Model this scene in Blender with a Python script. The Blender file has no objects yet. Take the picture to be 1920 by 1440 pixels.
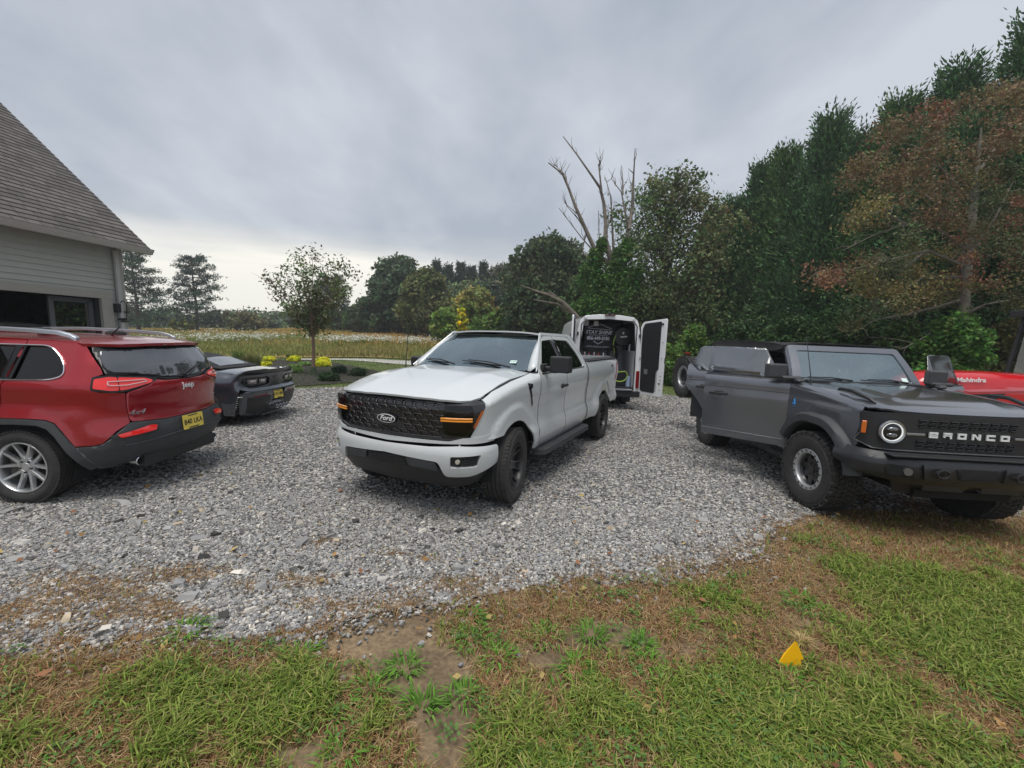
import bpy, bmesh, math, random
import numpy as np
from mathutils import Vector, Matrix
from mathutils.geometry import tessellate_polygon
R = math.radians
scene = bpy.context.scene
COL = scene.collection
# ---------------------------------------------------------------- camera
FPX, PITCH, CAMH, SLOPE = 805.2, R(6.27), 1.8386, R(2.44)
cam_d = bpy.data.cameras.new('camera'); cam = bpy.data.objects.new('camera', cam_d); COL.objects.link(cam)
cam.location = (0, 0, CAMH); cam.rotation_euler = (R(90) - PITCH, 0, 0)
cam_d.sensor_width = 36; cam_d.lens = FPX / 1920 * 36; cam_d.clip_end = 3000; cam_d.clip_start = .05
scene.camera = cam
scene.view_settings.view_transform = 'Standard'; scene.view_settings.look = 'None'
scene.view_settings.gamma = 1; scene.view_settings.exposure = 1.04
# ---------------------------------------------------------------- world
SUN_EL, SUN_AZ = R(74), R(192)          # azimuth measured from +y (view direction) towards +x
w = bpy.data.worlds.new("World"); scene.world = w; w.use_nodes = True
def make_world():
    nt = w.node_tree; N = nt.nodes; L = nt.links; N.clear()
    def n(t, **k):
        a = N.new(t)
        for q, v in k.items(): setattr(a, q, v)
        return a
    def mth(op, a, b=None, c=None):
        m = n('ShaderNodeMath', operation=op)
        for i, v in enumerate((a, b, c)):
            if v is None: continue
            if isinstance(v, (int, float)): m.inputs[i].default_value = v
            else: L.new(v, m.inputs[i])
        return m.outputs[0]
    out = n('ShaderNodeOutputWorld'); bg = n('ShaderNodeBackground'); bg.inputs[1].default_value = .1
    sky = n('ShaderNodeTexSky', sky_type='NISHITA', sun_disc=False, sun_elevation=SUN_EL, sun_rotation=SUN_AZ)
    tc = n('ShaderNodeTexCoord'); sp = n('ShaderNodeSeparateXYZ'); L.new(tc.outputs['Generated'], sp.inputs[0])
    x, y, z = sp.outputs
    zz = mth('ADD', mth('MAXIMUM', z, 0.0), .22)
    u = mth('DIVIDE', x, zz); v = mth('DIVIDE', y, zz)
    cb = n('ShaderNodeCombineXYZ'); L.new(u, cb.inputs[0]); L.new(v, cb.inputs[1])
    mp = n('ShaderNodeMapping'); mp.inputs['Rotation'].default_value = (0, 0, R(-38)); mp.inputs['Scale'].default_value = (1.1, .7, 1)
    L.new(cb.outputs[0], mp.inputs[0])
    n1 = n('ShaderNodeTexNoise'); n1.inputs['Scale'].default_value = 1.15; n1.inputs['Detail'].default_value = 7; n1.inputs['Roughness'].default_value = .5; n1.inputs['Distortion'].default_value = .35
    L.new(mp.outputs[0], n1.inputs[0])
    n2 = n('ShaderNodeTexNoise'); n2.inputs['Scale'].default_value = 4.2; n2.inputs['Detail'].default_value = 4; n2.inputs['Roughness'].default_value = .55
    L.new(mp.outputs[0], n2.inputs[0])
    s = mth('ADD', mth('MULTIPLY', n1.outputs[0], .8), mth('MULTIPLY', n2.outputs[0], .2))
    cr = n('ShaderNodeValToRGB'); L.new(s, cr.inputs[0])
    e = cr.color_ramp.elements
    e[0].position = .38; e[0].color = (2.02, 2.24, 2.58, 1)
    e[1].position = .60; e[1].color = (3.08, 3.26, 3.56, 1)
    q = e.new(.5); q.color = (2.58, 2.78, 3.10, 1)
    # brighter, warmer gap low in the direction of the hidden sun
    sx, sy = math.sin(R(-27)), math.cos(R(-27))
    dt = mth('ADD', mth('MULTIPLY', x, sx), mth('MULTIPLY', y, sy))
    hor = mth('POWER', mth('MAXIMUM', mth('SUBTRACT', 1.0, mth('MULTIPLY', mth('ABSOLUTE', mth('SUBTRACT', z, .05)), 5.6)), 0.0), 1.6)
    az = mth('POWER', mth('MAXIMUM', dt, 0.0), 9.0)
    n3 = n('ShaderNodeTexNoise'); n3.inputs['Scale'].default_value = 2.2; n3.inputs['Detail'].default_value = 5
    mp3 = n('ShaderNodeMapping'); mp3.inputs['Scale'].default_value = (1.2, 1.2, 11); L.new(tc.outputs['Generated'], mp3.inputs[0]); L.new(mp3.outputs[0], n3.inputs[0])
    gap = mth('MULTIPLY', mth('MULTIPLY', hor, az), mth('ADD', mth('MULTIPLY', n3.outputs[0], 1.8), -.05))
    gap = mth('MINIMUM', mth('MULTIPLY', gap, 6.5), 1.0)
    mx = n('ShaderNodeMix', data_type='RGBA'); L.new(gap, mx.inputs[0]); L.new(cr.outputs[0], mx.inputs[6]); mx.inputs[7].default_value = (5.6, 5.35, 4.7, 1)
    # slightly brighter overall haze near the horizon
    hz = mth('POWER', mth('MAXIMUM', mth('SUBTRACT', 1.0, mth('MULTIPLY', mth('MAXIMUM', z, 0.0), 2.6)), 0.0), 2.0)
    mh = n('ShaderNodeMix', data_type='RGBA'); L.new(mth('MULTIPLY', hz, .45), mh.inputs[0]); L.new(mx.outputs[2], mh.inputs[6]); mh.inputs[7].default_value = (3.3, 3.4, 3.55, 1)
    ml = n('ShaderNodeMix', data_type='RGBA'); ml.inputs[0].default_value = .95; L.new(sky.outputs[0], ml.inputs[6]); L.new(mh.outputs[2], ml.inputs[7])
    L.new(ml.outputs[2], bg.inputs[0]); L.new(bg.outputs[0], out.inputs[0])
make_world()
sd = bpy.data.lights.new('sun', 'SUN'); sd.energy = 1.5; sd.angle = R(36); sd.color = (1, .96, .9)
so = bpy.data.objects.new('sun', sd); COL.objects.link(so)
dv = Vector((math.sin(SUN_AZ) * math.cos(SUN_EL), math.cos(SUN_AZ) * math.cos(SUN_EL), math.sin(SUN_EL)))
so.rotation_euler = dv.to_track_quat('Z', 'Y').to_euler()

# ---------------------------------------------------------------- terrain and picking
def G(x, y):
    """ground height"""
    x = np.asarray(x, float); y = np.asarray(y, float)
    base = -math.tan(SLOPE) * 22 * np.tanh(x / 22)
    t = np.clip((y - 15) / 8, 0, 1); k = t * t * (3 - 2 * t)
    far = np.clip(y - 17, 0, 75) * .036 * k
    side = np.clip((x - 6) / 14, 0, 1)
    return base + far * (1 - .75 * side)
def gz(x, y): return float(G(x, y))
def ray(px, py):
    a = (px - 960) / FPX; v = -(py - 720) / FPX
    return np.array([a, math.cos(PITCH) + v * math.sin(PITCH), -math.sin(PITCH) + v * math.cos(PITCH)])
def at(px, py, y):
    d = ray(px, py); return d * y / d[1] + np.array([0, 0, CAMH])
def onground(px, py):
    d = ray(px, py); s = .5
    for i in range(4000):
        p = d * s + np.array([0, 0, CAMH])
        if p[2] < gz(p[0], p[1]): break
        s *= 1.004
    return p
# ---------------------------------------------------------------- materials
MATS = {}
def nodes(name):
    m = bpy.data.materials.new(name); m.use_nodes = True
    nt = m.node_tree; b = nt.nodes['Principled BSDF']
    return m, nt, b
def link(nt, a, b): nt.links.new(a, b)
def mat(name, col, rough=.5, metal=0, coat=0, spec=.5, bump=0, bscale=60, var=0, vscale=8, sheen=0, crough=.03, emit=None):
    if name in MATS: return MATS[name]
    m, nt, b = nodes(name)
    b.inputs['Base Color'].default_value = (*col, 1); b.inputs['Roughness'].default_value = rough
    b.inputs['Metallic'].default_value = metal; b.inputs['Coat Weight'].default_value = coat; b.inputs['Coat Roughness'].default_value = crough
    b.inputs['Specular IOR Level'].default_value = spec
    if emit: b.inputs['Emission Color'].default_value = (*emit[:3], 1); b.inputs['Emission Strength'].default_value = emit[3]
    if var or bump:
        tc = nt.nodes.new('ShaderNodeTexCoord')
        ns = nt.nodes.new('ShaderNodeTexNoise'); ns.inputs['Scale'].default_value = vscale; ns.inputs['Detail'].default_value = 6; ns.inputs['Roughness'].default_value = .65
        link(nt, tc.outputs['Object'], ns.inputs[0])
        if var:
            mr = nt.nodes.new('ShaderNodeMapRange'); mr.inputs[1].default_value = .3; mr.inputs[2].default_value = .7
            mr.inputs[3].default_value = 1 - var; mr.inputs[4].default_value = 1 + var
            link(nt, ns.outputs[0], mr.inputs[0])
            mx = nt.nodes.new('ShaderNodeMix'); mx.data_type = 'RGBA'; mx.blend_type = 'MULTIPLY'; mx.inputs[0].default_value = 1
            mx.inputs[6].default_value = (*col, 1); link(nt, mr.outputs[0], mx.inputs[7]); link(nt, mx.outputs[2], b.inputs['Base Color'])
            mr2 = nt.nodes.new('ShaderNodeMapRange'); mr2.inputs[3].default_value = max(0, rough - .08); mr2.inputs[4].default_value = min(1, rough + .12)
            link(nt, ns.outputs[0], mr2.inputs[0]); link(nt, mr2.outputs[0], b.inputs['Roughness'])
        if bump:
            nb = nt.nodes.new('ShaderNodeTexNoise'); nb.inputs['Scale'].default_value = bscale; nb.inputs['Detail'].default_value = 3
            link(nt, tc.outputs['Object'], nb.inputs[0])
            bp = nt.nodes.new('ShaderNodeBump'); bp.inputs['Strength'].default_value = bump; bp.inputs['Distance'].default_value = .01
            link(nt, nb.outputs[0], bp.inputs['Height']); link(nt, bp.outputs[0], b.inputs['Normal'])
    MATS[name] = m; return m
def paint(name, col, metal=.0, flake=0, dust=.25, rough=.35):
    """clear-coated car paint with a thin uneven film of road dust low on the body"""
    if name in MATS: return MATS[name]
    m, nt, b = nodes(name); N = nt.nodes
    b.inputs['Metallic'].default_value = metal; b.inputs['Roughness'].default_value = rough
    b.inputs['Coat Weight'].default_value = 1; b.inputs['Coat Roughness'].default_value = .04
    tc = N.new('ShaderNodeTexCoord'); ns = N.new('ShaderNodeTexNoise'); ns.inputs['Scale'].default_value = 3.5; ns.inputs['Detail'].default_value = 9; ns.inputs['Roughness'].default_value = .7
    link(nt, tc.outputs['Object'], ns.inputs[0])
    sp = N.new('ShaderNodeSeparateXYZ'); link(nt, tc.outputs['Object'], sp.inputs[0])
    mr = N.new('ShaderNodeMapRange'); mr.inputs[1].default_value = .95; mr.inputs[2].default_value = .35; mr.inputs[3].default_value = 0; mr.inputs[4].default_value = 1
    link(nt, sp.outputs[2], mr.inputs[0])
    mu = N.new('ShaderNodeMath'); mu.operation = 'MULTIPLY'; link(nt, mr.outputs[0], mu.inputs[0]); link(nt, ns.outputs[0], mu.inputs[1])
    m2 = N.new('ShaderNodeMath'); m2.operation = 'MULTIPLY'; link(nt, mu.outputs[0], m2.inputs[0]); m2.inputs[1].default_value = dust * 1.6
    mx = N.new('ShaderNodeMix'); mx.data_type = 'RGBA'; mx.inputs[6].default_value = (*col, 1); mx.inputs[7].default_value = (.26, .25, .23, 1)
    link(nt, m2.outputs[0], mx.inputs[0]); link(nt, mx.outputs[2], b.inputs['Base Color'])
    cr = N.new('ShaderNodeMapRange'); cr.inputs[1].default_value = .3; cr.inputs[2].default_value = .8; cr.inputs[3].default_value = .03; cr.inputs[4].default_value = .16
    link(nt, ns.outputs[0], cr.inputs[0]); link(nt, cr.outputs[0], b.inputs['Coat Roughness'])
    if flake:
        vo = N.new('ShaderNodeTexVoronoi'); vo.inputs['Scale'].default_value = 900; link(nt, tc.outputs['Object'], vo.inputs[0])
        bp = N.new('ShaderNodeBump'); bp.inputs['Strength'].default_value = flake; bp.inputs['Distance'].default_value = .0006
        link(nt, vo.outputs['Distance'], bp.inputs['Height']); link(nt, bp.outputs[0], b.inputs['Normal'])
    MATS[name] = m; return m
def glass(name, tint=(.5, .5, .5), rough=.02, refl=1.0, ior=1.5, base=0, gt=(1, 1, 1)):
    if name in MATS: return MATS[name]
    m = bpy.data.materials.new(name); m.use_nodes = True; nt = m.node_tree; N = nt.nodes; N.clear()
    o = N.new('ShaderNodeOutputMaterial'); t = N.new('ShaderNodeBsdfTransparent'); g = N.new('ShaderNodeBsdfGlossy'); mx = N.new('ShaderNodeMixShader')
    lw = N.new('ShaderNodeLayerWeight'); lw.inputs[0].default_value = .5
    t.inputs[0].default_value = (*tint, 1); g.inputs['Roughness'].default_value = rough; g.inputs['Color'].default_value = (refl * gt[0], refl * gt[1], refl * gt[2], 1)
    pw_ = N.new('ShaderNodeMath'); pw_.operation = 'POWER'; pw_.inputs[1].default_value = 4.5; link(nt, lw.outputs['Facing'], pw_.inputs[0])
    mb = N.new('ShaderNodeMath'); mb.operation = 'MULTIPLY_ADD'; mb.inputs[1].default_value = .9 - base; mb.inputs[2].default_value = max(base, .05); link(nt, pw_.outputs[0], mb.inputs[0])
    link(nt, mb.outputs[0], mx.inputs[0]); link(nt, t.outputs[0], mx.inputs[1]); link(nt, g.outputs[0], mx.inputs[2]); link(nt, mx.outputs[0], o.inputs[0])
    MATS[name] = m; return m
def attr_mat(name, attr='tint', rough=.8, spec=.3, trans=0, bump=0, bscale=50, mul=(1, 1, 1)):
    if name in MATS: return MATS[name]
    m, nt, b = nodes(name); a = nt.nodes.new('ShaderNodeAttribute'); a.attribute_name = attr
    mx = nt.nodes.new('ShaderNodeMix'); mx.data_type = 'RGBA'; mx.blend_type = 'MULTIPLY'; mx.inputs[0].default_value = 1; mx.inputs[7].default_value = (*mul, 1)
    link(nt, a.outputs['Color'], mx.inputs[6]); link(nt, mx.outputs[2], b.inputs['Base Color'])
    b.inputs['Roughness'].default_value = rough; b.inputs['Specular IOR Level'].default_value = spec
    if trans:
        o = nt.nodes['Material Output']; t = nt.nodes.new('ShaderNodeBsdfTranslucent'); ms = nt.nodes.new('ShaderNodeMixShader'); ms.inputs[0].default_value = trans
        link(nt, mx.outputs[2], t.inputs[0]); link(nt, b.outputs[0], ms.inputs[1]); link(nt, t.outputs[0], ms.inputs[2]); link(nt, ms.outputs[0], o.inputs[0])
    MATS[name] = m; return m
BLACK = mat('black_plastic', (.018, .019, .021), .48, bump=.15, bscale=400, var=.15)
GLOSSBLACK = mat('gloss_black', (.008, .008, .010), .12, coat=1)
GREYPL = mat('dark_grey_plastic', (.045, .048, .052), .55, bump=.25, bscale=500, var=.2)
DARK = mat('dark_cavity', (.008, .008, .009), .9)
RUBBER = mat('tyre_rubber', (.035, .034, .033), .78, bump=.4, bscale=120, var=.35, vscale=14)
CHROME = mat('chrome', (.75, .76, .78), .12, metal=1)
SILVER = mat('rim_silver', (.56, .57, .58), .3, metal=.85, coat=.4, var=.06)
WHITE = mat('white_print', (.8, .8, .8), .5)
SEAM = mat('seam_black', (.004, .004, .005), .9)
FABRIC = mat('seat_fabric', (.03, .03, .033), .85, bump=.3, bscale=200)
# ---------------------------------------------------------------- object helpers
def empty(name, loc=(0, 0, 0), rz=0, parent=None):
    o = bpy.data.objects.new(name, None); COL.objects.link(o); o.location = loc; o.rotation_euler = (0, 0, rz); o.empty_display_size = .2
    if parent: o.parent = parent
    return o
def tag(o, label=None, cat=None, group=None, kind=None):
    if label: o['label'] = label
    if cat: o['category'] = cat
    if group: o['group'] = group
    if kind: o['kind'] = kind
    return o
def link_mesh(name, me, m, parent=None, smooth=35):
    if m: me.materials.append(m)
    if smooth:
        me.shade_smooth(); me.set_sharp_from_angle(angle=R(smooth))
    o = bpy.data.objects.new(name, me); COL.objects.link(o)
    if parent: o.parent = parent
    return o
def bev(o, wd, seg=2, ang=40):
    b = o.modifiers.new('bevel', 'BEVEL'); b.width = wd; b.segments = seg; b.limit_method = 'ANGLE'; b.angle_limit = R(ang); b.harden_normals = True
class MB:
    def __init__(s): s.v = []; s.f = []; s.M = Matrix.Identity(4)
    def at(s, M): s.M = M; return s
    def add(s, vs, fs):
        n = len(s.v); s.v += [tuple(s.M @ Vector(p)) for p in vs]; s.f += [tuple(i + n for i in f) for f in fs]; return s
    def box(s, c, d, rz=0, ry=0, rx=0, tap=1):
        m = Matrix.Translation(c) @ Matrix.Rotation(rz, 4, 'Z') @ Matrix.Rotation(ry, 4, 'Y') @ Matrix.Rotation(rx, 4, 'X')
        x, y, z = d[0] / 2, d[1] / 2, d[2] / 2
        vs = [m @ Vector((a * (tap if cc > 0 else 1), b * (tap if cc > 0 else 1), cc)) for a, b, cc in ((-x, -y, -z), (x, -y, -z), (x, y, -z), (-x, y, -z), (-x, -y, z), (x, -y, z), (x, y, z), (-x, y, z))]
        return s.add(vs, [(0, 3, 2, 1), (4, 5, 6, 7), (0, 1, 5, 4), (1, 2, 6, 5), (2, 3, 7, 6), (3, 0, 4, 7)])
    def tube(s, pts, rad, n=8, cap=True):
        pts = [Vector(p) for p in pts]; k = len(pts)
        if not hasattr(rad, '__len__'): rad = [rad] * k
        vs = []; fs = []; up = None
        for i, p in enumerate(pts):
            t = (pts[min(i + 1, k - 1)] - pts[max(i - 1, 0)]).normalized()
            if up is None:
                up = Vector((0, 0, 1)) if abs(t.z) < .9 else Vector((1, 0, 0))
            a = (up - t * up.dot(t)).normalized(); up = a; b = t.cross(a)
            for j in range(n):
                th = 2 * math.pi * j / n; vs.append(p + (a * math.cos(th) + b * math.sin(th)) * rad[i])
        for i in range(k - 1):
            for j in range(n):
                fs.append((i * n + j, i * n + (j + 1) % n, (i + 1) * n + (j + 1) % n, (i + 1) * n + j))
        if cap: fs.append(tuple(range(n - 1, -1, -1))); fs.append(tuple((k - 1) * n + j for j in range(n)))
        return s.add(vs, fs)
    def cyl(s, a, b, r, r2=None, n=16): return s.tube([a, b], [r, r if r2 is None else r2], n)
    def lathe(s, prof, n=32, close=False):
        """profile (r,h) about local Y: h along y"""
        vs = []; fs = []; k = len(prof)
        for j in range(n):
            c, q = math.cos(2 * math.pi * j / n), math.sin(2 * math.pi * j / n)
            vs += [(r * c, h, r * q) for r, h in prof]
        for j in range(n):
            jj = (j + 1) % n
            for i in range(k - 1 + (1 if close else 0)):
                ii = (i + 1) % k; fs.append((j * k + i, j * k + ii, jj * k + ii, jj * k + i))
        return s.add(vs, fs)
    def prism(s, poly, f, lo, hi):
        """poly 2-D; f(u,v,h)->3-D"""
        n = len(poly); vs = [f(u, v, lo) for u, v in poly] + [f(u, v, hi) for u, v in poly]
        return s.add(vs, [tuple(range(n - 1, -1, -1)), tuple(range(n, 2 * n))] + [(i, (i + 1) % n, n + (i + 1) % n, n + i) for i in range(n)])
    def ball(s, c, r, n=12, m=8):
        if not hasattr(r, '__len__'): r = (r, r, r)
        vs = [(c[0], c[1], c[2] - r[2])]; fs = []
        for i in range(1, m):
            a = -math.pi / 2 + math.pi * i / m
            for j in range(n):
                b = 2 * math.pi * j / n; vs.append((c[0] + r[0] * math.cos(a) * math.cos(b), c[1] + r[1] * math.cos(a) * math.sin(b), c[2] + r[2] * math.sin(a)))
        vs.append((c[0], c[1], c[2] + r[2])); L = len(vs) - 1
        for j in range(n): fs.append((0, 1 + (j + 1) % n, 1 + j)); fs.append((L, 1 + (m - 2) * n + j, 1 + (m - 2) * n + (j + 1) % n))
        for i in range(m - 2):
            for j in range(n): fs.append((1 + i * n + j, 1 + i * n + (j + 1) % n, 1 + (i + 1) * n + (j + 1) % n, 1 + (i + 1) * n + j))
        return s.add(vs, fs)
    def build(s, name, m, parent=None, bevel=0, smooth=35, seg=2):
        me = bpy.data.meshes.new(name); me.from_pydata(s.v, [], s.f); me.update()
        bm = bmesh.new(); bm.from_mesh(me); bmesh.ops.recalc_face_normals(bm, faces=bm.faces); bm.to_mesh(me); bm.free()
        o = link_mesh(name, me, m, parent, smooth)
        if bevel: bev(o, bevel, seg)
        return o
def rnd(poly, r=.03, n=4):
    """round polygon corners; vertices may carry their own radius"""
    out = []; k = len(poly)
    for i in range(k):
        p = Vector(poly[i][:2]); a = Vector(poly[i - 1][:2]); b = Vector(poly[(i + 1) % k][:2])
        q = poly[i][2] if len(poly[i]) > 2 else r
        if q <= 0: out.append(tuple(p)); continue
        da, db = (a - p), (b - p); q = min(q, da.length * .48, db.length * .48)
        s, e = p + da.normalized() * q, p + db.normalized() * q
        for j in range(n + 1):
            t = j / n; out.append(tuple(s * (1 - t) ** 2 + p * 2 * t * (1 - t) + e * t * t))
    return out
def arc(cx, cy, r, a0, a1, n=14): return [(cx + r * math.cos(R(a0 + (a1 - a0) * i / n)), cy + r * math.sin(R(a0 + (a1 - a0) * i / n)), 0) for i in range(n + 1)]
CEN = [Vector((0, 0, .8))]
def patch(name, outline, mapf, m, parent=None, step=(.09, .09), holes=(), th=.018, bevel=.004, out=None, smooth=35):
    """flat outline (with holes) cut into a grid, then bent through mapf(u,v) and given thickness"""
    bm = bmesh.new(); loops = []
    for lp in [outline] + list(holes):
        pts = []
        for p in lp:
            if not pts or (abs(p[0] - pts[-1][0]) + abs(p[1] - pts[-1][1])) > 2e-4: pts.append(p)
        if abs(pts[0][0] - pts[-1][0]) + abs(pts[0][1] - pts[-1][1]) < 2e-4: pts.pop()
        loops.append([Vector((p[0], p[1], 0)) for p in pts])
    allv = [bm.verts.new(p) for lp in loops for p in lp]
    for t in tessellate_polygon(loops):
        try: bm.faces.new([allv[i] for i in t])
        except ValueError: pass
    bmesh.ops.recalc_face_normals(bm, faces=bm.faces[:])
    us = [v.co.x for v in bm.verts]; vv = [v.co.y for v in bm.verts]
    for ax, lo, hi, st in ((0, min(us), max(us), step[0]), (1, min(vv), max(vv), step[1])):
        if not st: continue
        k = math.ceil(lo / st)
        while k * st < hi:
            if k * st > lo + 1e-4:
                co = [0, 0, 0]; co[ax] = k * st + 1.3e-5; no = [0, 0, 0]; no[ax] = 1
                bmesh.ops.bisect_plane(bm, geom=bm.verts[:] + bm.edges[:] + bm.faces[:], plane_co=co, plane_no=no, dist=1e-6)
            k += 1
    dis = []
    for e in bm.edges:
        if len(e.link_faces) != 2: continue
        a, b = e.verts[0].co, e.verts[1].co; on = False
        for ax, st in ((0, step[0]), (1, step[1])):
            if st and abs(a[ax] - b[ax]) < 1e-5 and abs((a[ax] - 1.3e-5) / st - round(a[ax] / st)) < 1e-3: on = True
        if not on: dis.append(e)
    if dis and not holes: bmesh.ops.dissolve_edges(bm, edges=dis, use_verts=False, use_face_split=False)
    for v in bm.verts: v.co = Vector(mapf(v.co.x, v.co.y))
    bm.normal_update(); sc = 0
    c = Vector(out) if out is not None else None
    for f in bm.faces:
        sc += f.normal.dot(c if c is not None else (f.calc_center_median() - CEN[0])) * f.calc_area()
    if sc < 0: bmesh.ops.reverse_faces(bm, faces=bm.faces[:])
    me = bpy.data.meshes.new(name); bm.to_mesh(me); bm.free()
    o = link_mesh(name, me, m, parent, smooth)
    if th:
        s = o.modifiers.new('solid', 'SOLIDIFY'); s.thickness = th; s.offset = -1; s.use_even_offset = False
    if bevel and th: bev(o, bevel, 2, 45)
    return o
class Plan:
    """plan curve: starts along the side (u = x), runs round the corner to the centre and on to the other side"""
    def __init__(s, pts, sgn=1):
        q = []
        k = len(pts)
        P = [Vector(p) for p in pts] + [Vector((p[0], -p[1])) for p in pts[-2::-1]]
        for i in range(len(P) - 1):                      # Catmull-Rom
            p0, p1, p2, p3 = P[max(i - 1, 0)], P[i], P[i + 1], P[min(i + 2, len(P) - 1)]
            for j in range(8):
                t = j / 8; q.append(.5 * ((2 * p1) + (p2 - p0) * t + (2 * p0 - 5 * p1 + 4 * p2 - p3) * t * t + (3 * p1 - p0 - 3 * p2 + p3) * t ** 3))
        q.append(P[-1]); s.sgn = sgn
        d = [0]
        for i in range(1, len(q)): d.append(d[-1] + (q[i] - q[i - 1]).length)
        s.u = np.array(d) * sgn + pts[0][0]; s.X = np.array([p.x for p in q]); s.Y = np.array([p.y for p in q])
        if sgn < 0: s.u = s.u[::-1]; s.X = s.X[::-1]; s.Y = s.Y[::-1]
        s.c = pts[0][0] + sgn * d[-1] / 2                # u at the centre line
    def xy(s, u):
        return np.array([np.interp(u, s.u, s.X), np.interp(u, s.u, s.Y)])
    def __call__(s, u, inset=0):
        if (u < s.u[0] and s.sgn > 0): return np.array([u, s.Y[0] - inset])
        if (u > s.u[-1] and s.sgn < 0): return np.array([u, s.Y[-1] - inset])
        a, b = s.xy(u - .02), s.xy(u + .02); t = b - a; t = t / (np.linalg.norm(t) + 1e-9)
        n = np.array([-t[1], t[0]])
        p = s.xy(u)
        return p - n * inset
    def uy(s, y):
        """u where the curve has the given y (front or rear face)"""
        o = np.argsort(s.Y); return float(np.interp(y, s.Y[o], s.u[o]))
def tf(s, tab, w=.022):
    A = [a for a, b in tab]; B = [b for a, b in tab]
    return float(np.interp([s - 2 * w, s - w, s, s + w, s + 2 * w], A, B) @ np.array([.1, .2, .4, .2, .1]))
def text(s, size, m, parent, M, name='lettering', ext=.002, sx=1, shear=0, off=0, align='CENTER', space=1):
    cu = bpy.data.curves.new('t', 'FONT'); cu.body = s; cu.size = size; cu.extrude = ext; cu.align_x = align; cu.align_y = 'CENTER'
    cu.shear = shear; cu.offset = off; cu.space_character = space; cu.resolution_u = 3
    ob = bpy.data.objects.new('t', cu); COL.objects.link(ob)
    dg = bpy.context.evaluated_depsgraph_get(); me = bpy.data.meshes.new_from_object(ob.evaluated_get(dg))
    bpy.data.objects.remove(ob)
    me.transform(Matrix.Diagonal((sx, 1, 1, 1))); me.transform(M)
    me.materials.clear(); me.materials.append(m)
    o = bpy.data.objects.new(name, me); COL.objects.link(o); o.parent = parent
    return o
def frame(o, xd, yd):
    """matrix whose x,y axes are the given directions at o"""
    x = Vector(xd).normalized(); z = x.cross(Vector(yd)).normalized(); y = z.cross(x)
    return Matrix(((x.x, y.x, z.x, o[0]), (x.y, y.y, z.y, o[1]), (x.z, y.z, z.z, o[2]), (0, 0, 0, 1)))
def vehicle(name, x, y, hd, label, cat, dz=0):
    o = empty(name); h = R(hd)
    o.matrix_world = Matrix.Translation((x, y, gz(x, y) + dz)) @ Matrix.Rotation(SLOPE, 4, 'Y') @ Matrix.Rotation(h, 4, 'Z')
    return tag(o, label, cat)
def mirror2(f):
    for s in (1, -1): f(s)
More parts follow.
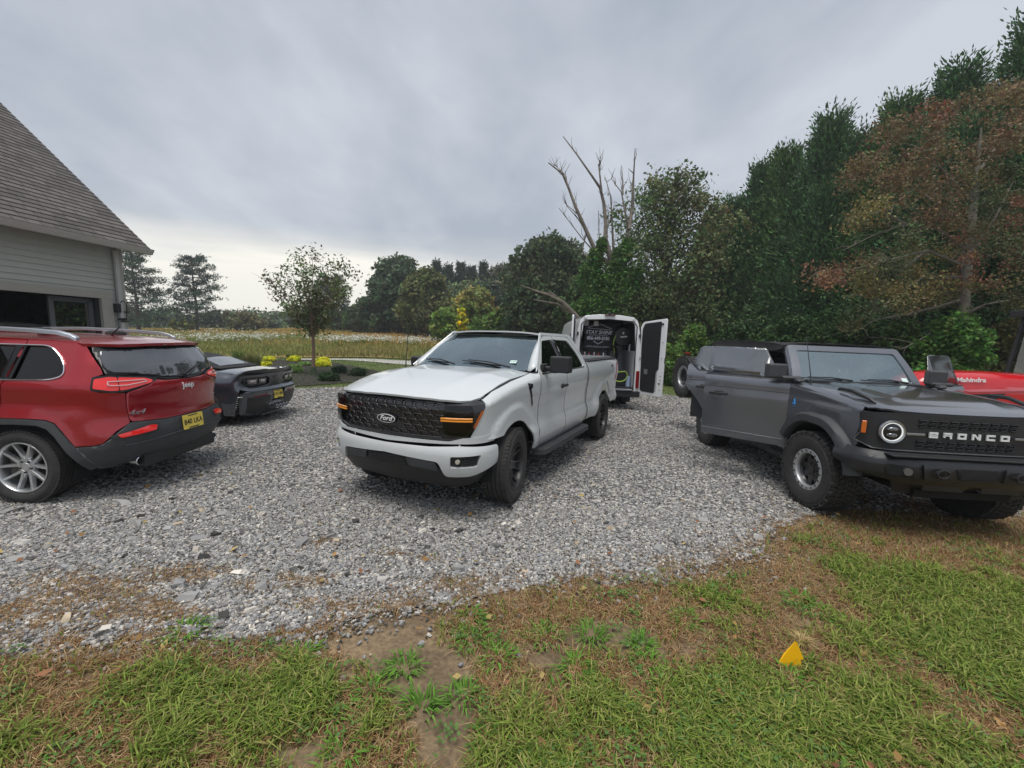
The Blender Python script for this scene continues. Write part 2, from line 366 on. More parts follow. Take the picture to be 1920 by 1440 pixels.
# ---------------------------------------------------------------- wheels
def wheel(parent, x, y, r, wd, rr, style, side=1, steer=0, tread='road', z=None, rimmat=None, rot=0, M0=None):
    """side=+1: outer face looks to +y.  local frame: y outward"""
    M = Matrix.Translation((x, y, r if z is None else z)) @ Matrix.Rotation(R(steer), 4, 'Z')
    if side < 0: M = M @ Matrix.Rotation(math.pi, 4, 'Z')
    if M0 is not None: M = M0
    h = wd / 2
    b = MB().at(M); b.lathe([(0, -.02), (rr * .62, -.02), (rr * .62, -.005), (.09, -.004), (.09, .03), (.0, .03)], 28)
    b.box((rr * .5, -.01, 0), (.12, .09, .2))
    hub = b.build('wheel', mat('brake_metal', (.12, .11, .10), .5, metal=.7, var=.3), parent)
    t = MB().at(M)
    sw = .035 if tread == 'road' else .045
    prof = [(rr * .97, -h * .8), (rr + .015, -h * .9), (rr + (r - rr) * .45, -h * 1.04), (r - sw, -h * .98), (r - .014, -h * .86)]
    if tread == 'road':
        g = .008
        for a in (-.5, -.17, .17, .5):
            prof += [(r - .002, h * (a - .05)), (r - g - .004, h * (a - .035)), (r - g - .004, h * (a + .035)), (r - .002, h * (a + .05))]
    else: prof += [(r - .016, -h * .8), (r - .016, h * .8)]
    prof += [(r - .014, h * .86), (r - sw, h * .98), (r - sw * 1.4, h * 1.0), (r - sw * 1.5, h * 1.03), (rr + (r - rr) * .45, h * 1.05), (rr + .03, h * .97), (rr + .016, h * .93), (rr * .99, h * .8)]
    t.lathe(prof, 72)
    rng = random.Random(5)
    n = 64 if tread == 'road' else 48
    for k in range(n):
        a = 2 * math.pi * k / n
        def blk(ax, aa, lx, ly, lz, tw=0, rad=r - .008, tilt=0):
            m = Matrix.Rotation(-aa, 4, 'Y') @ Matrix.Translation((rad, ax, 0)) @ Matrix.Rotation(tilt, 4, 'Z') @ Matrix.Rotation(tw, 4, 'X')
            s0 = t.M; t.at(M @ m); t.box((0, 0, 0), (lx, ly, lz), tap=1); t.at(s0)
        if tread == 'road':
            L = 2 * math.pi * r / n
            for sg in (1, -1): blk(sg * h * .76, a, .018, h * .38, L * .8, 0, r - .011, sg * -.12)
        else:
            L = 2 * math.pi * r / n
            for sg in (1, -1):
                o2 = .5 if sg > 0 else 0
                lng = .30 if k % 2 else .38
                blk(sg * h * (.80 if k % 2 else .84), a + o2 * L / r, .022, h * lng, L * .76, sg * .2, r - .011, sg * -.16)
                blk(sg * h * .42, a + (o2 + .35) * L / r, .022, h * .36, L * .62, sg * .55, r - .009)
                blk(sg * h * .10, a + (o2 + .1) * L / r, .022, h * .26, L * .55, -sg * .5, r - .009)
                blk(sg * h * .985, a + o2 * L / r, .022 if k % 2 else .034, h * .05, L * .62, 0, r - .040)
    t.build('tyre', RUBBER, hub, smooth=30)
    q = MB().at(M)
    rim = [(rr * 1.03, h * .86), (rr * 1.03, h * .94), (rr * .985, h * .95), (rr * .955, h * .86), (rr * .93, h * .5), (rr * .91, -h * .7)]
    if style == 'bead':            # black centre, silver beadlock ring with bolts
        q.lathe([(rr * .93, -h * .7), (rr * .93, h * .55), (rr * .80, h * .60), (rr * .74, h * .46), (rr * .72, h * .40), (rr * .70, h * .1)], 40)
        q.lathe([(.0, h * .58), (.045, h * .58), (.05, h * .48), (.10, h * .46), (.105, h * .2), (.105, -.02)], 24)
        for k in range(8):
            a = 2 * math.pi * (k + .5) / 8 + rot
            s0 = q.M; q.at(M @ Matrix.Rotation(-a, 4, 'Y'))
            q.prism([(.07, -.045), (rr * .74, -.032), (rr * .74, .032), (.07, .045)], lambda u, v, w_: (u, w_, v), h * .22, h * .44); q.at(s0)
        for k in range(6):
            a = 2 * math.pi * k / 6; q.at(M); q.cyl((.07 * math.cos(a), h * .4, .07 * math.sin(a)), (.07 * math.cos(a), h * .55, .07 * math.sin(a)), .011, n=6)
        q.at(M); rm = q.build('rim', mat('rim_black', (.014, .014, .016), .35, coat=.3), hub, bevel=.003)
        rg = MB().at(M); rg.lathe([(rr * .79, h * .60), (rr * .80, h * .80), (rr * .84, h * .88), (rr * 1.0, h * .90), (rr * 1.05, h * .84), (rr * 1.05, h * .7), (rr * .8, h * .5)], 48, close=True)
        rg.build('beadlock_ring', mat('ring_silver', (.5, .51, .52), .38, metal=.6, var=.08), hub)
        bl = MB().at(M)
        for k in range(18):
            a = 2 * math.pi * k / 18; bl.cyl((rr * .92 * math.cos(a), h * .86, rr * .92 * math.sin(a)), (rr * .92 * math.cos(a), h * .94, rr * .92 * math.sin(a)), .010, n=6)
        bl.build('ring_bolt', mat('bolt_dark', (.05, .05, .05), .5, metal=.5), hub)
        return hub
    q.lathe(rim, 48)
    def spoke(a, w0, w1, h0, h1, r0=.06, r1=None, dep=.045, twist=0):
        r1 = r1 or rr * .97
        s0 = q.M; q.at(M @ Matrix.Rotation(-a, 4, 'Y')); K = 5
        for i in range(K):
            ta, tb = i / K, (i + 1) / K
            ra, rb = r0 + (r1 - r0) * ta, r0 + (r1 - r0) * tb
            wa, wb = w0 + (w1 - w0) * ta, w0 + (w1 - w0) * tb
            ha = h0 + (h1 - h0) * (ta ** 2); hb = h0 + (h1 - h0) * (tb ** 2)
            oa, ob = twist * ta, twist * tb
            vs = [(ra, ha - dep, oa - wa), (rb, hb - dep, ob - wb), (rb, hb - dep, ob + wb), (ra, ha - dep, oa + wa),
                  (ra, ha, oa - wa * .55), (rb, hb, ob - wb * .55), (rb, hb, ob + wb * .55), (ra, ha, oa + wa * .55)]
            fs = [(0, 1, 5, 4), (4, 5, 6, 7), (7, 6, 2, 3), (0, 3, 2, 1)]
            if i == 0: fs.append((0, 4, 7, 3))
            q.add(vs, fs)
        q.at(s0)
    if style == 'jeep':            # five split Y spokes
        q.lathe([(0, h * .62), (.035, h * .62), (.04, h * .58), (.075, h * .56), (.085, h * .4), (.085, 0)], 24)
        for k in range(5):
            a = 2 * math.pi * k / 5 + rot
            for sg in (1, -1): spoke(a + sg * .05, .026, .017, h * .60, h * .86, .05, rr * .98, .035, sg * rr * .30)
            q.at(M @ Matrix.Rotation(-(a + math.pi / 5), 4, 'Y'))
            q.at(M)
    elif style == 'truck':         # six split spokes, dark
        q.lathe([(0, h * .5), (.05, h * .5), (.055, h * .42), (.10, h * .40), (.11, h * .2), (.11, 0)], 24)
        for k in range(6):
            a = 2 * math.pi * k / 6 + rot
            for sg in (1, -1): spoke(a + sg * .12, .020, .014, h * .42, h * .80, .08, rr * .97, .04, sg * rr * .10)
            spoke(a, .03, .018, h * .36, h * .55, .08, rr * .6, .03)
    elif style == 'ten':
        q.lathe([(0, h * .6), (.06, h * .6), (.07, h * .4), (.07, 0)], 24)
        for k in range(10): spoke(2 * math.pi * k / 10, .02, .014, h * .6, h * .85)
    else:                          # plain steel wheel
        q.lathe([(0, h * .2), (.08, h * .2), (.1, h * .1), (rr * .6, h * .05), (rr * .8, h * .3), (rr * .93, h * .3)], 24)
    q.at(M); rm = q.build('rim', rimmat or SILVER, hub, bevel=.002)
    nl = MB().at(M); cnt = 6 if style == 'truck' else 5; rad = .0695 if style == 'truck' else .057
    for k in range(cnt):
        a = 2 * math.pi * (k + .5) / cnt + rot; zz = h * (.42 if style == 'truck' else .52)
        nl.cyl((rad * math.cos(a), zz, rad * math.sin(a)), (rad * math.cos(a), zz + .022, rad * math.sin(a)), .011, .008, n=8)
    nl.build('lug_nut', CHROME if style == 'truck' else mat('lug_dark', (.08, .08, .085), .4, metal=.8), hub)
    return hub
def plate(parent, M, txt, w=.305, h=.152, sep=True):
    """yellow registration plate; M: x right, y up, z out"""
    YEL = mat('plate_yellow', (.80, .62, .10), .4, var=.12, vscale=20)
    b = MB().at(M); b.prism(rnd([(-w / 2, -h / 2), (w / 2, -h / 2), (w / 2, h / 2), (-w / 2, h / 2)], .012), lambda u, v, k: (u, v, k), 0, .004)
    p = b.build('number_plate', YEL, parent)
    K = mat('plate_ink', (.02, .02, .025), .5)
    text(txt, .085, K, p, M @ Matrix.Translation((0, -.004, .0055)), 'plate_number', .0008, sx=.95, off=.0012)
    t = MB().at(M)
    t.box((0, h / 2 - .014, .0045), (w * .45, .012, .001)); t.box((0, -h / 2 + .012, .0045), (w * .5, .012, .001))
    t.build('plate_band', K, p)
    return p
# ================================================================= fast meshes
rng = np.random.default_rng(7)
def vnoise(x, y, sc, seed=0, oct=3):
    out = np.zeros_like(x, float); amp = 1; tot = 0
    for o in range(oct):
        r = np.random.default_rng(seed + o * 17); T = r.random((256, 256))
        X = x * sc + 131.7; Y = y * sc + 57.3; xi = np.floor(X).astype(int); yi = np.floor(Y).astype(int)
        fx = X - xi; fy = Y - yi; fx = fx * fx * (3 - 2 * fx); fy = fy * fy * (3 - 2 * fy)
        g = lambda a, b: T[a % 256, b % 256]
        out += amp * ((g(xi, yi) * (1 - fx) + g(xi + 1, yi) * fx) * (1 - fy) + (g(xi, yi + 1) * (1 - fx) + g(xi + 1, yi + 1) * fx) * fy)
        tot += amp; amp *= .5; sc *= 2.07
    return out / tot
def fast(name, V, faces, cols=None, m=None, parent=None, smooth=False, jit=None):
    """V (N,k,3) copies of a template whose faces are index tuples; cols (N,3) written to the 'tint' attribute"""
    N, k, _ = V.shape; me = bpy.data.meshes.new(name)
    me.vertices.add(N * k); me.vertices.foreach_set('co', V.astype(np.float32).ravel())
    lens = np.array([len(f) for f in faces]); flat = np.concatenate([np.array(f) for f in faces])
    loops = (np.arange(N)[:, None] * k + flat[None]).astype(np.int32).ravel()
    me.loops.add(len(loops)); me.loops.foreach_set('vertex_index', loops)
    st = np.concatenate([[0], np.cumsum(lens)[:-1]]); per = lens.sum()
    starts = (np.arange(N)[:, None] * per + st[None]).astype(np.int32).ravel()
    me.polygons.add(len(starts)); me.polygons.foreach_set('loop_start', starts)
    me.polygons.foreach_set('use_smooth', np.full(len(starts), smooth)); me.update(calc_edges=True)
    if cols is not None:
        a = me.color_attributes.new('tint', 'FLOAT_COLOR', 'POINT')
        c = np.ones((N, k, 4), np.float32); c[..., :3] = cols[:, None, :] if cols.ndim == 2 else cols
        a.data.foreach_set('color', c.ravel())
    if m: me.materials.append(m)
    if name is None: return me
    o = bpy.data.objects.new(name, me); COL.objects.link(o)
    if parent: o.parent = parent
    return o
def blades(P, h, wd, lean, az, col, name, m, tip=1.15, parent=None):
    """grass blades: P (N,3) bases"""
    N = len(P); d = np.stack([np.cos(az), np.sin(az), np.zeros(N)], 1); s = np.stack([-np.sin(az), np.cos(az), np.zeros(N)], 1)
    up = np.array([0, 0, 1.0]); L = lean[:, None]; H = h[:, None]; W = wd[:, None]
    b0 = P; m1 = P + d * H * L * .35 + up * H * .6 * (1 - .35 * L); t = P + d * H * L * tip + up * H * np.clip(1 - .75 * L, .12, 1)
    V = np.stack([b0 - s * W / 2, b0 + s * W / 2, m1 + s * W * .42, m1 - s * W * .42, t], 1)
    C = np.repeat(col[:, None, :], 5, 1)
    return fast(name, V, [(0, 1, 2, 3), (3, 2, 4)], C, m, parent)
def leafquads(P, nrm, size, asp, roll=None):
    """quads centred on P with random in-plane rotation"""
    N = len(P); nrm = nrm / (np.linalg.norm(nrm, axis=1, keepdims=True) + 1e-9)
    a = np.cross(nrm, rng.normal(size=(N, 3))); a /= (np.linalg.norm(a, axis=1, keepdims=True) + 1e-9); b = np.cross(nrm, a)
    s = size[:, None]; q = (size * asp)[:, None]
    return np.stack([P - a * s, P - b * q, P + a * s, P + b * q], 1)
def dirquads(P, D, size, asp):
    N = len(P); D = D / (np.linalg.norm(D, axis=1, keepdims=True) + 1e-9)
    b = np.cross(D, rng.normal(size=(N, 3))); b /= (np.linalg.norm(b, axis=1, keepdims=True) + 1e-9)
    s = size[:, None]; q = (size * asp)[:, None]
    return np.stack([P - D * s * .3, P + D * s * .3 - b * q, P + D * s, P + D * s * .3 + b * q], 1)
# ================================================================= terrain sheets
GRASS_SOIL = None
def ground_material():
    m, nt, b = nodes('ground_soil'); N = nt.nodes
    tc = N.new('ShaderNodeTexCoord'); sp = N.new('ShaderNodeSeparateXYZ'); link(nt, tc.outputs['Object'], sp.inputs[0])
    n1 = N.new('ShaderNodeTexNoise'); n1.inputs['Scale'].default_value = 1.6; n1.inputs['Detail'].default_value = 9; n1.inputs['Roughness'].default_value = .7; link(nt, tc.outputs['Object'], n1.inputs[0])
    n2 = N.new('ShaderNodeTexNoise'); n2.inputs['Scale'].default_value = 38; n2.inputs['Detail'].default_value = 6; link(nt, tc.outputs['Object'], n2.inputs[0])
    r1 = N.new('ShaderNodeValToRGB'); link(nt, n1.outputs[0], r1.inputs[0]); e = r1.color_ramp.elements
    e[0].position = .3; e[0].color = (.070, .048, .028, 1); e[1].position = .72; e[1].color = (.30, .215, .125, 1)
    r2 = N.new('ShaderNodeValToRGB'); link(nt, n1.outputs[0], r2.inputs[0]); e = r2.color_ramp.elements
    e[0].position = .3; e[0].color = (.055, .095, .022, 1); e[1].position = .7; e[1].color = (.13, .15, .045, 1)
    mr = N.new('ShaderNodeMapRange'); mr.inputs[1].default_value = 5; mr.inputs[2].default_value = 9; link(nt, sp.outputs[1], mr.inputs[0])
    mx = N.new('ShaderNodeMix'); mx.data_type = 'RGBA'; link(nt, mr.outputs[0], mx.inputs[0]); link(nt, r1.outputs[0], mx.inputs[6]); link(nt, r2.outputs[0], mx.inputs[7])
    mm = N.new('ShaderNodeMix'); mm.data_type = 'RGBA'; mm.blend_type = 'MULTIPLY'; mm.inputs[0].default_value = .75
    r3 = N.new('ShaderNodeMapRange'); r3.inputs[1].default_value = .3; r3.inputs[2].default_value = .7; r3.inputs[3].default_value = .55; r3.inputs[4].default_value = 1.35; link(nt, n2.outputs[0], r3.inputs[0])
    link(nt, mx.outputs[2], mm.inputs[6]); link(nt, r3.outputs[0], mm.inputs[7]); link(nt, mm.outputs[2], b.inputs['Base Color']); b.inputs['Roughness'].default_value = .95
    bp = N.new('ShaderNodeBump'); bp.inputs['Strength'].default_value = .8; bp.inputs['Distance'].default_value = .02; link(nt, n2.outputs[0], bp.inputs['Height']); link(nt, bp.outputs[0], b.inputs['Normal'])
    return m
def gravel_material():
    m, nt, b = nodes('gravel'); N = nt.nodes; tc = N.new('ShaderNodeTexCoord')
    v = N.new('ShaderNodeTexVoronoi'); v.inputs['Scale'].default_value = 34; v.inputs['Randomness'].default_value = 1; link(nt, tc.outputs['Object'], v.inputs[0])
    sp = N.new('ShaderNodeSeparateColor'); link(nt, v.outputs['Color'], sp.inputs[0])
    r = N.new('ShaderNodeValToRGB'); link(nt, sp.outputs[0], r.inputs[0]); e = r.color_ramp.elements
    e[0].position = 0; e[0].color = (.030, .032, .037, 1); e[1].position = 1; e[1].color = (.55, .53, .50, 1)
    for p, c in ((.35, (.10, .10, .10)), (.62, (.20, .197, .193)), (.82, (.33, .32, .30)), (.93, (.46, .43, .39))):
        q = e.new(p); q.color = (*c, 1)
    n = N.new('ShaderNodeTexNoise'); n.inputs['Scale'].default_value = .7; n.inputs['Detail'].default_value = 6; n.inputs['Roughness'].default_value = .65; link(nt, tc.outputs['Object'], n.inputs[0])
    mr = N.new('ShaderNodeMapRange'); mr.inputs[1].default_value = .3; mr.inputs[2].default_value = .7; mr.inputs[3].default_value = .75; mr.inputs[4].default_value = 1.2; link(nt, n.outputs[0], mr.inputs[0])
    d = N.new('ShaderNodeMapRange'); d.inputs[1].default_value = .0; d.inputs[2].default_value = .75; d.inputs[3].default_value = 1.05; d.inputs[4].default_value = .55; link(nt, v.outputs['Distance'], d.inputs[0])
    mu = N.new('ShaderNodeMix'); mu.data_type = 'RGBA'; mu.blend_type = 'MULTIPLY'; mu.inputs[0].default_value = 1; link(nt, r.outputs[0], mu.inputs[6]); link(nt, mr.outputs[0], mu.inputs[7])
    link(nt, mu.outputs[2], b.inputs['Base Color']); b.inputs['Roughness'].default_value = .8
    bp = N.new('ShaderNodeBump'); bp.inputs['Strength'].default_value = .9; bp.inputs['Distance'].default_value = .012; bp.invert = True; link(nt, v.outputs['Distance'], bp.inputs['Height']); link(nt, bp.outputs[0], b.inputs['Normal'])
    return m
def noise_material(name, c0, c1, sc, rough=.95, bump=.6, sc2=30):
    m, nt, b = nodes(name); N = nt.nodes; tc = N.new('ShaderNodeTexCoord')
    n = N.new('ShaderNodeTexNoise'); n.inputs['Scale'].default_value = sc; n.inputs['Detail'].default_value = 9; n.inputs['Roughness'].default_value = .72; link(nt, tc.outputs['Object'], n.inputs[0])
    n2 = N.new('ShaderNodeTexNoise'); n2.inputs['Scale'].default_value = sc2; n2.inputs['Detail'].default_value = 5; link(nt, tc.outputs['Object'], n2.inputs[0])
    r = N.new('ShaderNodeValToRGB'); link(nt, n.outputs[0], r.inputs[0]); e = r.color_ramp.elements
    e[0].position = .32; e[0].color = (*c0, 1); e[1].position = .68; e[1].color = (*c1, 1)
    link(nt, r.outputs[0], b.inputs['Base Color']); b.inputs['Roughness'].default_value = rough
    bp = N.new('ShaderNodeBump'); bp.inputs['Strength'].default_value = bump; bp.inputs['Distance'].default_value = .03; link(nt, n2.outputs[0], bp.inputs['Height']); link(nt, bp.outputs[0], b.inputs['Normal'])
    return m
def sheet(name, poly, lift, m, step=.6):
    o = patch(name, poly, lambda x, y: (x, y, gz(x, y) + lift), m, None, (step, step), th=0, out=(0, 0, 1)); tag(o, kind='structure'); return o
def jag(poly, seg=.25, amp=.10, seed=1, close=True):
    """subdivide a polygon's outline and ruffle it"""
    r = random.Random(seed); out = []
    k = len(poly)
    for i in range(k):
        a, b = Vector(poly[i][:2]), Vector(poly[(i + 1) % k][:2]); L = (b - a).length; n = max(1, int(L / seg))
        if L > 30: n = max(1, int(L / 5))
        nn = Vector((-(b - a).y, (b - a).x)).normalized()
        for j in range(n):
            p = a.lerp(b, j / n) + nn * (r.gauss(0, amp) if 0 < j else 0); out.append((p.x, p.y, 0))
    return out
def build_ground():
    gx = np.concatenate([np.linspace(-600, -45, 12), np.linspace(-40, 40, 101), np.linspace(45, 600, 12)])
    gy = np.concatenate([np.linspace(-60, -4, 8), np.linspace(-3, 100, 130), np.linspace(110, 900, 14)])
    X, Y = np.meshgrid(gx, gy); Z = G(X, Y); nx, ny = len(gx), len(gy)
    me = bpy.data.meshes.new('ground'); V = np.stack([X, Y, Z], -1).reshape(-1, 3)
    F = [(j * nx + i, j * nx + i + 1, (j + 1) * nx + i + 1, (j + 1) * nx + i) for j in range(ny - 1) for i in range(nx - 1)]
    me.from_pydata(V.tolist(), [], F); me.shade_smooth(); me.materials.append(ground_material())
    o = bpy.data.objects.new('ground', me); COL.objects.link(o); tag(o, kind='structure')
    global DRIVE
    near = [(-14, 1.9), (-5, 2.1), (-2.84, 2.21), (-2.36, 2.26), (-1.88, 2.31), (-1.16, 2.41), (-.91, 2.63), (-.4, 2.78), (.16, 3.01), (.91, 3.13), (1.5, 3.37), (2.24, 3.65), (2.55, 4.09), (3.3, 4.55), (4.2, 4.8), (5.4, 4.75), (7, 4.9), (14, 5.2)]
    far_ = [(14, 10.5), (9, 12.2), (7.2, 13.2), (6.1, 14.2), (5.5, 15.3), (4.8, 17.5), (1.2, 18.5), (-1.5, 16.8), (-4.4, 14.3), (-6.65, 12.9), (-8.2, 12.4), (-9.3, 12.0), (-14, 12)]
    DRIVE = near + far_
    sheet('driveway', jag(DRIVE, .16, .045, 3), .012, gravel_material(), .7)
    g2 = lambda L: [tuple(onground(*p)[:2]) for p in L]
    bed = g2([(470, 700), (545, 727), (600, 723), (660, 719), (700, 715), (728, 707), (722, 699), (690, 693), (655, 686), (620, 680), (580, 676), (520, 675), (470, 678)])
    sheet('mulch_bed', jag(bed, .3, .04, 5), .03, noise_material('mulch', (.010, .008, .008), (.045, .036, .034), 14, bump=1, sc2=60), .6)
    pa = g2([(560, 673.5), (640, 673.2), (700, 674.2), (770, 678), (900, 688), (1040, 700), (1040, 711), (900, 697), (780, 686), (740, 683), (690, 679), (640, 676), (560, 675.5)])
    sheet('path', jag(pa, .5, .03, 6), .03, noise_material('path_gravel', (.34, .33, .31), (.50, .48, .45), 8), .8)
    p2 = g2([(150, 631), (300, 632), (345, 629.5), (360, 630.5), (330, 634), (250, 637), (150, 637)])
    mw = [(-75, 26), (-30, 22.5)] + [tuple(onground(px, 672)[:2]) for px in (420, 500, 560)] + [tuple(onground(px, py)[:2]) for px, py in ((640, 671), (720, 672), (800, 678), (900, 686), (1000, 694))] + [(3, 24), (8, 40), (8, 90), (-90, 100), (-110, 60)]
    sheet('meadow', jag(mw, 1.2, .15, 8), .05, noise_material('meadow_soil', (.18, .14, .05), (.34, .24, .09), .35), 3)
    return mw
MEADOW = build_ground()
def inpoly(x, y, poly):
    c = np.zeros(len(x), bool); j = len(poly) - 1
    for i in range(len(poly)):
        xi, yi = poly[i][:2]; xj, yj = poly[j][:2]
        c ^= ((yi > y) != (yj > y)) & (x < (xj - xi) * (y - yi) / (yj - yi + 1e-12) + xi); j = i
    return c
def edge_dist(x, y, L):
    d = np.full(len(x), 1e9)
    for a, b in zip(L[:-1], L[1:]):
        ax, ay = a; bx, by = b; t = np.clip(((x - ax) * (bx - ax) + (y - ay) * (by - ay)) / ((bx - ax) ** 2 + (by - ay) ** 2), 0, 1)
        d = np.minimum(d, np.hypot(x - ax - t * (bx - ax), y - ay - t * (by - ay)))
    return d
NEAR = DRIVE[:18]
# ----------------------------------------------------------------- loose stones
PATCH = [(*onground(px, py)[:2], rx, ry) for px, py, rx, ry in ((170, 1110, .50, .16), (330, 1080, .34, .12), (60, 1150, .45, .16), (260, 1150, .35, .10), (560, 1090, .16, .07), (640, 1140, .22, .07), (600, 1020, .12, .06), (460, 1100, .14, .07), (740, 1040, .16, .05), (800, 1050, .12, .05), (860, 1100, .22, .10), (960, 1120, .22, .07), (1240, 1050, .10, .04), (1480, 990, .30, .14), (1560, 975, .35, .12), (1650, 985, .40, .18), (1780, 960, .55, .30), (1450, 1030, .28, .12), (1880, 940, .60, .30), (1600, 935, .3, .1), (1130, 1100, .25, .07))]
def patchy(x, y):
    v = np.zeros(len(x))
    for a, b, rx, ry in PATCH: rx *= 1.25; ry *= 1.35; v = np.maximum(v, np.exp(-((x - a) / rx) ** 2 - ((y - b) / ry) ** 2))
    return np.clip(v * 1.5 + (vnoise(x, y, 7, 77) - .5) * 1.5 - .25, 0, 1) * (v > .12)
def stones(n, y0, y1, smin, smax, name, seed, over=0.0, lab=None):
    r = np.random.default_rng(seed); y = y0 + (y1 - y0) * r.random(n * 2); x = (r.random(n * 2) * 2 - 1) * (1.22 * y + .3)
    ins = inpoly(x, y, DRIVE); ed = edge_dist(x, y, NEAR)
    keep = ins | (r.random(n * 2) < over * np.exp(-ed / .10))
    keep &= r.random(n * 2) > np.maximum(patchy(x, y), ins * np.exp(-ed / .16) * 1.3 * (vnoise(x, y, 5, 78) > .45)) * .95
    x, y = x[keep][:n], y[keep][:n]; n = len(x)
    s = smin + (smax - smin) * r.random(n) ** 2.4
    q = np.array([(-1, -1, -1), (1, -1, -1), (1, 1, -1), (-1, 1, -1), (-1, -1, 1), (1, -1, 1), (1, 1, 1), (-1, 1, 1)], float) * .5
    V = np.repeat(q[None], n, 0) + r.normal(0, .13, (n, 8, 3)); V[:, 4:, :2] *= .72
    V *= np.stack([s * (1 + .5 * r.random(n)), s * (.6 + .4 * r.random(n)), s * (.35 + .35 * r.random(n))], 1)[:, None, :]
    ta, tz = r.normal(0, .3, n), r.random(n) * 6.283
    ca, sa, cz, sz = np.cos(ta), np.sin(ta), np.cos(tz), np.sin(tz)
    y1_ = V[..., 1] * ca[:, None] - V[..., 2] * sa[:, None]; z1 = V[..., 1] * sa[:, None] + V[..., 2] * ca[:, None]
    X = V[..., 0] * cz[:, None] - y1_ * sz[:, None]; Y = V[..., 0] * sz[:, None] + y1_ * cz[:, None]
    P = np.stack([X + x[:, None], Y + y[:, None], z1 + (G(x, y) + .012 + s * .14)[:, None]], -1)
    t = r.random(n); pal = np.array([(.042, .041, .040), (.085, .083, .082), (.14, .137, .134), (.22, .215, .208), (.36, .345, .325), (.58, .55, .50), (.42, .35, .26), (.23, .24, .255)])
    cum = np.cumsum([.13, .20, .20, .16, .12, .10, .05, .04]); idx = np.minimum(np.searchsorted(cum, t), 7); col = pal[idx] * (.82 + .36 * r.random((n, 1))) * np.array((1.01, 1.0, .97))
    big = s > smax * .75; col[big] = col[big] * .5 + np.array((.38, .38, .38)) * .5
    o = fast(name, P, [(4, 5, 6, 7), (0, 1, 5, 4), (1, 2, 6, 5), (2, 3, 7, 6), (3, 0, 4, 7)], col, attr_mat('stone', rough=.75, spec=.35)); tag(o, lab, 'gravel', kind='stuff'); return o
stones(92000, 2.05, 4.6, .008, .026, 'gravel_stones', 1, .35, 'loose grey crushed stone in front of the vehicles')
stones(72000, 4.3, 9.5, .014, .032, 'gravel_stones', 2, 0, 'loose grey crushed stone around the parked vehicles')
stones(30000, 9.0, 17, .026, .050, 'gravel_stones', 4, 0, 'loose pale crushed stone around the van')
stones(120, 2.1, 4.6, .045, .09, 'gravel_stones', 3, .2, 'larger pale slabs of stone near the driveway edge')
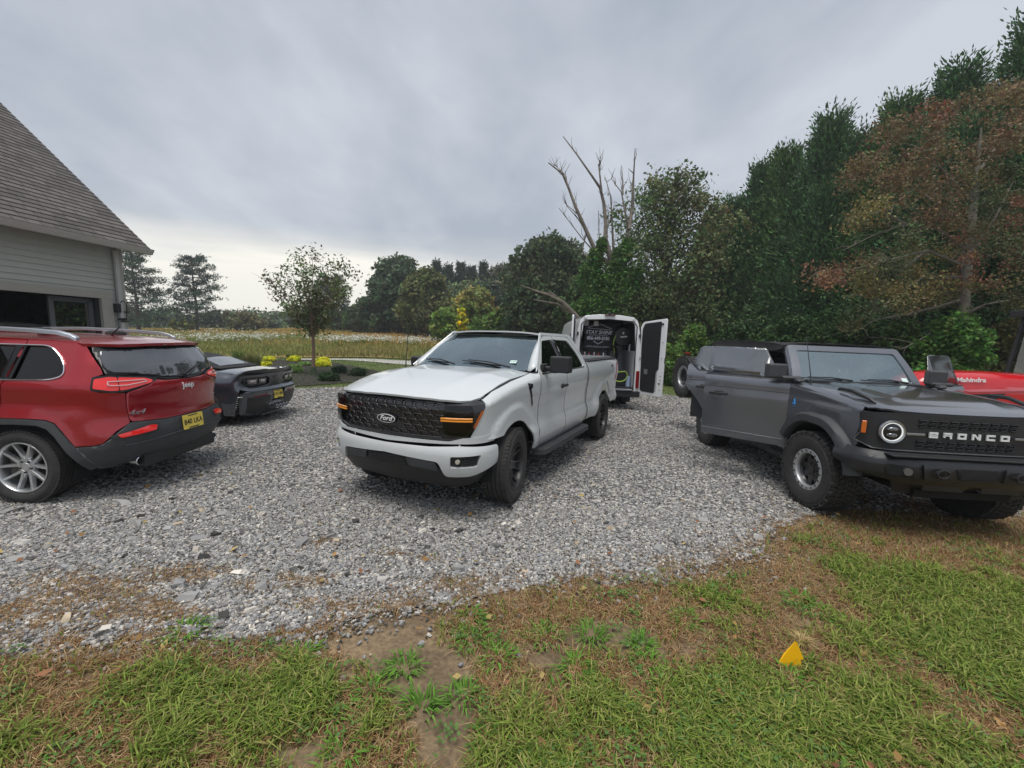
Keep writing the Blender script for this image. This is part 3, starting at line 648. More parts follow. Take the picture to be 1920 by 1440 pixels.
# ----------------------------------------------------------------- lawn
def lawn():
    r = np.random.default_rng(11); n = 560000
    y = 1.15 + (7.5 - 1.15) * r.random(n) ** 1.5; x = (r.random(n) * 2 - 1) * (1.28 * y + .4)
    ins = inpoly(x, y, DRIVE); ed = edge_dist(x, y, NEAR); ed = np.where(ins, -ed, ed)
    # worn earth patches picked from the photograph
    bare = np.zeros(len(x)); greenb = np.zeros(len(x))
    def spot(arr, px, py, rx, ry, k):
        p = onground(px, py); arr += k * np.exp(-((x - p[0]) / rx) ** 2 - ((y - p[1]) / ry) ** 2)
    for a in ((740, 1215, .26, .22, 1.3), (800, 1290, .22, .20, 1.3), (850, 1350, .14, .10, .8), (830, 1420, .18, .12, .9), (560, 1425, .16, .10, .8), (1140, 1195, .30, .12, .9), (1010, 1235, .25, .12, .7), (1180, 1215, .25, .10, .6), (720, 1180, .3, .12, .8), (1500, 1170, .25, .10, .5)): spot(bare, *a)
    for a in ((150, 1330, 1.1, .42, .55), (420, 1310, .5, .25, .45), (1850, 1150, 1.0, .9, .6), (1750, 1300, .7, .5, .45), (1050, 1330, .35, .16, .4), (940, 1400, .3, .14, .4), (1500, 1380, .5, .2, .3), (1620, 1100, .4, .3, .3)): spot(greenb, *a)
    n1 = vnoise(x, y, 1.5, 3); n2 = vnoise(x, y, 6, 5); n3 = vnoise(x, y, 18, 9, 2)
    dens = np.clip(.74 + 1.1 * (n2 - .5) - bare * 1.15, 0.0, 1); dens *= np.clip(.25 + ed / .35, 0, 1) * .97 + .03
    dens = np.where(ins, np.maximum(patchy(x, y), np.exp(ed / .16) * 1.2 * (vnoise(x, y, 5, 78) > .45)) * .95, dens)
    keep = r.random(len(x)) < dens * (.35 + .65 * n3 * 1.4)
    x, y, ed, n1, n2, n3, greenb, bare, ins = (a[keep] for a in (x, y, ed, n1, n2, n3, greenb, bare, ins)); n = len(x)
    g = np.clip((n1 - .5) * 2.6 + (n2 - .5) * 2.6 + .34 + greenb * 1.2 - np.exp(-np.maximum(ed, 0) / .50) * 1.1 - bare * .4 - .20, 0, 1)
    isg = r.random(n) < g * .74 + .04; isg &= ~ins | (r.random(n) < .12)
    H = np.where(isg, .055 + .07 * r.random(n), .035 + .055 * r.random(n)) * (1 + .3 * (greenb > .3)); H = np.where(ins, H * .7, H)
    W = np.where(isg, .0042 + .0035 * r.random(n), .0026 + .002 * r.random(n)) * (1 + .12 * y)
    lean = np.where(isg, .35 + .6 * r.random(n), .6 + .6 * r.random(n)); az = r.random(n) * 6.283
    gp = np.array([(.14, .21, .030), (.19, .26, .040), (.24, .29, .06), (.095, .155, .022), (.29, .28, .09)]); bp = np.array([(.30, .17, .075), (.38, .23, .11), (.22, .11, .05), (.46, .33, .18), (.26, .20, .09)])
    t = (r.random(n) * 5).astype(int); col = np.where(isg[:, None], gp[t], bp[t]) * (.75 + .5 * r.random((n, 1)))
    P = np.stack([x, y, G(x, y)], 1)
    o = blades(P, H, W, lean, az, col, 'lawn_grass', attr_mat('grass_blade', rough=.6, spec=.25, trans=.25)); tag(o, 'patchy lawn grass, green and dry brown, in the foreground', 'grass', kind='stuff')
    n = 110000; x = -12 + 24 * r.random(n); y = -2.5 + 7.5 * r.random(n); k = ~inpoly(x, y, DRIVE) & ((np.abs(x) > 1.25 * y + .3) | (y < 1.2)); x, y = x[k], y[k]; n = len(x); q = r.random(n) < .55 + .5 * (vnoise(x, y, 1.2, 91) - .5)
    o = blades(np.stack([x, y, G(x, y)], 1), .05 + .06 * r.random(n), np.full(n, .011), .4 + .5 * r.random(n), r.random(n) * 6.283, np.where(q[:, None], np.array((.19, .26, .04)), np.array((.34, .22, .11))) * (.75 + .5 * r.random((n, 1))), 'outer_lawn_grass', attr_mat('grass_blade')); tag(o, 'lawn grass to the left and right of the worn strip', 'grass', kind='stuff')
    # broad-leaved crabgrass tufts
    spots = [(885, 1165), (885, 1205), (760, 1255), (935, 1240), (615, 1335), (790, 1330), (1040, 1320), (920, 1395), (1000, 1425), (1110, 1195), (1200, 1215), (1360, 1115), (1340, 1135), (1500, 1130), (1530, 1150), (1590, 1180), (1210, 1250), (1290, 1010 + 160), (300, 1285), (230, 1330), (80, 1420), (560, 1235), (470, 1290), (1480, 1280), (1450, 1330), (1640, 1290), (1150, 1400), (1330, 1300), (1750, 1200), (1850, 1260), (350, 1190), (700, 1300), (1020, 1200), (870, 1310), (1560, 1400), (1080, 1260), (1240, 1340), (640, 1420)]
    Ps, Hs, Ws, Ls, As, Cs = [], [], [], [], [], []
    for px, py in spots:
        p = onground(px, py); k = 70; a = r.random(k) * 6.283; rad = .085 * np.sqrt(r.random(k)) * (.8 + .5 * r.random())
        Ps.append(np.stack([p[0] + rad * np.cos(a), p[1] + rad * np.sin(a), np.full(k, p[2])], 1)); Hs.append(.06 + .05 * r.random(k)); Ws.append(.007 + .005 * r.random(k)); Ls.append(.55 + .5 * r.random(k)); As.append(a + r.normal(0, .5, k))
        Cs.append(np.array((.12, .26, .035)) * (.7 + .6 * r.random((k, 1))))
    o = blades(np.concatenate(Ps), np.concatenate(Hs), np.concatenate(Ws), np.concatenate(Ls), np.concatenate(As), np.concatenate(Cs), 'crabgrass', attr_mat('grass_blade')); tag(o, 'broad bright green crabgrass clumps dotted over the worn lawn', 'grass', kind='stuff')
    n = 5200; y = 1.3 + 4.2 * r.random(n) ** 1.3; x = (r.random(n) * 2 - 1) * (1.25 * y + .3); k = ~inpoly(x, y, DRIVE) & (vnoise(x, y, 3.1, 88) > .56); x, y = x[k], y[k]; n = len(x)
    P = np.repeat(np.stack([x, y, G(x, y)], 1), 5, 0) + r.normal(0, .022, (5 * n, 3)) * np.array((1, 1, 0)); P[:, 2] += .03 + .03 * r.random(5 * n); nr = r.normal(0, .35, (5 * n, 3)); nr[:, 2] = 1; global rng; rng = r
    o = fast('clover', leafquads(P, nr, .007 + .006 * r.random(5 * n), .85), [(0, 1, 2, 3)], np.array((.10, .19, .045)) * (.7 + .6 * r.random((5 * n, 1))), attr_mat('grass_blade')); tag(o, 'small round clover and weed leaves scattered through the lawn', 'weeds', kind='stuff')
    n = 190; y = 1.4 + 4 * r.random(n) ** 1.2; x = (r.random(n) * 2 - 1) * (1.25 * y + .3); P = np.stack([x, y, G(x, y) + .035 + .02 * r.random(n)], 1); nr = r.normal(0, .5, (n, 3)); nr[:, 2] = 1
    o = fast('fallen_leaves', leafquads(P, nr, .018 + .018 * r.random(n), .6), [(0, 1, 2, 3)], np.array([(.30, .17, .06), (.22, .10, .05), (.36, .27, .10)])[(r.random(n) * 3).astype(int)] * (.7 + .5 * r.random((n, 1))), attr_mat('leaf_litter', rough=.8)); tag(o, 'small dry fallen leaves scattered over lawn and gravel', 'leaves', kind='stuff')
    # dry tuft by the flag
    p = onground(1502, 1212); k = 170; a = r.random(k) * 6.283; q = .03 * np.sqrt(r.random(k))
    o = blades(np.stack([p[0] + q * np.cos(a), p[1] + q * np.sin(a), np.full(k, p[2])], 1), .07 + .05 * r.random(k), np.full(k, .004), .3 + .55 * r.random(k), a, np.array((.48, .36, .17)) * (.7 + .6 * r.random((k, 1))), 'dry_grass_tuft', attr_mat('grass_blade'))
    tag(o, 'pale straw coloured grass tuft just behind the yellow flag', 'grass tuft')
    # back lawns: short coarse blades around the bed, the path and right of the van
    n = 90000; y = 11 + 14 * r.random(n); x = -14 + 34 * r.random(n); k = ~inpoly(x, y, DRIVE) & ~inpoly(x, y, MEADOW); x, y = x[k], y[k]; n = len(x)
    col = np.array([(.12, .17, .035), (.17, .19, .05), (.09, .15, .025)])[(r.random(n) * 3).astype(int)] * (.8 + .4 * r.random((n, 1)))
    o = blades(np.stack([x, y, G(x, y)], 1), .05 + .06 * r.random(n), np.full(n, .014), .3 + .5 * r.random(n), r.random(n) * 6.283, col, 'back_lawn_grass', attr_mat('grass_blade')); tag(o, 'short green lawn around the planted bed and beyond the van', 'grass', kind='stuff')
    # yellow marker flag
    p = onground(1486, 1256); T = empty('marker_flag', tuple(p)); tag(T, 'small yellow marker flag standing in the worn lawn', 'flag')
    wi = MB(); wi.tube([(0.012, 0.002, -.03), (.015, 0, .15)], .0015, 5); wi.build('wire', mat('wire', (.3, .3, .3), .4, metal=.8), T)
    f = MB(); d = .0006; Y = mat('flag_yellow', (.95, .50, .004), .5)
    s = .00218
    pts = [(1.75 * a_, 1.75 * b_) for a_, b_ in [(-.048, .001), (.028, -.004), (.020, .033), (.030, .034), (.006, .092), (.001, .094), (-.030, .045), (-.048, .010)]]
    f.add([(a, -d - .010 * math.sin(a * 30), b + .014) for a, b in pts] + [(a, d - .010 * math.sin(a * 30), b + .014) for a, b in pts], [tuple(range(8)), tuple(range(15, 7, -1))] + [(i, (i + 1) % 8, 8 + (i + 1) % 8, 8 + i) for i in range(8)])
    f.build('flag', Y, T, smooth=0)
lawn()
def meadow():
    r = np.random.default_rng(21); n = 90000
    y = 20 + 62 * r.random(n) ** 1.5; x = -1.1 * y + (1.1 * y + 10) * r.random(n); k = inpoly(x, y, MEADOW); x, y = x[k], y[k]; n = len(x)
    n1 = vnoise(x * .45, y, .16, 31); n2 = vnoise(x, y, .5, 33)
    gold = np.array((.46, .32, .11)); green = np.array((.22, .25, .08)); rust = np.array((.36, .22, .11))
    t = np.clip((n1 - .40) * 6, 0, 1)[:, None]; u = np.clip((n2 - .5) * 4, 0, 1)[:, None]
    col = (gold * t + green * (1 - t)) * (1 - .4 * u) + rust * .4 * u; col *= .75 + .5 * r.random((n, 1))
    o = blades(np.stack([x, y, G(x, y)], 1), (.25 + .4 * r.random(n)) * np.clip((y - 19) / 6, .35, 1), .014 + .0011 * y, .15 + .5 * r.random(n), r.random(n) * 6.283, col, 'meadow_grass', attr_mat('meadow_blade', rough=.8, spec=.1, trans=.3)); tag(o, 'tall golden and green meadow grass rising behind the vehicles', 'grass', kind='stuff')
    # white flower drifts
    def drift(n, pts, wid, lab, seed):
        r = np.random.default_rng(seed); c = np.array([onground(*p)[:2] for p in pts]); i = r.integers(0, len(c) - 1, n); t = r.random(n)[:, None]
        q = c[i] * (1 - t) + c[i + 1] * t + r.normal(0, wid, (n, 2)) * np.array((.6, 1)); h = .55 + .35 * r.random(n); keep = vnoise(q[:, 0], q[:, 1], .6, seed) > .47; q = q[keep]; h = h[keep]; n = len(q)
        P = np.stack([q[:, 0], q[:, 1], G(q[:, 0], q[:, 1])], 1)
        st = blades(P, h, np.full(n, .03), .1 + .3 * r.random(n), r.random(n) * 6.283, np.array((.13, .20, .05)) * (.7 + .6 * r.random((n, 1))), 'flower_stems', attr_mat('meadow_blade'))
        Pf = np.repeat(P, 3, 0) + r.normal(0, .10, (3 * n, 3)) * np.array((1, 1, .7)); Pf[:, 2] += np.repeat(h, 3) * .95
        nr = r.normal(size=(3 * n, 3)); nr[:, 2] += 1.5; global rng; rng = r
        V = leafquads(Pf, nr, .035 + .035 * r.random(3 * n), .8)
        o = fast('white_wildflowers', V, [(0, 1, 2, 3)], np.array((.66, .68, .60)) * (.75 + .3 * r.random((3 * n, 1))), attr_mat('petal', rough=.7, trans=.2)); tag(o, lab, 'flowers', kind='stuff'); st.parent = o; 
    drift(900, [(620, 651), (680, 648), (740, 650), (800, 653)], 1.3, 'dense white wildflowers in the meadow to the right of the young tree', 51)
    drift(750, [(345, 650), (400, 648), (470, 646), (560, 647)], 2.4, 'scattered white wildflowers in the meadow behind the sports car', 52)
    drift(120, [(340, 630), (400, 629), (470, 630)], 1.5, 'thin far strip of white wildflowers below the tall pine', 53)
meadow()
# ================================================================= vegetation
LEAF = attr_mat('leaf', rough=.65, spec=.25, trans=.25, mul=(1.6, 1.6, 1.5))
NEEDLE = attr_mat('needle', rough=.7, spec=.2, trans=.15, mul=(1.5, 1.4, 1.3))
BARK = mat('bark', (.085, .068, .055), .9, bump=1, bscale=18, var=.35, vscale=5)
DEADWOOD = mat('dead_wood', (.17, .145, .12), .9, bump=1, bscale=14, var=.4, vscale=4)
def vary(col, n, r, a=.35, hue=.12):
    c = np.array(col) * (1 - a + 2 * a * r.random((n, 1))); return np.clip(c * (1 + hue * r.normal(size=(n, 3))), .004, 1)
def blob_leaves(blobs, r, per, size, spread=.42, shell=.55, asp=.6, up=.4, flat=1.0, cl=9):
    """blobs: (cx,cy,cz,rx,ry,rz,colour,weight) -> leaf quads in clumps through each ellipsoid"""
    global rng; rng = r; VV, CC = [], []
    for b in blobs:
        cx, cy, cz, rx, ry, rz, col, wt = b; nc = max(3, int(per * wt / cl))
        d = r.normal(size=(nc, 3)); d /= np.linalg.norm(d, axis=1, keepdims=True); rad = (shell + (1 - shell) * r.random(nc) ** .6) * (.86 + .22 * r.random(nc))
        c = np.array((cx, cy, cz)) + d * rad[:, None] * np.array((rx, ry, rz)); cc = vary(col, nc, r)
        m = np.mean((rx, ry, rz)); n = nc * cl
        P = np.repeat(c, cl, 0) + r.normal(0, spread * m * .34, (n, 3)) * np.array((1, 1, flat))
        nr = r.normal(size=(n, 3)); nr[:, 2] += up
        VV.append(leafquads(P, nr, size * (.6 + .8 * r.random(n)), asp)); CC.append(np.repeat(cc, cl, 0) * (.82 + .36 * r.random((n, 1))))
    return np.concatenate(VV), np.concatenate(CC)
def deciduous(name, px, depth, top, base, wpx, col, lab, cat='tree', per=7000, seed=1, group=None, lsize=None, lob=9, trunkpx=None, shape=1.0, col2=None, size_k=1.0, crown_lo=.18, shell=.5, zb=None, spread=.42):
    """crown built in the tree's own frame from lobes; px/top/base/width give place and size at the given distance"""
    r = np.random.default_rng(seed); bx = at(px, 640, depth)[0]; z0 = gz(bx, depth) if zb is None else zb; zt = at(px, top, depth)[2]; H = zt - z0; W = wpx / FPX * depth / 2
    T = empty(name, (bx, depth, z0)); tag(T, lab, cat, group)
    blobs = []; k = lob
    for i in range(k):
        t = (i + .5) / k; a = i * 2.4 + r.random() * .8; z = H * (crown_lo + (1 - crown_lo) * (.12 + .76 * t)); wr = math.sin(math.pi * min(1, (t * .85 + .14))) ** .7 * shape
        ro = W * wr * .55; br = W * (.50 + .12 * r.random()) * (.75 + .35 * wr); blobs.append((ro * math.cos(a), ro * math.sin(a), min(z, H - br * .62), br, br, br * .78, col if (col2 is None or r.random() < .6) else col2, 1 / k))
    blobs.append((0, 0, H - W * .42, W * .5, W * .5, W * .42, col, 1 / k)); blobs.append((0, 0, H * (crown_lo + .3 * (1 - crown_lo)), W * .8, W * .8, H * .22, col, 1.3 / k))
    main = list(blobs)
    for bq in main[:k]:
        for _ in range(3):
            d = r.normal(size=3); d /= np.linalg.norm(d); d[2] = abs(d[2]) * .8 - .1; q = .26 + .16 * r.random(); rr_ = bq[3]
            blobs.append((bq[0] + d[0] * rr_ * 1.02, bq[1] + d[1] * rr_ * 1.02, min(bq[2] + d[2] * rr_ * .85, H - rr_ * q * .5), rr_ * q, rr_ * q, rr_ * q * .8, tuple(np.array(bq[6]) * (.8 + .5 * r.random())), .16 / k))
    V, C = blob_leaves(blobs, r, per, lsize or (.0034 * depth + .045) * size_k, shell=shell, spread=spread)
    fast('crown', V, [(0, 1, 2, 3)], C, LEAF, T)
    b = MB(); tr = max(.05, W * .055); b.tube([(0, 0, -.2), (tr * .4, 0, H * .2), (-tr * .5, tr * .4, H * .45), (0, 0, H * .8)], [tr * 1.3, tr, tr * .75, tr * .2], 8)
    for i, bl in enumerate(main[:-2]):
        z = H * (.18 + .4 * i / k); b.tube([(0, 0, z), (bl[0] * .5, bl[1] * .5, z + (bl[2] - z) * .55), (bl[0] * .95, bl[1] * .95, bl[2])], [tr * .5, tr * .3, tr * .1], 5)
    b.build('trunk', BARK, T, smooth=60); return T
def conifer(px, depth, top, wpx, lab, seed, col=(.028, .070, .028), n=2300, group=None, style='cedar', name='cedar_tree', lean=0):
    r = np.random.default_rng(seed); bx = at(px, 640, depth)[0]; z0 = gz(bx, depth); H = at(px, top, depth)[2] - z0; W = wpx / FPX * depth / 2
    T = empty(name, (bx, depth, z0)); tag(T, lab, 'tree', group); global rng; rng = r
    # side leaders give the ragged top outline
    lead = [(0, 0, 1.0, 1.0)] + [(W * (.35 + .25 * r.random()) * math.cos(a), W * .45 * math.sin(a), .50 + .30 * r.random(), .52) for a in r.random(7) * 6.283]
    PP, DD, CC, SS = [], [], [], []
    for lx, ly, hh, ww in lead:
        m = int(n * ww); t = r.random(m) ** .80 * .98 + .02; a = r.random(m) * 6.283
        prof = (1 - t) ** 1.15 * (.70 + .30 * np.minimum(t / .10, 1)) ; lump = .55 + .80 * vnoise(a * 1.9 + lx, t * 9 + ly, 1.5, seed)
        R_ = W * ww * 1.02 * prof * lump + .05; ins = .35 + .65 * r.random(m) ** .45
        P = np.stack([lx * (1 - t * .3) + R_ * ins * np.cos(a), ly * (1 - t * .3) + R_ * ins * np.sin(a), t * H * hh], 1)
        D = np.stack([np.cos(a), np.sin(a), .30 + 1.0 * t + .35 * r.normal(size=m)], 1); c = vary(col, m, r, .45, .10)
        PP.append(P); DD.append(D); CC.append(c); SS.append(np.full(m, 1.0))
    P = np.concatenate(PP); D = np.concatenate(DD); C = np.concatenate(CC); q = 10; m = len(P)
    P2 = np.repeat(P, q, 0) + np.repeat(D, q, 0) * (r.random(m * q)[:, None] * .85 - .25) * (.40 + W * .12) + r.normal(0, .085 + W * .012, (m * q, 3)); D2 = np.repeat(D, q, 0) + r.normal(0, .55, (m * q, 3)); C2 = np.repeat(C, q, 0) * (.75 + .5 * r.random((m * q, 1)))
    V = dirquads(P2, D2, (.085 + .0036 * depth) * (.6 + .8 * r.random(m * q)), .20)
    fast('crown', V, [(0, 1, 2, 3)], C2, NEEDLE, T)
    b = MB(); b.tube([(0, 0, -.2), (0, 0, H * .5), (0, 0, H * .92)], [W * .10, W * .06, .02], 8); b.build('trunk', BARK, T); return T
def pine(px, depth, top, wpx, lab, seed, name='pine_tree', col=(.030, .055, .034), skew=0, base=.10, nb=46):
    r = np.random.default_rng(seed); bx = at(px, 640, depth)[0]; z0 = gz(bx, depth); H = at(px, top, depth)[2] - z0; W = wpx / FPX * depth / 2
    T = empty(name, (bx, depth, z0)); tag(T, lab, 'tree'); global rng; rng = r; PP, CC = [], []; b = MB()
    b.tube([(0, 0, -.3), (.1, 0, H * .35), (-.08, 0, H * .7), (0, 0, H * .99)], [H * .022, H * .016, H * .010, .02], 8)
    for i in range(nb):
        t = base + (1 - base) * (i + r.random()) / nb; a = i * 2.399 + r.normal() * .3; L = W * (1.08 - .75 * ((t - base) / (1 - base)) ** 1.5) * (.55 + .55 * r.random()); L *= 1 + skew * math.cos(a) * t
        e = Vector((math.cos(a) * L, math.sin(a) * L, t * H + L * (.05 + .35 * t) - .1)); s = Vector((0, 0, t * H)); b.tube([s, s.lerp(e, .5) + Vector((0, 0, -.05 * L)), e], [.05 + .006 * L, .035, .012], 4)
        m = int(26 + 34 * L / W); u = (.35 + .65 * r.random(m) ** .7); base_ = np.array(s)[None] + (np.array(e) - np.array(s))[None] * u[:, None]
        off = r.normal(0, 1, (m, 3)) * np.array((.16 * L + .12, .16 * L + .12, .07 + .03 * L)); PP.append(base_ + off); CC.append(np.repeat(vary(col, 1, r, .35), m, 0))
    P = np.concatenate(PP); C = np.concatenate(CC); q = 7; m = len(P); D = r.normal(size=(m * q, 3)); D[:, 2] += .5
    V = dirquads(np.repeat(P, q, 0) + r.normal(0, .10, (m * q, 3)), D, .13 + .15 * r.random(m * q), .14 + .0012 * depth)
    fast('crown', V, [(0, 1, 2, 3)], np.repeat(C, q, 0) * (.8 + .4 * r.random((m * q, 1))), NEEDLE, T); b.build('trunk', BARK, T, smooth=60); return T
# --- far left
pine(262, 58, 468, 118, 'broad hazy pine just right of the house corner', 3, col=(.040, .066, .046), nb=54)
pine(372, 60, 482, 104, 'tall open pine standing alone in the meadow left of the young tree', 5, col=(.034, .058, .044), skew=.25)
pine(628, 66, 520, 84, 'rounded pine behind the crown of the young tree', 8, col=(.034, .052, .026), base=.2, nb=40)
def woods(name, x0, x1, depth, tops, lab, col, seed, dd=14):
    r = np.random.default_rng(seed); blobs = []
    for px in np.arange(x0, x1, 11):
        d = depth + dd * r.random(); tp = np.interp(px, [a for a, b in tops], [b for a, b in tops]) + r.normal() * 4; p = at(px, tp, d); z0 = gz(p[0], d); R_ = 1.1 + 1.3 * r.random(); h = p[2] - z0
        blobs.append((p[0], d, z0 + h * .5, R_ * 1.3, R_ * 1.3, h * .5, tuple(np.array(col) * (.7 + .6 * r.random())), 1))
    V, C = blob_leaves(blobs, r, 520, .30, shell=.5); o = fast(name, V, [(0, 1, 2, 3)], C, LEAF); tag(o, lab, 'woods', kind='stuff')
woods('far_woods', 235, 470, 78, [(235, 575), (330, 588), (470, 588)], 'hazy low woods beyond the left of the meadow', (.095, .125, .080), 61)
woods('far_woods', 430, 720, 74, [(430, 588), (560, 582), (640, 588), (720, 570)], 'hazy low woods behind the young tree', (.082, .108, .068), 62)
woods('far_woods', 640, 1180, 66, [(640, 588), (700, 560), (760, 545), (830, 532), (900, 520), (980, 515), (1060, 505), (1180, 500)], 'soft green woodland filling the gaps of the treeline', (.085, .115, .055), 65, 8)
deciduous('round_shrub', 462, 62, 588, 625, 62, (.11, .11, .06), 'olive rounded shrub before the far woods', 'shrub', 1500, 63)
deciduous('round_shrub', 345, 58, 597, 628, 40, (.13, .15, .05), 'yellow-green shrub at the foot of the tall pine', 'shrub', 1200, 64)
deciduous('shade_tree', 748, 60, 483, 615, 112, (.050, .078, .042), 'large dark oval tree at the left end of the treeline', per=15000, seed=71, lob=14, crown_lo=.05, shell=.6)
deciduous('shade_tree', 690, 58, 560, 612, 70, (.050, .075, .035), 'low bushy tree at the foot of the large oval tree', per=4000, seed=72, crown_lo=.02)
deciduous('shade_tree', 800, 52, 502, 615, 96, (.085, .10, .038), 'olive green rounded tree right of the large oval tree', per=11000, seed=73, lob=12, crown_lo=.02)
TL = 'dark conifers in the far row'
ORD = ['first', 'second', 'third', 'fourth', 'fifth', 'sixth', 'seventh']
for i, (px, tp) in enumerate(((822, 497), (843, 503), (866, 498), (886, 505), (907, 499), (928, 508), (950, 503))):
    conifer(px, 76, tp, 84, 'dark pointed conifer, %s from the left in the far row' % ORD[i], 80 + i, (.040, .062, .042), n=700, group=TL, name='spruce_tree')
deciduous('shade_tree', 965, 62, 492, 612, 120, (.075, .085, .06), 'greyish loose tree behind the golden bush', per=9000, seed=91, lob=11, crown_lo=.05)
deciduous('shade_tree', 915, 58, 530, 612, 90, (.040, .058, .038), 'dark rounded tree directly behind the golden bush', per=6000, seed=92, crown_lo=.02)
deciduous('golden_bush', 892, 44, 543, 622, 92, (.20, .185, .055), 'golden green domed bush at the meadow edge', 'bush', 9000, 93, lob=11, crown_lo=.02, col2=(.14, .16, .05))
deciduous('green_bush', 935, 40, 585, 628, 90, (.085, .15, .035), 'fresh green low bush right of the golden bush', 'bush', 5000, 94, crown_lo=.0)
deciduous('green_bush', 838, 42, 578, 625, 62, (.11, .17, .04), 'fresh green low bush left of the golden bush', 'bush', 4000, 95, crown_lo=.0)
deciduous('yellow_bush', 866, 41, 577, 618, 22, (.36, .34, .03), 'small bright yellow sprig in front of the golden bush', 'bush', 700, 96, crown_lo=.1)
deciduous('shade_tree', 1035, 40, 440, 620, 165, (.062, .080, .045), 'large grey-green tree left of the bare dead tree', per=19000, seed=101, lob=15, crown_lo=.03, col2=(.05, .072, .035))
deciduous('shade_tree', 1000, 37, 520, 625, 120, (.040, .060, .028), 'dark bushy tree low behind the pickup cab', per=8000, seed=102, crown_lo=.0)
deciduous('shade_tree', 1095, 34, 520, 625, 110, (.045, .075, .028), 'dark green bushy tree behind the broken limb', per=9000, seed=103, crown_lo=.0)
# --- dead tree with creeper
def polytree():
    d = 25.0; b0 = at(1165, 640, d); T = empty('dead_tree', (b0[0], d, gz(b0[0], d))); o = np.array(T.location); tag(T, 'bare dead tree with ivy on its lower trunk behind the van', 'tree')
    Q = lambda px, py, dd=0: tuple(at(px, py, d + dd) - o)
    rt = MB(); rt.tube([(0, 0, -.3), Q(1163, 560), Q(1150, 500), Q(1135, 450)], [.34, .27, .20, .15], 8)
    rt.tube([Q(1163, 560), Q(1170, 480, .4), Q(1178, 430, .5)], [.22, .15, .10], 7)
    L = [([(1150, 500), (1120, 478), (1098, 430), (1080, 390), (1066, 352), (1054, 325), (1028, 305)], .15), ([(1054, 325), (1052, 320), (1041, 310)], .04), ([(1066, 352), (1060, 330), (1053, 322)], .045),
         ([(1100, 435), (1085, 412), (1062, 385)], .05), ([(1090, 408), (1072, 392), (1058, 380)], .04), ([(1112, 470), (1090, 445), (1048, 390)], .045),
         ([(1135, 450), (1136, 420), (1132, 380), (1125, 352), (1110, 330), (1082, 290), (1056, 256)], .13), ([(1128, 360), (1124, 320), (1126, 300)], .06), ([(1126, 345), (1122, 310)], .04), ([(1136, 435), (1148, 400), (1150, 390)], .05),
         ([(1150, 470), (1148, 420), (1145, 370), (1135, 332)], .07), ([(1125, 520), (1124, 470), (1122, 395)], .06), ([(1178, 430), (1172, 395), (1165, 360), (1146, 335)], .07), ([(1168, 365), (1166, 312)], .05),
         ([(1180, 430), (1186, 380), (1188, 330), (1191, 278)], .11), ([(1188, 325), (1178, 316)], .035), ([(1184, 400), (1187, 360), (1180, 350)], .04), ([(1105, 490), (1092, 470), (1098, 440)], .05)]
    for pts, w0 in L:
        k = len(pts); rt.tube([Q(p[0], p[1], .25 * math.sin(i * 1.7 + pts[0][0])) for i, p in enumerate(pts)], [max(.014, w0 * (1 - .82 * i / (k - 1))) for i in range(k)], 6)
    tw = random.Random(12)
    for pts, w0 in L:
        if w0 < .04: continue
        for _ in range(5):
            j = tw.randrange(1, len(pts)); s_ = Vector(Q(*pts[j - 1])).lerp(Vector(Q(*pts[j])), tw.random()); e = s_ + Vector((tw.uniform(-.45, .35), tw.uniform(-.4, .4), tw.uniform(.25, .95))); mid = s_.lerp(e, .5) + Vector((tw.uniform(-.1, .1), 0, -.06)); rt.tube([s_, mid, e], [.022, .014, .006], 4)
    rt.build('trunk', DEADWOOD, T, smooth=60)
    r = np.random.default_rng(5); bl = []
    for px, py, w_, h_ in ((1118, 560, 26, 44), (1130, 600, 36, 34), (1104, 520, 20, 26), (1116, 488, 15, 20), (1138, 530, 20, 30), (1168, 555, 34, 40), (1158, 492, 14, 26), (1168, 612, 52, 26), (1182, 520, 24, 22), (1092, 585, 24, 26), (1176, 470, 10, 22), (1128, 462, 8, 14)):
        p = Q(px, py, -.3); bl.append((*p, w_ / FPX * d, w_ / FPX * d * .7, h_ / FPX * d, (.055, .110, .028), .12))
    V, C = blob_leaves(bl, r, 11000, .085, shell=.6); fast('ivy', V, [(0, 1, 2, 3)], C, LEAF, T)
    # fallen grey limb
    g0 = at(1095, 612, 24); T2 = empty('broken_limb', tuple(g0)); o2 = np.array(T2.location); tag(T2, 'pale broken limb sloping down to the left of the dead tree', 'branch'); B = MB(); Q2 = lambda px, py, dd=0: tuple(at(px, py, 24 + dd) - o2)
    B.tube([Q2(1105, 625), Q2(1080, 592), (Q2(1055, 566)), Q2(1030, 553), Q2(1003, 545), Q2(975, 534)], [.16, .13, .10, .07, .05, .02], 6); B.tube([Q2(1080, 592), Q2(1045, 570, .2), Q2(1000, 562, .3)], [.08, .06, .03], 6); B.tube([Q2(1042, 555), Q2(1030, 548), Q2(1026, 552)], [.05, .04, .02], 5)
    B.build('limb', DEADWOOD, T2, smooth=60)
polytree()
deciduous('oak_tree', 1245, 27, 318, 630, 240, (.072, .100, .042), 'tall loose-crowned oak behind the van', per=15000, seed=111, lob=17, crown_lo=.12, shell=.25, col2=(.11, .11, .055), lsize=.10, spread=.5)
deciduous('shade_tree', 1215, 24, 540, 630, 130, (.045, .062, .025), 'dark leafy understorey tree directly behind the van', per=9000, seed=112, crown_lo=.0, lsize=.085)
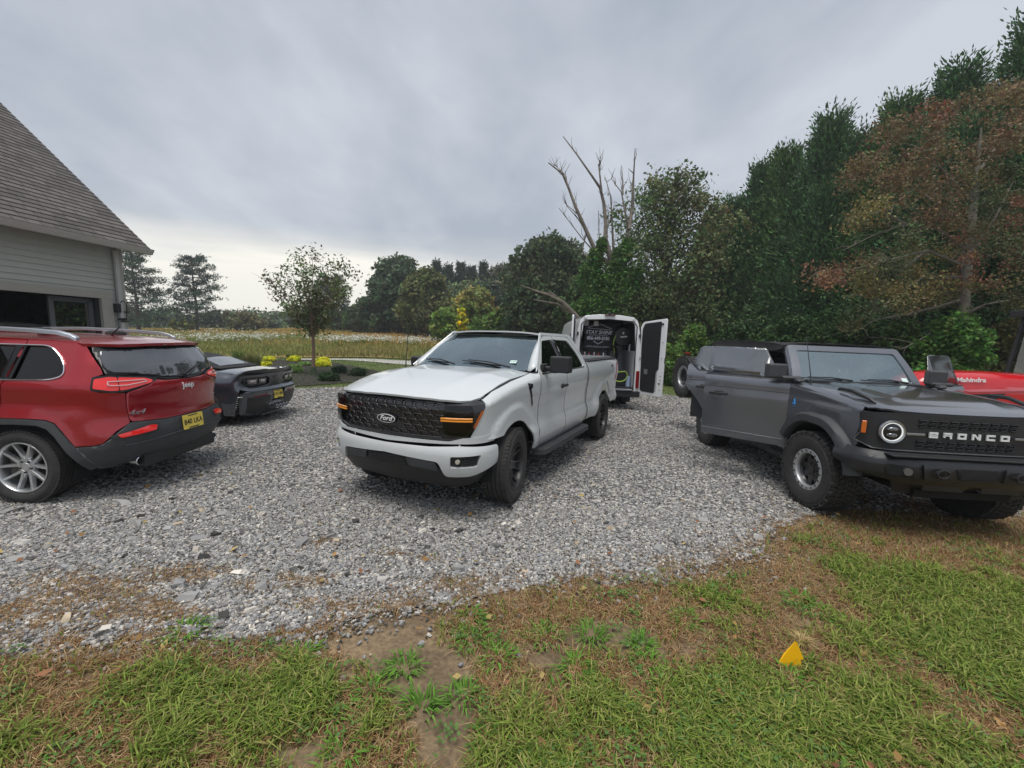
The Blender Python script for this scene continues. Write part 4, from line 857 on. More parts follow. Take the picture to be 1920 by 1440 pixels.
# --- cedar row
CG = 'cedars in the row behind the off-roader'
rows = [(1330, 33, 415, 120), (1364, 30, 393, 130), (1414, 27.5, 329, 130), (1453, 26, 303, 150), (1529, 23.5, 242, 175), (1588, 22, 272, 150), (1652, 20.5, 212, 180), (1749, 18.5, 150, 200), (1877, 16.5, 67, 240)]
W9 = ['shortest cedar at the far left end of the row behind the off-roader', 'second cedar from the left behind the off-roader', 'third cedar from the left in the row, slim topped', 'fourth cedar from the left in the row', 'fifth cedar from the left, broad and dense', 'sixth cedar from the left, with a low blunt top', 'seventh cedar from the left, beside the autumn tree', 'eighth cedar from the left, rising behind the autumn tree', 'tallest cedar, at the right edge of the picture']
for i, (px, d, tp, w_) in enumerate(rows): conifer(px, d, tp, w_ * 2.0, W9[i], 120 + i, (.046, .100, .042) if i % 3 else (.060, .118, .042), n=4600, group=CG)
# --- autumn tree at the right
def maple():
    d = 12.5; b0 = at(1800, 660, d); T = empty('autumn_tree', (b0[0], d, gz(b0[0], d))); o = np.array(T.location); tag(T, 'big spreading tree turning red and brown at right', 'tree')
    Q = lambda px, py, dd=0: tuple(at(px, py, d + dd) - o); r = np.random.default_rng(9)
    RB_, OL, GD, DG, RD_ = (.118, .086, .050), (.092, .088, .042), (.14, .118, .048), (.052, .066, .032), (.150, .082, .052)
    crown = [(1590, 330), (1620, 300), (1650, 250), (1700, 215), (1760, 205), (1800, 190), (1850, 175), (1990, 130), (2050, 200), (2050, 620), (1900, 600), (1800, 570), (1700, 590), (1620, 640), (1580, 635), (1610, 590), (1640, 560), (1620, 540), (1560, 535), (1500, 520), (1530, 500), (1600, 500), (1640, 470), (1580, 470), (1570, 430), (1590, 380)]
    XY = r.random((900, 2)) * np.array((560, 520)) + np.array((1495, 125)); XY = XY[inpoly(XY[:, 0], XY[:, 1], crown)][:200]; BB = []
    for px, py in XY:
        low = (py - 250) / 350; q = r.random(); c = RD_ if (px < 1620 and 480 < py < 540) or q < .08 else (RB_ if low < .30 + .25 * q else (GD if q < .40 and px < 1800 else OL if q < .75 else DG))
        if px > 1830 and low > .15 and q > .2: c = DG if q > .5 else OL
        w_ = 13 + 22 * r.random(); BB.append((*Q(px, py, r.normal() * 1.1), w_ / FPX * d * 1.15, w_ / FPX * d, w_ / FPX * d * (.5 + .3 * r.random()), c, (.4 + w_ / 24) / 330))
    V, C = blob_leaves(BB, r, 62000, .036, shell=.1, spread=.8, asp=.62, cl=12); fast('crown', V, [(0, 1, 2, 3)], C, LEAF, T)
    b = MB(); b.tube([(0, 0, -.2), Q(1805, 600), Q(1815, 480), Q(1830, 350), Q(1840, 240)], [.15, .13, .11, .07, .02], 8)
    lim = [[(1812, 500), (1740, 470), (1660, 490), (1600, 505), (1530, 510)], [(1815, 470), (1760, 430), (1700, 420), (1640, 440), (1580, 470)], [(1810, 560), (1760, 575), (1700, 590), (1640, 600), (1590, 630)], [(1812, 520), (1730, 520), (1680, 555)], [(1820, 430), (1740, 370), (1680, 330)], [(1825, 380), (1770, 320), (1720, 270)], [(1815, 480), (1860, 420), (1900, 340)], [(1808, 590), (1850, 570), (1910, 560)], [(1700, 422), (1650, 395), (1610, 400)], [(1740, 470), (1700, 500), (1650, 540), (1620, 560)], [(1830, 330), (1870, 270), (1890, 210)], [(1808, 600), (1770, 610), (1720, 640), (1690, 655)]]
    for i, pts in enumerate(lim):
        k = len(pts); P_ = [Q(x, y, -.5 * math.sin(j * 1.3 + i)) if j else Q(x, y) for j, (x, y) in enumerate(pts)]; b.tube(P_, [max(.006, .05 * (1 - .85 * j / (k - 1))) for j in range(k)], 5)
        for j in range(1, k):
            for q in range(5):
                s = Vector(P_[j - 1]).lerp(Vector(P_[j]), r.random()); e = s + Vector((r.normal() * .35 - .15, r.normal() * .4, r.normal() * .28 - .05)); b.tube([s, s.lerp(e, .5) + Vector((0, 0, .05)), e], [.011, .007, .003], 4)
    b.build('trunk', mat('maple_bark', (.17, .155, .125), .9, bump=1, bscale=18, var=.35, vscale=5), T, smooth=60)
maple()
# --- understorey shrubs
US = 'undergrowth shrubs below the cedars'
for i, (px, d, tp, w_, c, l) in enumerate(((1300, 21, 608, 70, (.075, .13, .03), 'leafy green shrub between the van door and the spare wheel'), (1258, 18.5, 645, 60, (.085, .14, .035), 'vine covered low shrub just right of the open van door'), (1390, 18, 600, 110, (.028, .055, .02), 'dark shrub behind the soft top of the off-roader'), (1480, 16, 590, 120, (.03, .06, .02), 'dark shrub behind the middle of the off-roader roof'), (1590, 14.5, 585, 120, (.035, .062, .022), 'dark green shrub below the low golden branch'), (1690, 13, 600, 90, (.045, .075, .025), 'dark leafy shrub left of the bright maple sapling'), (1790, 11.6, 585, 130, (.06, .125, .03), 'bright green sapling above the red tractor hood'), (1895, 12.2, 600, 110, (.075, .072, .03), 'brownish shrub behind the tractor cab'), (1340, 20, 640, 60, (.05, .09, .03), 'low green shrub above the spare wheel'))):
    deciduous('shrub', px, d, tp, 650, w_, c, l, 'shrub', 7000, 140 + i, group=US, crown_lo=-.05, lsize=.042 + .0012 * d, lob=9)
# --- bed planting
def young_tree():
    p = onground(588, 704); T = empty('young_tree', tuple(p)); d = p[1]; o = np.array(T.location); tag(T, 'slender young tree with a sparse dark crown in the mulch bed', 'tree'); Q = lambda px, py, dd=0: tuple(at(px, py, d + dd) - o); r = np.random.default_rng(4)
    b = MB(); b.tube([(0, 0, -.1), Q(588, 670), Q(587, 632)], [.085, .065, .06], 8); ends = []
    for i, (px, py) in enumerate(((560, 480), (586, 478), (615, 500), (535, 510), (640, 500), (520, 530), (505, 528), (600, 520), (570, 540), (625, 560), (545, 570), (610, 600), (560, 600), (640, 540), (590, 560), (575, 505), (652, 515))):
        dd = r.normal() * .55; m = ((587 * .45 + px * .55), (632 * .5 + py * .5)); P_ = [Q(587, 634), Q(m[0] - (px - 587) * .12, m[1], dd * .5), Q(px, py, dd)]; b.tube(P_, [.035, .018, .005], 5); ends += [(px, py, dd), (m[0], m[1], dd * .5), ((m[0] + px) / 2, (m[1] + py) / 2, dd * .8)]
        for q in range(5):
            s = Vector(P_[1]).lerp(Vector(P_[2]), r.random()); e = s + Vector((r.normal() * .28, r.normal() * .28, .25 + r.random() * .2)); b.tube([s, e], [.008, .003], 4)
    b.build('trunk', mat('smooth_bark', (.20, .13, .09), .7, bump=.5, bscale=20, var=.3), T, smooth=60)
    BB = [(*Q(px, py, dd), .36, .36, .30, (.085, .085, .050) if r.random() < .4 else (.085, .115, .050), 1 / 51) for px, py, dd in ends]
    V, C = blob_leaves(BB, r, 5200, .060, shell=.1, spread=1.1, asp=.5, cl=5); fast('crown', V, [(0, 1, 2, 3)], C, LEAF, T)
    g = MB(); g.tube([(0, 0, -.02), (0, 0, .34)], .11, 10); g.build('trunk_guard', mat('guard_green', (.07, .10, .05), .8, var=.3), T)
young_tree()
def bush(px, py, wpx, hpx, col, lab, cat, seed, group=None, ls=.028, name='bush', n=2600):
    p = onground(px, py); d = p[1]; r = np.random.default_rng(seed); T = empty(name, tuple(p)); tag(T, lab, cat, group); W = wpx / FPX * d / 2; H = hpx / FPX * d; bl = [(0, 0, H * .45, W * .75, W * .75, H * .5, col, .4)]
    for i in range(6):
        a = i * 1.05 + r.random(); bl.append((W * .55 * math.cos(a), W * .4 * math.sin(a), H * (.38 + .2 * r.random()), W * .48, W * .48, H * .42, col, .1))
    V, C = blob_leaves(bl, r, n, ls, shell=.6, up=.8); fast('foliage', V, [(0, 1, 2, 3)], C, LEAF, T)
    b = MB()
    for i in range(5):
        a = i * 1.3; b.tube([(0, 0, -.02), (W * .4 * math.cos(a), W * .4 * math.sin(a), H * .6)], [.012, .005], 4)
    b.build('stems', BARK, T)
GB_ = 'shrubs planted in the mulch bed'
Yl = (.46, .46, .03); Lg = (.17, .26, .08); Dg = (.025, .05, .02)
for i, a in enumerate(((505, 678, 24, 10, Yl, 'small yellow shrub at the back left of the bed behind the sports car'), (552, 678, 26, 11, Yl, 'yellow shrub in the back row left of the young tree'), (606, 679, 28, 9, Yl, 'yellow shrub in the back row just right of the trunk'), (605, 688, 32, 13, Yl, 'larger yellow shrub right of the trunk, in front'), (455, 683, 20, 12, Yl, 'yellow shrub half hidden behind the ornamental grasses'), (498, 690, 22, 12, Yl, 'yellow shrub by the right side of the ornamental grasses'), (553, 700, 32, 17, Lg, 'pale green variegated shrub left of the trunk'), (572, 686, 22, 8, Lg, 'small pale green shrub behind the variegated one'), (616, 716, 40, 20, Dg, 'dark green shrub in front of the trunk to the right'), (636, 700, 30, 14, Dg, 'dark green shrub in the middle right of the bed'), (672, 706, 36, 16, Dg, 'dark green shrub at the right end of the bed'))): bush(*a, 'shrub', 160 + i, GB_)
def tuft(px, py, wpx, hpx, lab, seed, col):
    p = onground(px, py); d = p[1]; r = np.random.default_rng(seed); n = 420; W = wpx / FPX * d / 2; H = hpx / FPX * d; a = r.random(n) * 6.283; q = W * .6 * np.sqrt(r.random(n))
    o = blades(np.stack([q * np.cos(a), q * np.sin(a), np.zeros(n)], 1), H * (.6 + .45 * r.random(n)), np.full(n, .016), .05 + .28 * r.random(n), a, np.array(col) * (.7 + .6 * r.random((n, 1))), 'ornamental_grass', attr_mat('meadow_blade')); o.location = tuple(p); tag(o, lab, 'ornamental grass', 'ornamental grasses in the bed')
tuft(448, 692, 26, 42, 'leftmost upright green ornamental grass behind the sports car', 1, (.12, .19, .05)); tuft(466, 696, 24, 40, 'second ornamental grass from the left behind the sports car', 2, (.20, .19, .08)); tuft(481, 697, 22, 38, 'third ornamental grass from the left behind the sports car', 3, (.17, .19, .07)); tuft(541, 676, 8, 14, 'tiny thin grass at the back of the mulch bed', 4, (.18, .2, .07))
# ================================================================= house with garage at the left
def build_house():
    # eave line picked from the photograph, wall set 0.45 m behind it
    E0 = at(281, 469, 10.6); lo, hi = 4.0, 12.0
    for _ in range(50):
        m = (lo + hi) / 2
        if at(0, 409, m)[2] > E0[2]: hi = m
        else: lo = m
    E1 = at(0, 409, lo); u = E1 - E0; u[2] = 0; u /= np.linalg.norm(u); n = np.array((-u[1], u[0], 0)); n = n if n[0] > 0 else -n
    OV = .42; eave = E0[2]
    W0 = E0 + u * .38 - n * OV; g0 = gz(W0[0], W0[1]) - .1
    M = Matrix(((u[0], n[0], 0, W0[0]), (u[1], n[1], 0, W0[1]), (0, 0, 1, g0), (0, 0, 0, 1)))      # local x along the wall towards the camera, y outwards
    T = empty('house'); T.matrix_world = M; tag(T, 'pale sided house with steep shingled roof and garage opening at left', 'house')
    Mi = np.array(M.inverted()); 
    def hit(px, py, yy=0.0):
        d = Mi[:3, :3] @ ray(px, py); o = Mi @ np.array((0, 0, CAMH, 1)); s = (yy - o[1]) / d[1]; return o[0] + s * d[0], o[2] + s * d[2]
    H = eave - g0
    x1, zt = hit(185, 560); x2, _ = hit(206, 560); _, ztop = hit(60, 549); _, zhead = hit(60, 533)
    Lw = 13.0; SID = mat('vinyl_siding', (.40, .41, .37), .6, var=.05, vscale=3); TRIM = mat('trim_beige', (.34, .32, .285), .6, var=.05)
    ox0, ox1 = x1, x1 + 5.0
    # lap siding: each course a wedge
    b = MB(); ex = .115; z = 0.0
    while z < H - .02:
        z2 = min(z + ex, H)
        segs = [(.10, Lw)] if z2 > zhead + .01 else [(.10, x2), (ox1 + .2, Lw)]
        for a, c in segs:
            b.add([(a, .030, z), (c, .030, z), (c, .010, z2), (a, .010, z2), (a, .010, z), (c, .010, z)], [(0, 1, 2, 3), (4, 5, 1, 0), (0, 3, 4)])
        z = z2
    b.build('siding', SID, T, smooth=0)
    w_ = MB(); w_.add([(0, 0, zhead - .06), (Lw, 0, zhead - .06), (Lw, 0, H + .1), (0, 0, H + .1)], [(0, 1, 2, 3)]); w_.add([(0, 0, 0), (ox0, 0, 0), (ox0, 0, zhead), (0, 0, zhead)], [(0, 1, 2, 3)]); w_.add([(ox1, 0, 0), (Lw, 0, 0), (Lw, 0, zhead), (ox1, 0, zhead)], [(0, 1, 2, 3)])
    D = 8.4; hr = 5.0
    w_.add([(0, 0, 0), (0, -D, 0), (0, -D, H), (0, -D / 2, H + D / 2 * .95), (0, 0, H)], [(0, 1, 2, 3, 4)]); w_.add([(Lw, 0, 0), (Lw, -D, 0), (Lw, -D, H), (Lw, -D / 2, H + D / 2 * .95), (Lw, 0, H)], [(4, 3, 2, 1, 0)]); w_.add([(0, -D, 0), (Lw, -D, 0), (Lw, -D, H), (0, -D, H)], [(0, 1, 2, 3)])
    w_.build('wall', SID, T, smooth=0)
    # interior of the garage
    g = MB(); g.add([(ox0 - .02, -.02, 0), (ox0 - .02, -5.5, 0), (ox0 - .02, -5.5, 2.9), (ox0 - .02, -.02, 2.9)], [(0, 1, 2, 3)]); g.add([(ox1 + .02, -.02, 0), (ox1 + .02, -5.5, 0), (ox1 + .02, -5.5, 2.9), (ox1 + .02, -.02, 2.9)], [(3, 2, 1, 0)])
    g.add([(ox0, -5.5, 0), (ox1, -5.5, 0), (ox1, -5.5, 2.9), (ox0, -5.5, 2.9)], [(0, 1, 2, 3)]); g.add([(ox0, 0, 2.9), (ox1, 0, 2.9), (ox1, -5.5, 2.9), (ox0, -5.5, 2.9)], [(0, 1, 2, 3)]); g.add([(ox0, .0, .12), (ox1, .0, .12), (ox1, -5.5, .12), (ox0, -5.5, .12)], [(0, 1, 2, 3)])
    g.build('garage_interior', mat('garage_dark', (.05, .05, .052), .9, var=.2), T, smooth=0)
    fr = MB(); fr.box(((ox0 + x2) / 2 - .0, .035, zhead / 2), (ox0 - x2 if False else abs(ox0 - x2), .07, zhead)) ; fr.build('door_jamb', TRIM, T, bevel=.006)
    f2 = MB(); f2.box(((x2 + ox1 + .2) / 2, .037, (ztop + zhead) / 2), (ox1 + .2 - x2, .074, zhead - ztop)); f2.build('door_header', TRIM, T, bevel=.006)
    f3 = MB(); f3.box((ox1 + .1, .035, zhead / 2), (.2, .07, zhead)); f3.build('door_jamb', TRIM, T, bevel=.006)
    # glazed screen leaf standing in the right part of the opening
    a0 = ox0 + .03; a1 = hit(106, 600, -.15)[0]; a1 = max(a1, a0 + .8)
    gl = MB()
    for a in (a0 + .04, a1): gl.box((a, -.15, ztop / 2), (.09, .05, ztop - .02))
    gl.box(((a0 + a1) / 2, -.15, ztop - .06), (a1 - a0, .05, .10)); gl.box(((a0 + a1) / 2, -.15, 1.0), (a1 - a0, .045, .08)); gfo = gl.build('screen_frame', mat('frame_grey', (.09, .095, .10), .5), T, bevel=.005)
    p = MB(); p.box(((a0 + a1) / 2, -.15, ztop / 2), (a1 - a0 - .1, .008, ztop - .15)); p.build('screen_glass', glass('garage_glass', (.16, .18, .18), .01, .9, 1.6, .34), gfo)
    p = MB(); p.box(((a1 + .05 + ox1) / 2, -.17, ztop / 2), (ox1 - a1 - .1, .006, ztop - .05)); p.build('screen_glass', glass('garage_glass2', (.10, .11, .11), .01, .5, 1.4, .05), gfo)
    # corner board, downspout, lantern
    cbd = MB(); cbd.box((.045, .03, H / 2), (.11, .075, H)); cbd.build('corner_board', TRIM, T, bevel=.006)
    ds = MB(); ds.box((.16, .085, H / 2 - .05), (.09, .07, H - .1)); ds.box((.16, .22, H - .04), (.09, .36, .07), rx=-.25); ds.build('downspout', mat('downspout', (.42, .42, .40), .45, var=.05), T, bevel=.01)
    lx, lz = hit(222, 578, .08); ln = MB(); ln.box((lx + .05, .10, lz), (.11, .10, .20)); ln.box((lx - .02, .13, lz - .25), (.16, .05, .05)); ln.tube([(lx, .09, lz + .1), (lx - .06, .16, lz + .18), (lx - .12, .16, lz + .10), (lx - .12, .14, lz - .28)], .012, 6); ln.box((lx - .14, .12, lz - .08), (.13, .05, .025)); ln.box((lx - .1, .12, lz - .30), (.2, .04, .03))
    ln.build('wall_fixture', mat('iron_black', (.012, .012, .013), .5), T, bevel=.006)
    # soffit, fascia, gutter
    so_ = MB(); so_.add([(-.35, 0, H - .02), (Lw, 0, H - .02), (Lw, OV, H - .02), (-.35, OV, H - .02)], [(3, 2, 1, 0)]); so_.build('soffit', mat('soffit', (.42, .42, .41), .7), T)
    gu = MB(); prof = [(OV, -.12), (OV + .07, -.115), (OV + .085, -.08), (OV + .11, -.045), (OV + .125, .0), (OV + .115, .0), (OV + .10, -.03), (OV + .01, -.03), (OV, 0)]
    gu.prism(prof, lambda v, z_, k: (k, v, H + z_ + .0), -.38, Lw); gu.build('gutter', mat('gutter', (.44, .42, .385), .4, var=.04), T)
    # roof as its own local frame so the shingle courses follow the slope
    ang = math.atan(.97); Ls = 7.2
    RM = Matrix.Translation((-.35, OV + .05, H + .01)) @ Matrix.Rotation(math.pi, 4, 'Z') @ Matrix.Rotation(ang, 4, 'X')
    m, nt, bs = nodes('shingles'); N = nt.nodes; tc = N.new('ShaderNodeTexCoord'); br = N.new('ShaderNodeTexBrick'); link(nt, tc.outputs['Object'], br.inputs[0])
    br.inputs['Scale'].default_value = 1; br.inputs['Brick Width'].default_value = .33; br.inputs['Row Height'].default_value = .145; br.inputs['Mortar Size'].default_value = .010; br.inputs['Mortar Smooth'].default_value = .2; br.inputs['Bias'].default_value = 0
    br.inputs['Color1'].default_value = (.075, .068, .064, 1); br.inputs['Color2'].default_value = (.135, .122, .114, 1); br.inputs['Mortar'].default_value = (.045, .04, .037, 1); br.offset = .37; br.offset_frequency = 1; br.squash = .7; br.squash_frequency = 3
    ns = N.new('ShaderNodeTexNoise'); ns.inputs['Scale'].default_value = 60; ns.inputs['Detail'].default_value = 5; link(nt, tc.outputs['Object'], ns.inputs[0])
    mr = N.new('ShaderNodeMapRange'); mr.inputs[1].default_value = .3; mr.inputs[2].default_value = .7; mr.inputs[3].default_value = .7; mr.inputs[4].default_value = 1.3; link(nt, ns.outputs[0], mr.inputs[0])
    mx = N.new('ShaderNodeMix'); mx.data_type = 'RGBA'; mx.blend_type = 'MULTIPLY'; mx.inputs[0].default_value = 1; link(nt, br.outputs['Color'], mx.inputs[6]); link(nt, mr.outputs[0], mx.inputs[7]); link(nt, mx.outputs[2], bs.inputs['Base Color']); bs.inputs['Roughness'].default_value = .9
    bp = N.new('ShaderNodeBump'); bp.inputs['Strength'].default_value = .7; bp.inputs['Distance'].default_value = .015; bp.invert = True; link(nt, br.outputs['Fac'], bp.inputs['Height']); link(nt, bp.outputs[0], bs.inputs['Normal'])
    rf = MB(); rf.box((-Lw / 2, 0 - .0, 0), (Lw + .4, .001, .001)); rf = MB()
    # local y runs up the slope (after the half turn it points inwards)
    k = 0
    while k * .145 < Ls:
        y0, y1 = k * .145, (k + 1) * .145
        rf.add([(.0, y0, .012), (.0, y1, .002), (-Lw, y1, .002), (-Lw, y0, .012), (.0, y0, .0), (-Lw, y0, .0)], [(0, 1, 2, 3), (4, 0, 3, 5)]); k += 1
    ro = rf.build('roof', m, T, smooth=0); ro.matrix_local = RM
    rb = MB(); rb.box((-Lw / 2, Ls / 2, -.05), (Lw - .01, Ls, .08)); rbo = rb.build('roof_deck', mat('drip_edge', (.20, .18, .16), .6), T); rbo.matrix_local = RM
    # far slope
    top = RM @ Vector((0, Ls, 0)); ry_, rz_ = top.y, top.z
    bk = MB(); bk.add([(-.35, ry_, rz_), (Lw, ry_, rz_), (Lw, 2 * ry_ - OV, H), (-.35, 2 * ry_ - OV, H)], [(0, 1, 2, 3)]); bk.build('back_roof', m, T)
build_house()
# ================================================================= pickup truck
def sym(half, c):
    """half outline from centre-top round the left side to centre-bottom, completed with its mirror image"""
    return list(half) + [(2 * c - p[0],) + tuple(p[1:]) for p in reversed(half)]
def ruled(name, A, B, m, parent, n=8, th=.012, bevel=.003):
    b = MB(); k = len(A)
    b.v = [tuple(p) for p in A] + [tuple(p) for p in B]; b.f = [(i, i + 1, k + i + 1, k + i) for i in range(k - 1)]
    o = b.build(name, m, parent)
    s = o.modifiers.new('s', 'SOLIDIFY'); s.thickness = th; s.offset = 0
    return o
def seat(parent, x, y, z, m, w=.5):
    b = MB(); b.box((x, y, z), (.5, w, .16)); b.box((x - .28, y, z + .36), (.13, w, .68), ry=-.2); b.box((x - .38, y, z + .80), (.09, w * .5, .18), ry=-.15)
    return b.build('seat', m, parent, bevel=.04)
def steer_wheel(parent, x, y, z):
    b = MB(); P = []
    for k in range(25):
        a = 2 * math.pi * k / 24; P.append((x + .06 * math.sin(a), y + .19 * math.cos(a), z + .18 * math.sin(a)))
    b.tube(P, .016, 8); b.box((x, y, z), (.05, .16, .1)); b.box((x, y, z), (.03, .36, .03))
    return b.build('steering_wheel', BLACK, parent, bevel=.005)
def wiper(parent, a, b, h):
    """arm and blade lying just above the screen, from pivot a to tip b"""
    w_ = MB(); a = Vector(a); b = Vector(b); w_.tube([a, a.lerp(b, .45) + Vector(h) * .035, b.lerp(a, .1) + Vector(h) * .02], [.012, .008, .006], 6)
    mid = a.lerp(b, .62); d = (b - a); w_.tube([mid - d * .42, mid + d * .42], [.009, .006], 6)
    return w_.build('wiper', BLACK, parent)
def build_truck():
    T = vehicle('pickup_truck', -.853, 5.01, -116.4, 'white extended-cab pickup truck with black honeycomb grille parked mid gravel', 'pickup truck', .012)
    CEN[0] = Vector((-1.8, 0, .9))
    PW = paint('white_paint', (.57, .60, .61), dust=.18)
    pl = Plan([(.28, .985), (.50, .972), (.655, .918), (.76, .805), (.832, .61), (.88, .32), (.895, 0)])
    T.matrix_world = T.matrix_world @ Matrix.Rotation(R(1.1), 4, 'X')
    ztop = [(-.7, 1.40), (-.45, 1.375), (0, 1.33), (.4, 1.265), (.62, 1.205), (1.8, 1.19)]
    zt_bed = 1.455
    def inset(u, z):
        v = tf(z, [(.35, .10), (.50, .035), (.60, .0), (.71, .0), (.79, .036), (1.0, .03), (1.16, .0), (1.30, .0), (1.36, .015), (1.41, .045), (1.88, .285)])
        f = min(max((u - .45) / .25, 0), 1)
        v = v * (1 - f) + f * tf(z, [(.80, .015), (.9, .0), (1.16, .0), (1.24, .02)])
        top = None
        if u > -.62: top = tf(u, ztop)
        if u < -2.69: top = zt_bed
        if top is not None:
            if z > 1.36 and u <= -2.69: v = .02
            d = top - z
            if d < .085: v += .085 * (1 - max(d, 0) / .085) ** 2 * (1 if u > -.7 else .35)
        for cx in (0, -3.693):
            r = math.hypot(u - cx, z - .43)
            if r < .68 and z > .3: v -= .035 * min(1, (.68 - r) / .07)
        return v
    def wall(s, off=0):
        def f(u, z):
            p = pl(u, inset(u, z) - off); return (p[0], s * p[1], z)
        return f
    Y = lambda u, z: wall(1)(u, z)[1]
    ar = lambda cx, a0, a1: arc(cx, .43, .475, a0, a1, 16)
    for s in (1, -1):
        wl = wall(s)
        fender = rnd([(.615, 1.206), (.60, 1.15, .02), (.70, .97, .02), (.76, .85), (.78, .80, 0), (.30, .80, 0)], .015) + ar(0, 51, 169) + [(-.468, .50, 0), (-.655, .50, 0), (-.655, 1.33, 0), (-.655, 1.397, 0), (-.45, 1.375, 0), (0, 1.33, 0), (.4, 1.265, 0)]
        patch('fender', fender, wl, PW, T, (.06, .022))
        fd = rnd([(-.663, .50), (-.663, 1.385, .03), (-.72, 1.437, .02), (-1.265, 1.835, .05), (-1.618, 1.845, .02), (-1.618, .50)], .02)
        hole = rnd([(-.745, 1.39, .03), (-1.18, 1.775, .05), (-1.535, 1.795, .03), (-1.575, 1.375, .05), (-1.2, 1.378, 0)], .03)
        d1 = patch('front_door', fd, wl, PW, T, (.1, .05), holes=[hole])
        rd = rnd([(-1.626, .50), (-1.626, 1.845, .02), (-2.30, 1.835, .09), (-2.55, 1.60, .15), (-2.615, 1.38, .05), (-2.62, .50)], .02)
        hole2 = rnd([(-1.68, 1.378, .03), (-1.67, 1.795, .03), (-2.22, 1.79, .07), (-2.42, 1.60, .10), (-2.50, 1.395, .06)], .03)
        d2 = patch('rear_door', rd, wl, PW, T, (.1, .05), holes=[hole2])
        GL = glass('tinted_glass', (.035, .038, .042), .01, .95)
        g = wall(s, -.012)
        patch('window', rnd([(-.70, 1.37), (-1.17, 1.79), (-1.55, 1.81), (-1.595, 1.36)], .02), g, GL, d1, (.1, .06), th=0)
        patch('window', rnd([(-1.66, 1.36), (-1.65, 1.81), (-2.24, 1.805), (-2.44, 1.60), (-2.52, 1.38)], .03), g, GL, d2, (.1, .06), th=0)
        patch('pillar_trim', [(-1.565, 1.375, 0), (-1.525, 1.80, 0), (-1.68, 1.80, 0), (-1.69, 1.375, 0)], wall(s, .006), GLOSSBLACK, d1, (.1, .06), th=.006, bevel=0)
        patch('belt_trim', [(-.74, 1.365, 0), (-.74, 1.380, 0), (-2.50, 1.392, 0), (-2.50, 1.377, 0)], wall(s, .004), BLACK, T, (.1, .06), th=.004, bevel=0)
        # strip over the doors and corner behind them
        patch('roof_rail', [(-.62, 1.41, 0), (-.70, 1.448, 0), (-1.262, 1.85, 0), (-2.32, 1.85, 0), (-2.57, 1.60, 0), (-2.628, 1.38, 0), (-2.63, .50, 0), (-2.672, .50, 0), (-2.672, 1.42, 0), (-2.60, 1.70, 0), (-2.42, 1.885, 0), (-1.25, 1.885, 0)], wl, PW, T, (.08, .05), bevel=.002)
        bed = rnd([(-2.70, .50), (-2.70, 1.455, .01), (-4.79, 1.455, .03), (-4.79, .78, .03), (-4.60, .62), (-4.10, .60)], .02)[:-5] + ar(-3.693, 22, 169) + [(-4.16, .50, 0)]
        bed = [(-2.70, .50, 0), (-2.70, 1.455, 0), (-4.76, 1.455, 0), (-4.80, 1.40, 0), (-4.80, .72, 0), (-4.75, .66, 0), (-4.10, .66, 0)] + list(reversed(ar(-3.693, 10, 151)))
        bed = [(-2.70, .50, 0), (-2.70, 1.455, 0), (-4.76, 1.455, 0), (-4.80, 1.40, 0), (-4.80, .70, 0), (-4.74, .64, 0)] + list(reversed(ar(-3.693, 8, 153))) + [(-3.20, .50, 0)]
        patch('bed_side', bed, wl, PW, T, (.1, .05))
        patch('rocker_panel', rnd([(-.66, .38), (-.66, .492), (-2.66, .492), (-2.66, .38)], .01), wall(s, -.02), PW, T, (.2, .05))
        for u_, z0_, z1_, r_ in ((-.659, .50, 1.39, .0065), (-1.622, .50, 1.84, .006), (-2.686, .50, 1.44, .011), (-2.625, .50, 1.38, .006)):
            sm = MB(); sm.tube([wall(s, -.003)(u_, z0_ + (z1_ - z0_) * i / 24) for i in range(25)], r_, 5); sm.build('panel_seam', SEAM, T)
        sm = MB(); sm.tube([wall(s, -.002)(-.64 + 1.24 * i / 20, tf(-.64 + 1.24 * i / 20, ztop) - .001) for i in range(20)], .006, 5); sm.build('panel_seam', SEAM, T)
        # fender vent
        v = rnd([(-.27, 1.295), (-.40, 1.275), (-.405, 1.235), (-.355, 1.22), (-.475, 1.03), (-.46, 1.0), (-.43, 1.03), (-.30, 1.23)], .01)
        patch('fender_vent', v, wall(s, .006), GLOSSBLACK, T, (.05, .05), th=.012, bevel=.002)
        # wheel-well liner
        for cx in (0, -3.693):
            b = MB(); n = 16
            pts = [(cx + .485 * math.cos(R(a)), .43 + .485 * math.sin(R(a))) for a in np.linspace(-10, 190, n)]
            k = len(b.v); b.v += [(x, s * .93, z) for x, z in pts] + [(x, s * .52, z) for x, z in pts]
            b.f += [(k + i, k + i + 1, k + n + i + 1, k + n + i) for i in range(n - 1)]
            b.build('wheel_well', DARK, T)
        # step bar
        sb = MB(); sb.prism(rnd([(-.62, .90), (-.70, 1.06), (-2.55, 1.06), (-2.66, .90)], .04), lambda u, vv, k: (u, s * vv, k), .375, .445)
        for i in range(18):
            sb.box((-.78 - i * .1, s * 1.0, .448), (.07, .07, .008))
        sb.box((-.9, s * .85, .42), (.08, .2, .05)); sb.box((-2.4, s * .85, .42), (.08, .2, .05))
        sb.build('step_bar', GREYPL, T, bevel=.006)
        # door handle
        h = MB(); yh = s * (Y(-1.48, 1.17) + .028)
        h.box((-1.48, yh, 1.172), (.20, .022, .034)); h.box((-1.40, yh - s * .015, 1.172), (.03, .03, .03)); h.box((-1.56, yh - s * .015, 1.172), (.03, .03, .03)); h.box((-1.44, yh - s * .028, 1.165), (.09, .006, .06))
        h.build('door_handle', BLACK, d1, bevel=.007)
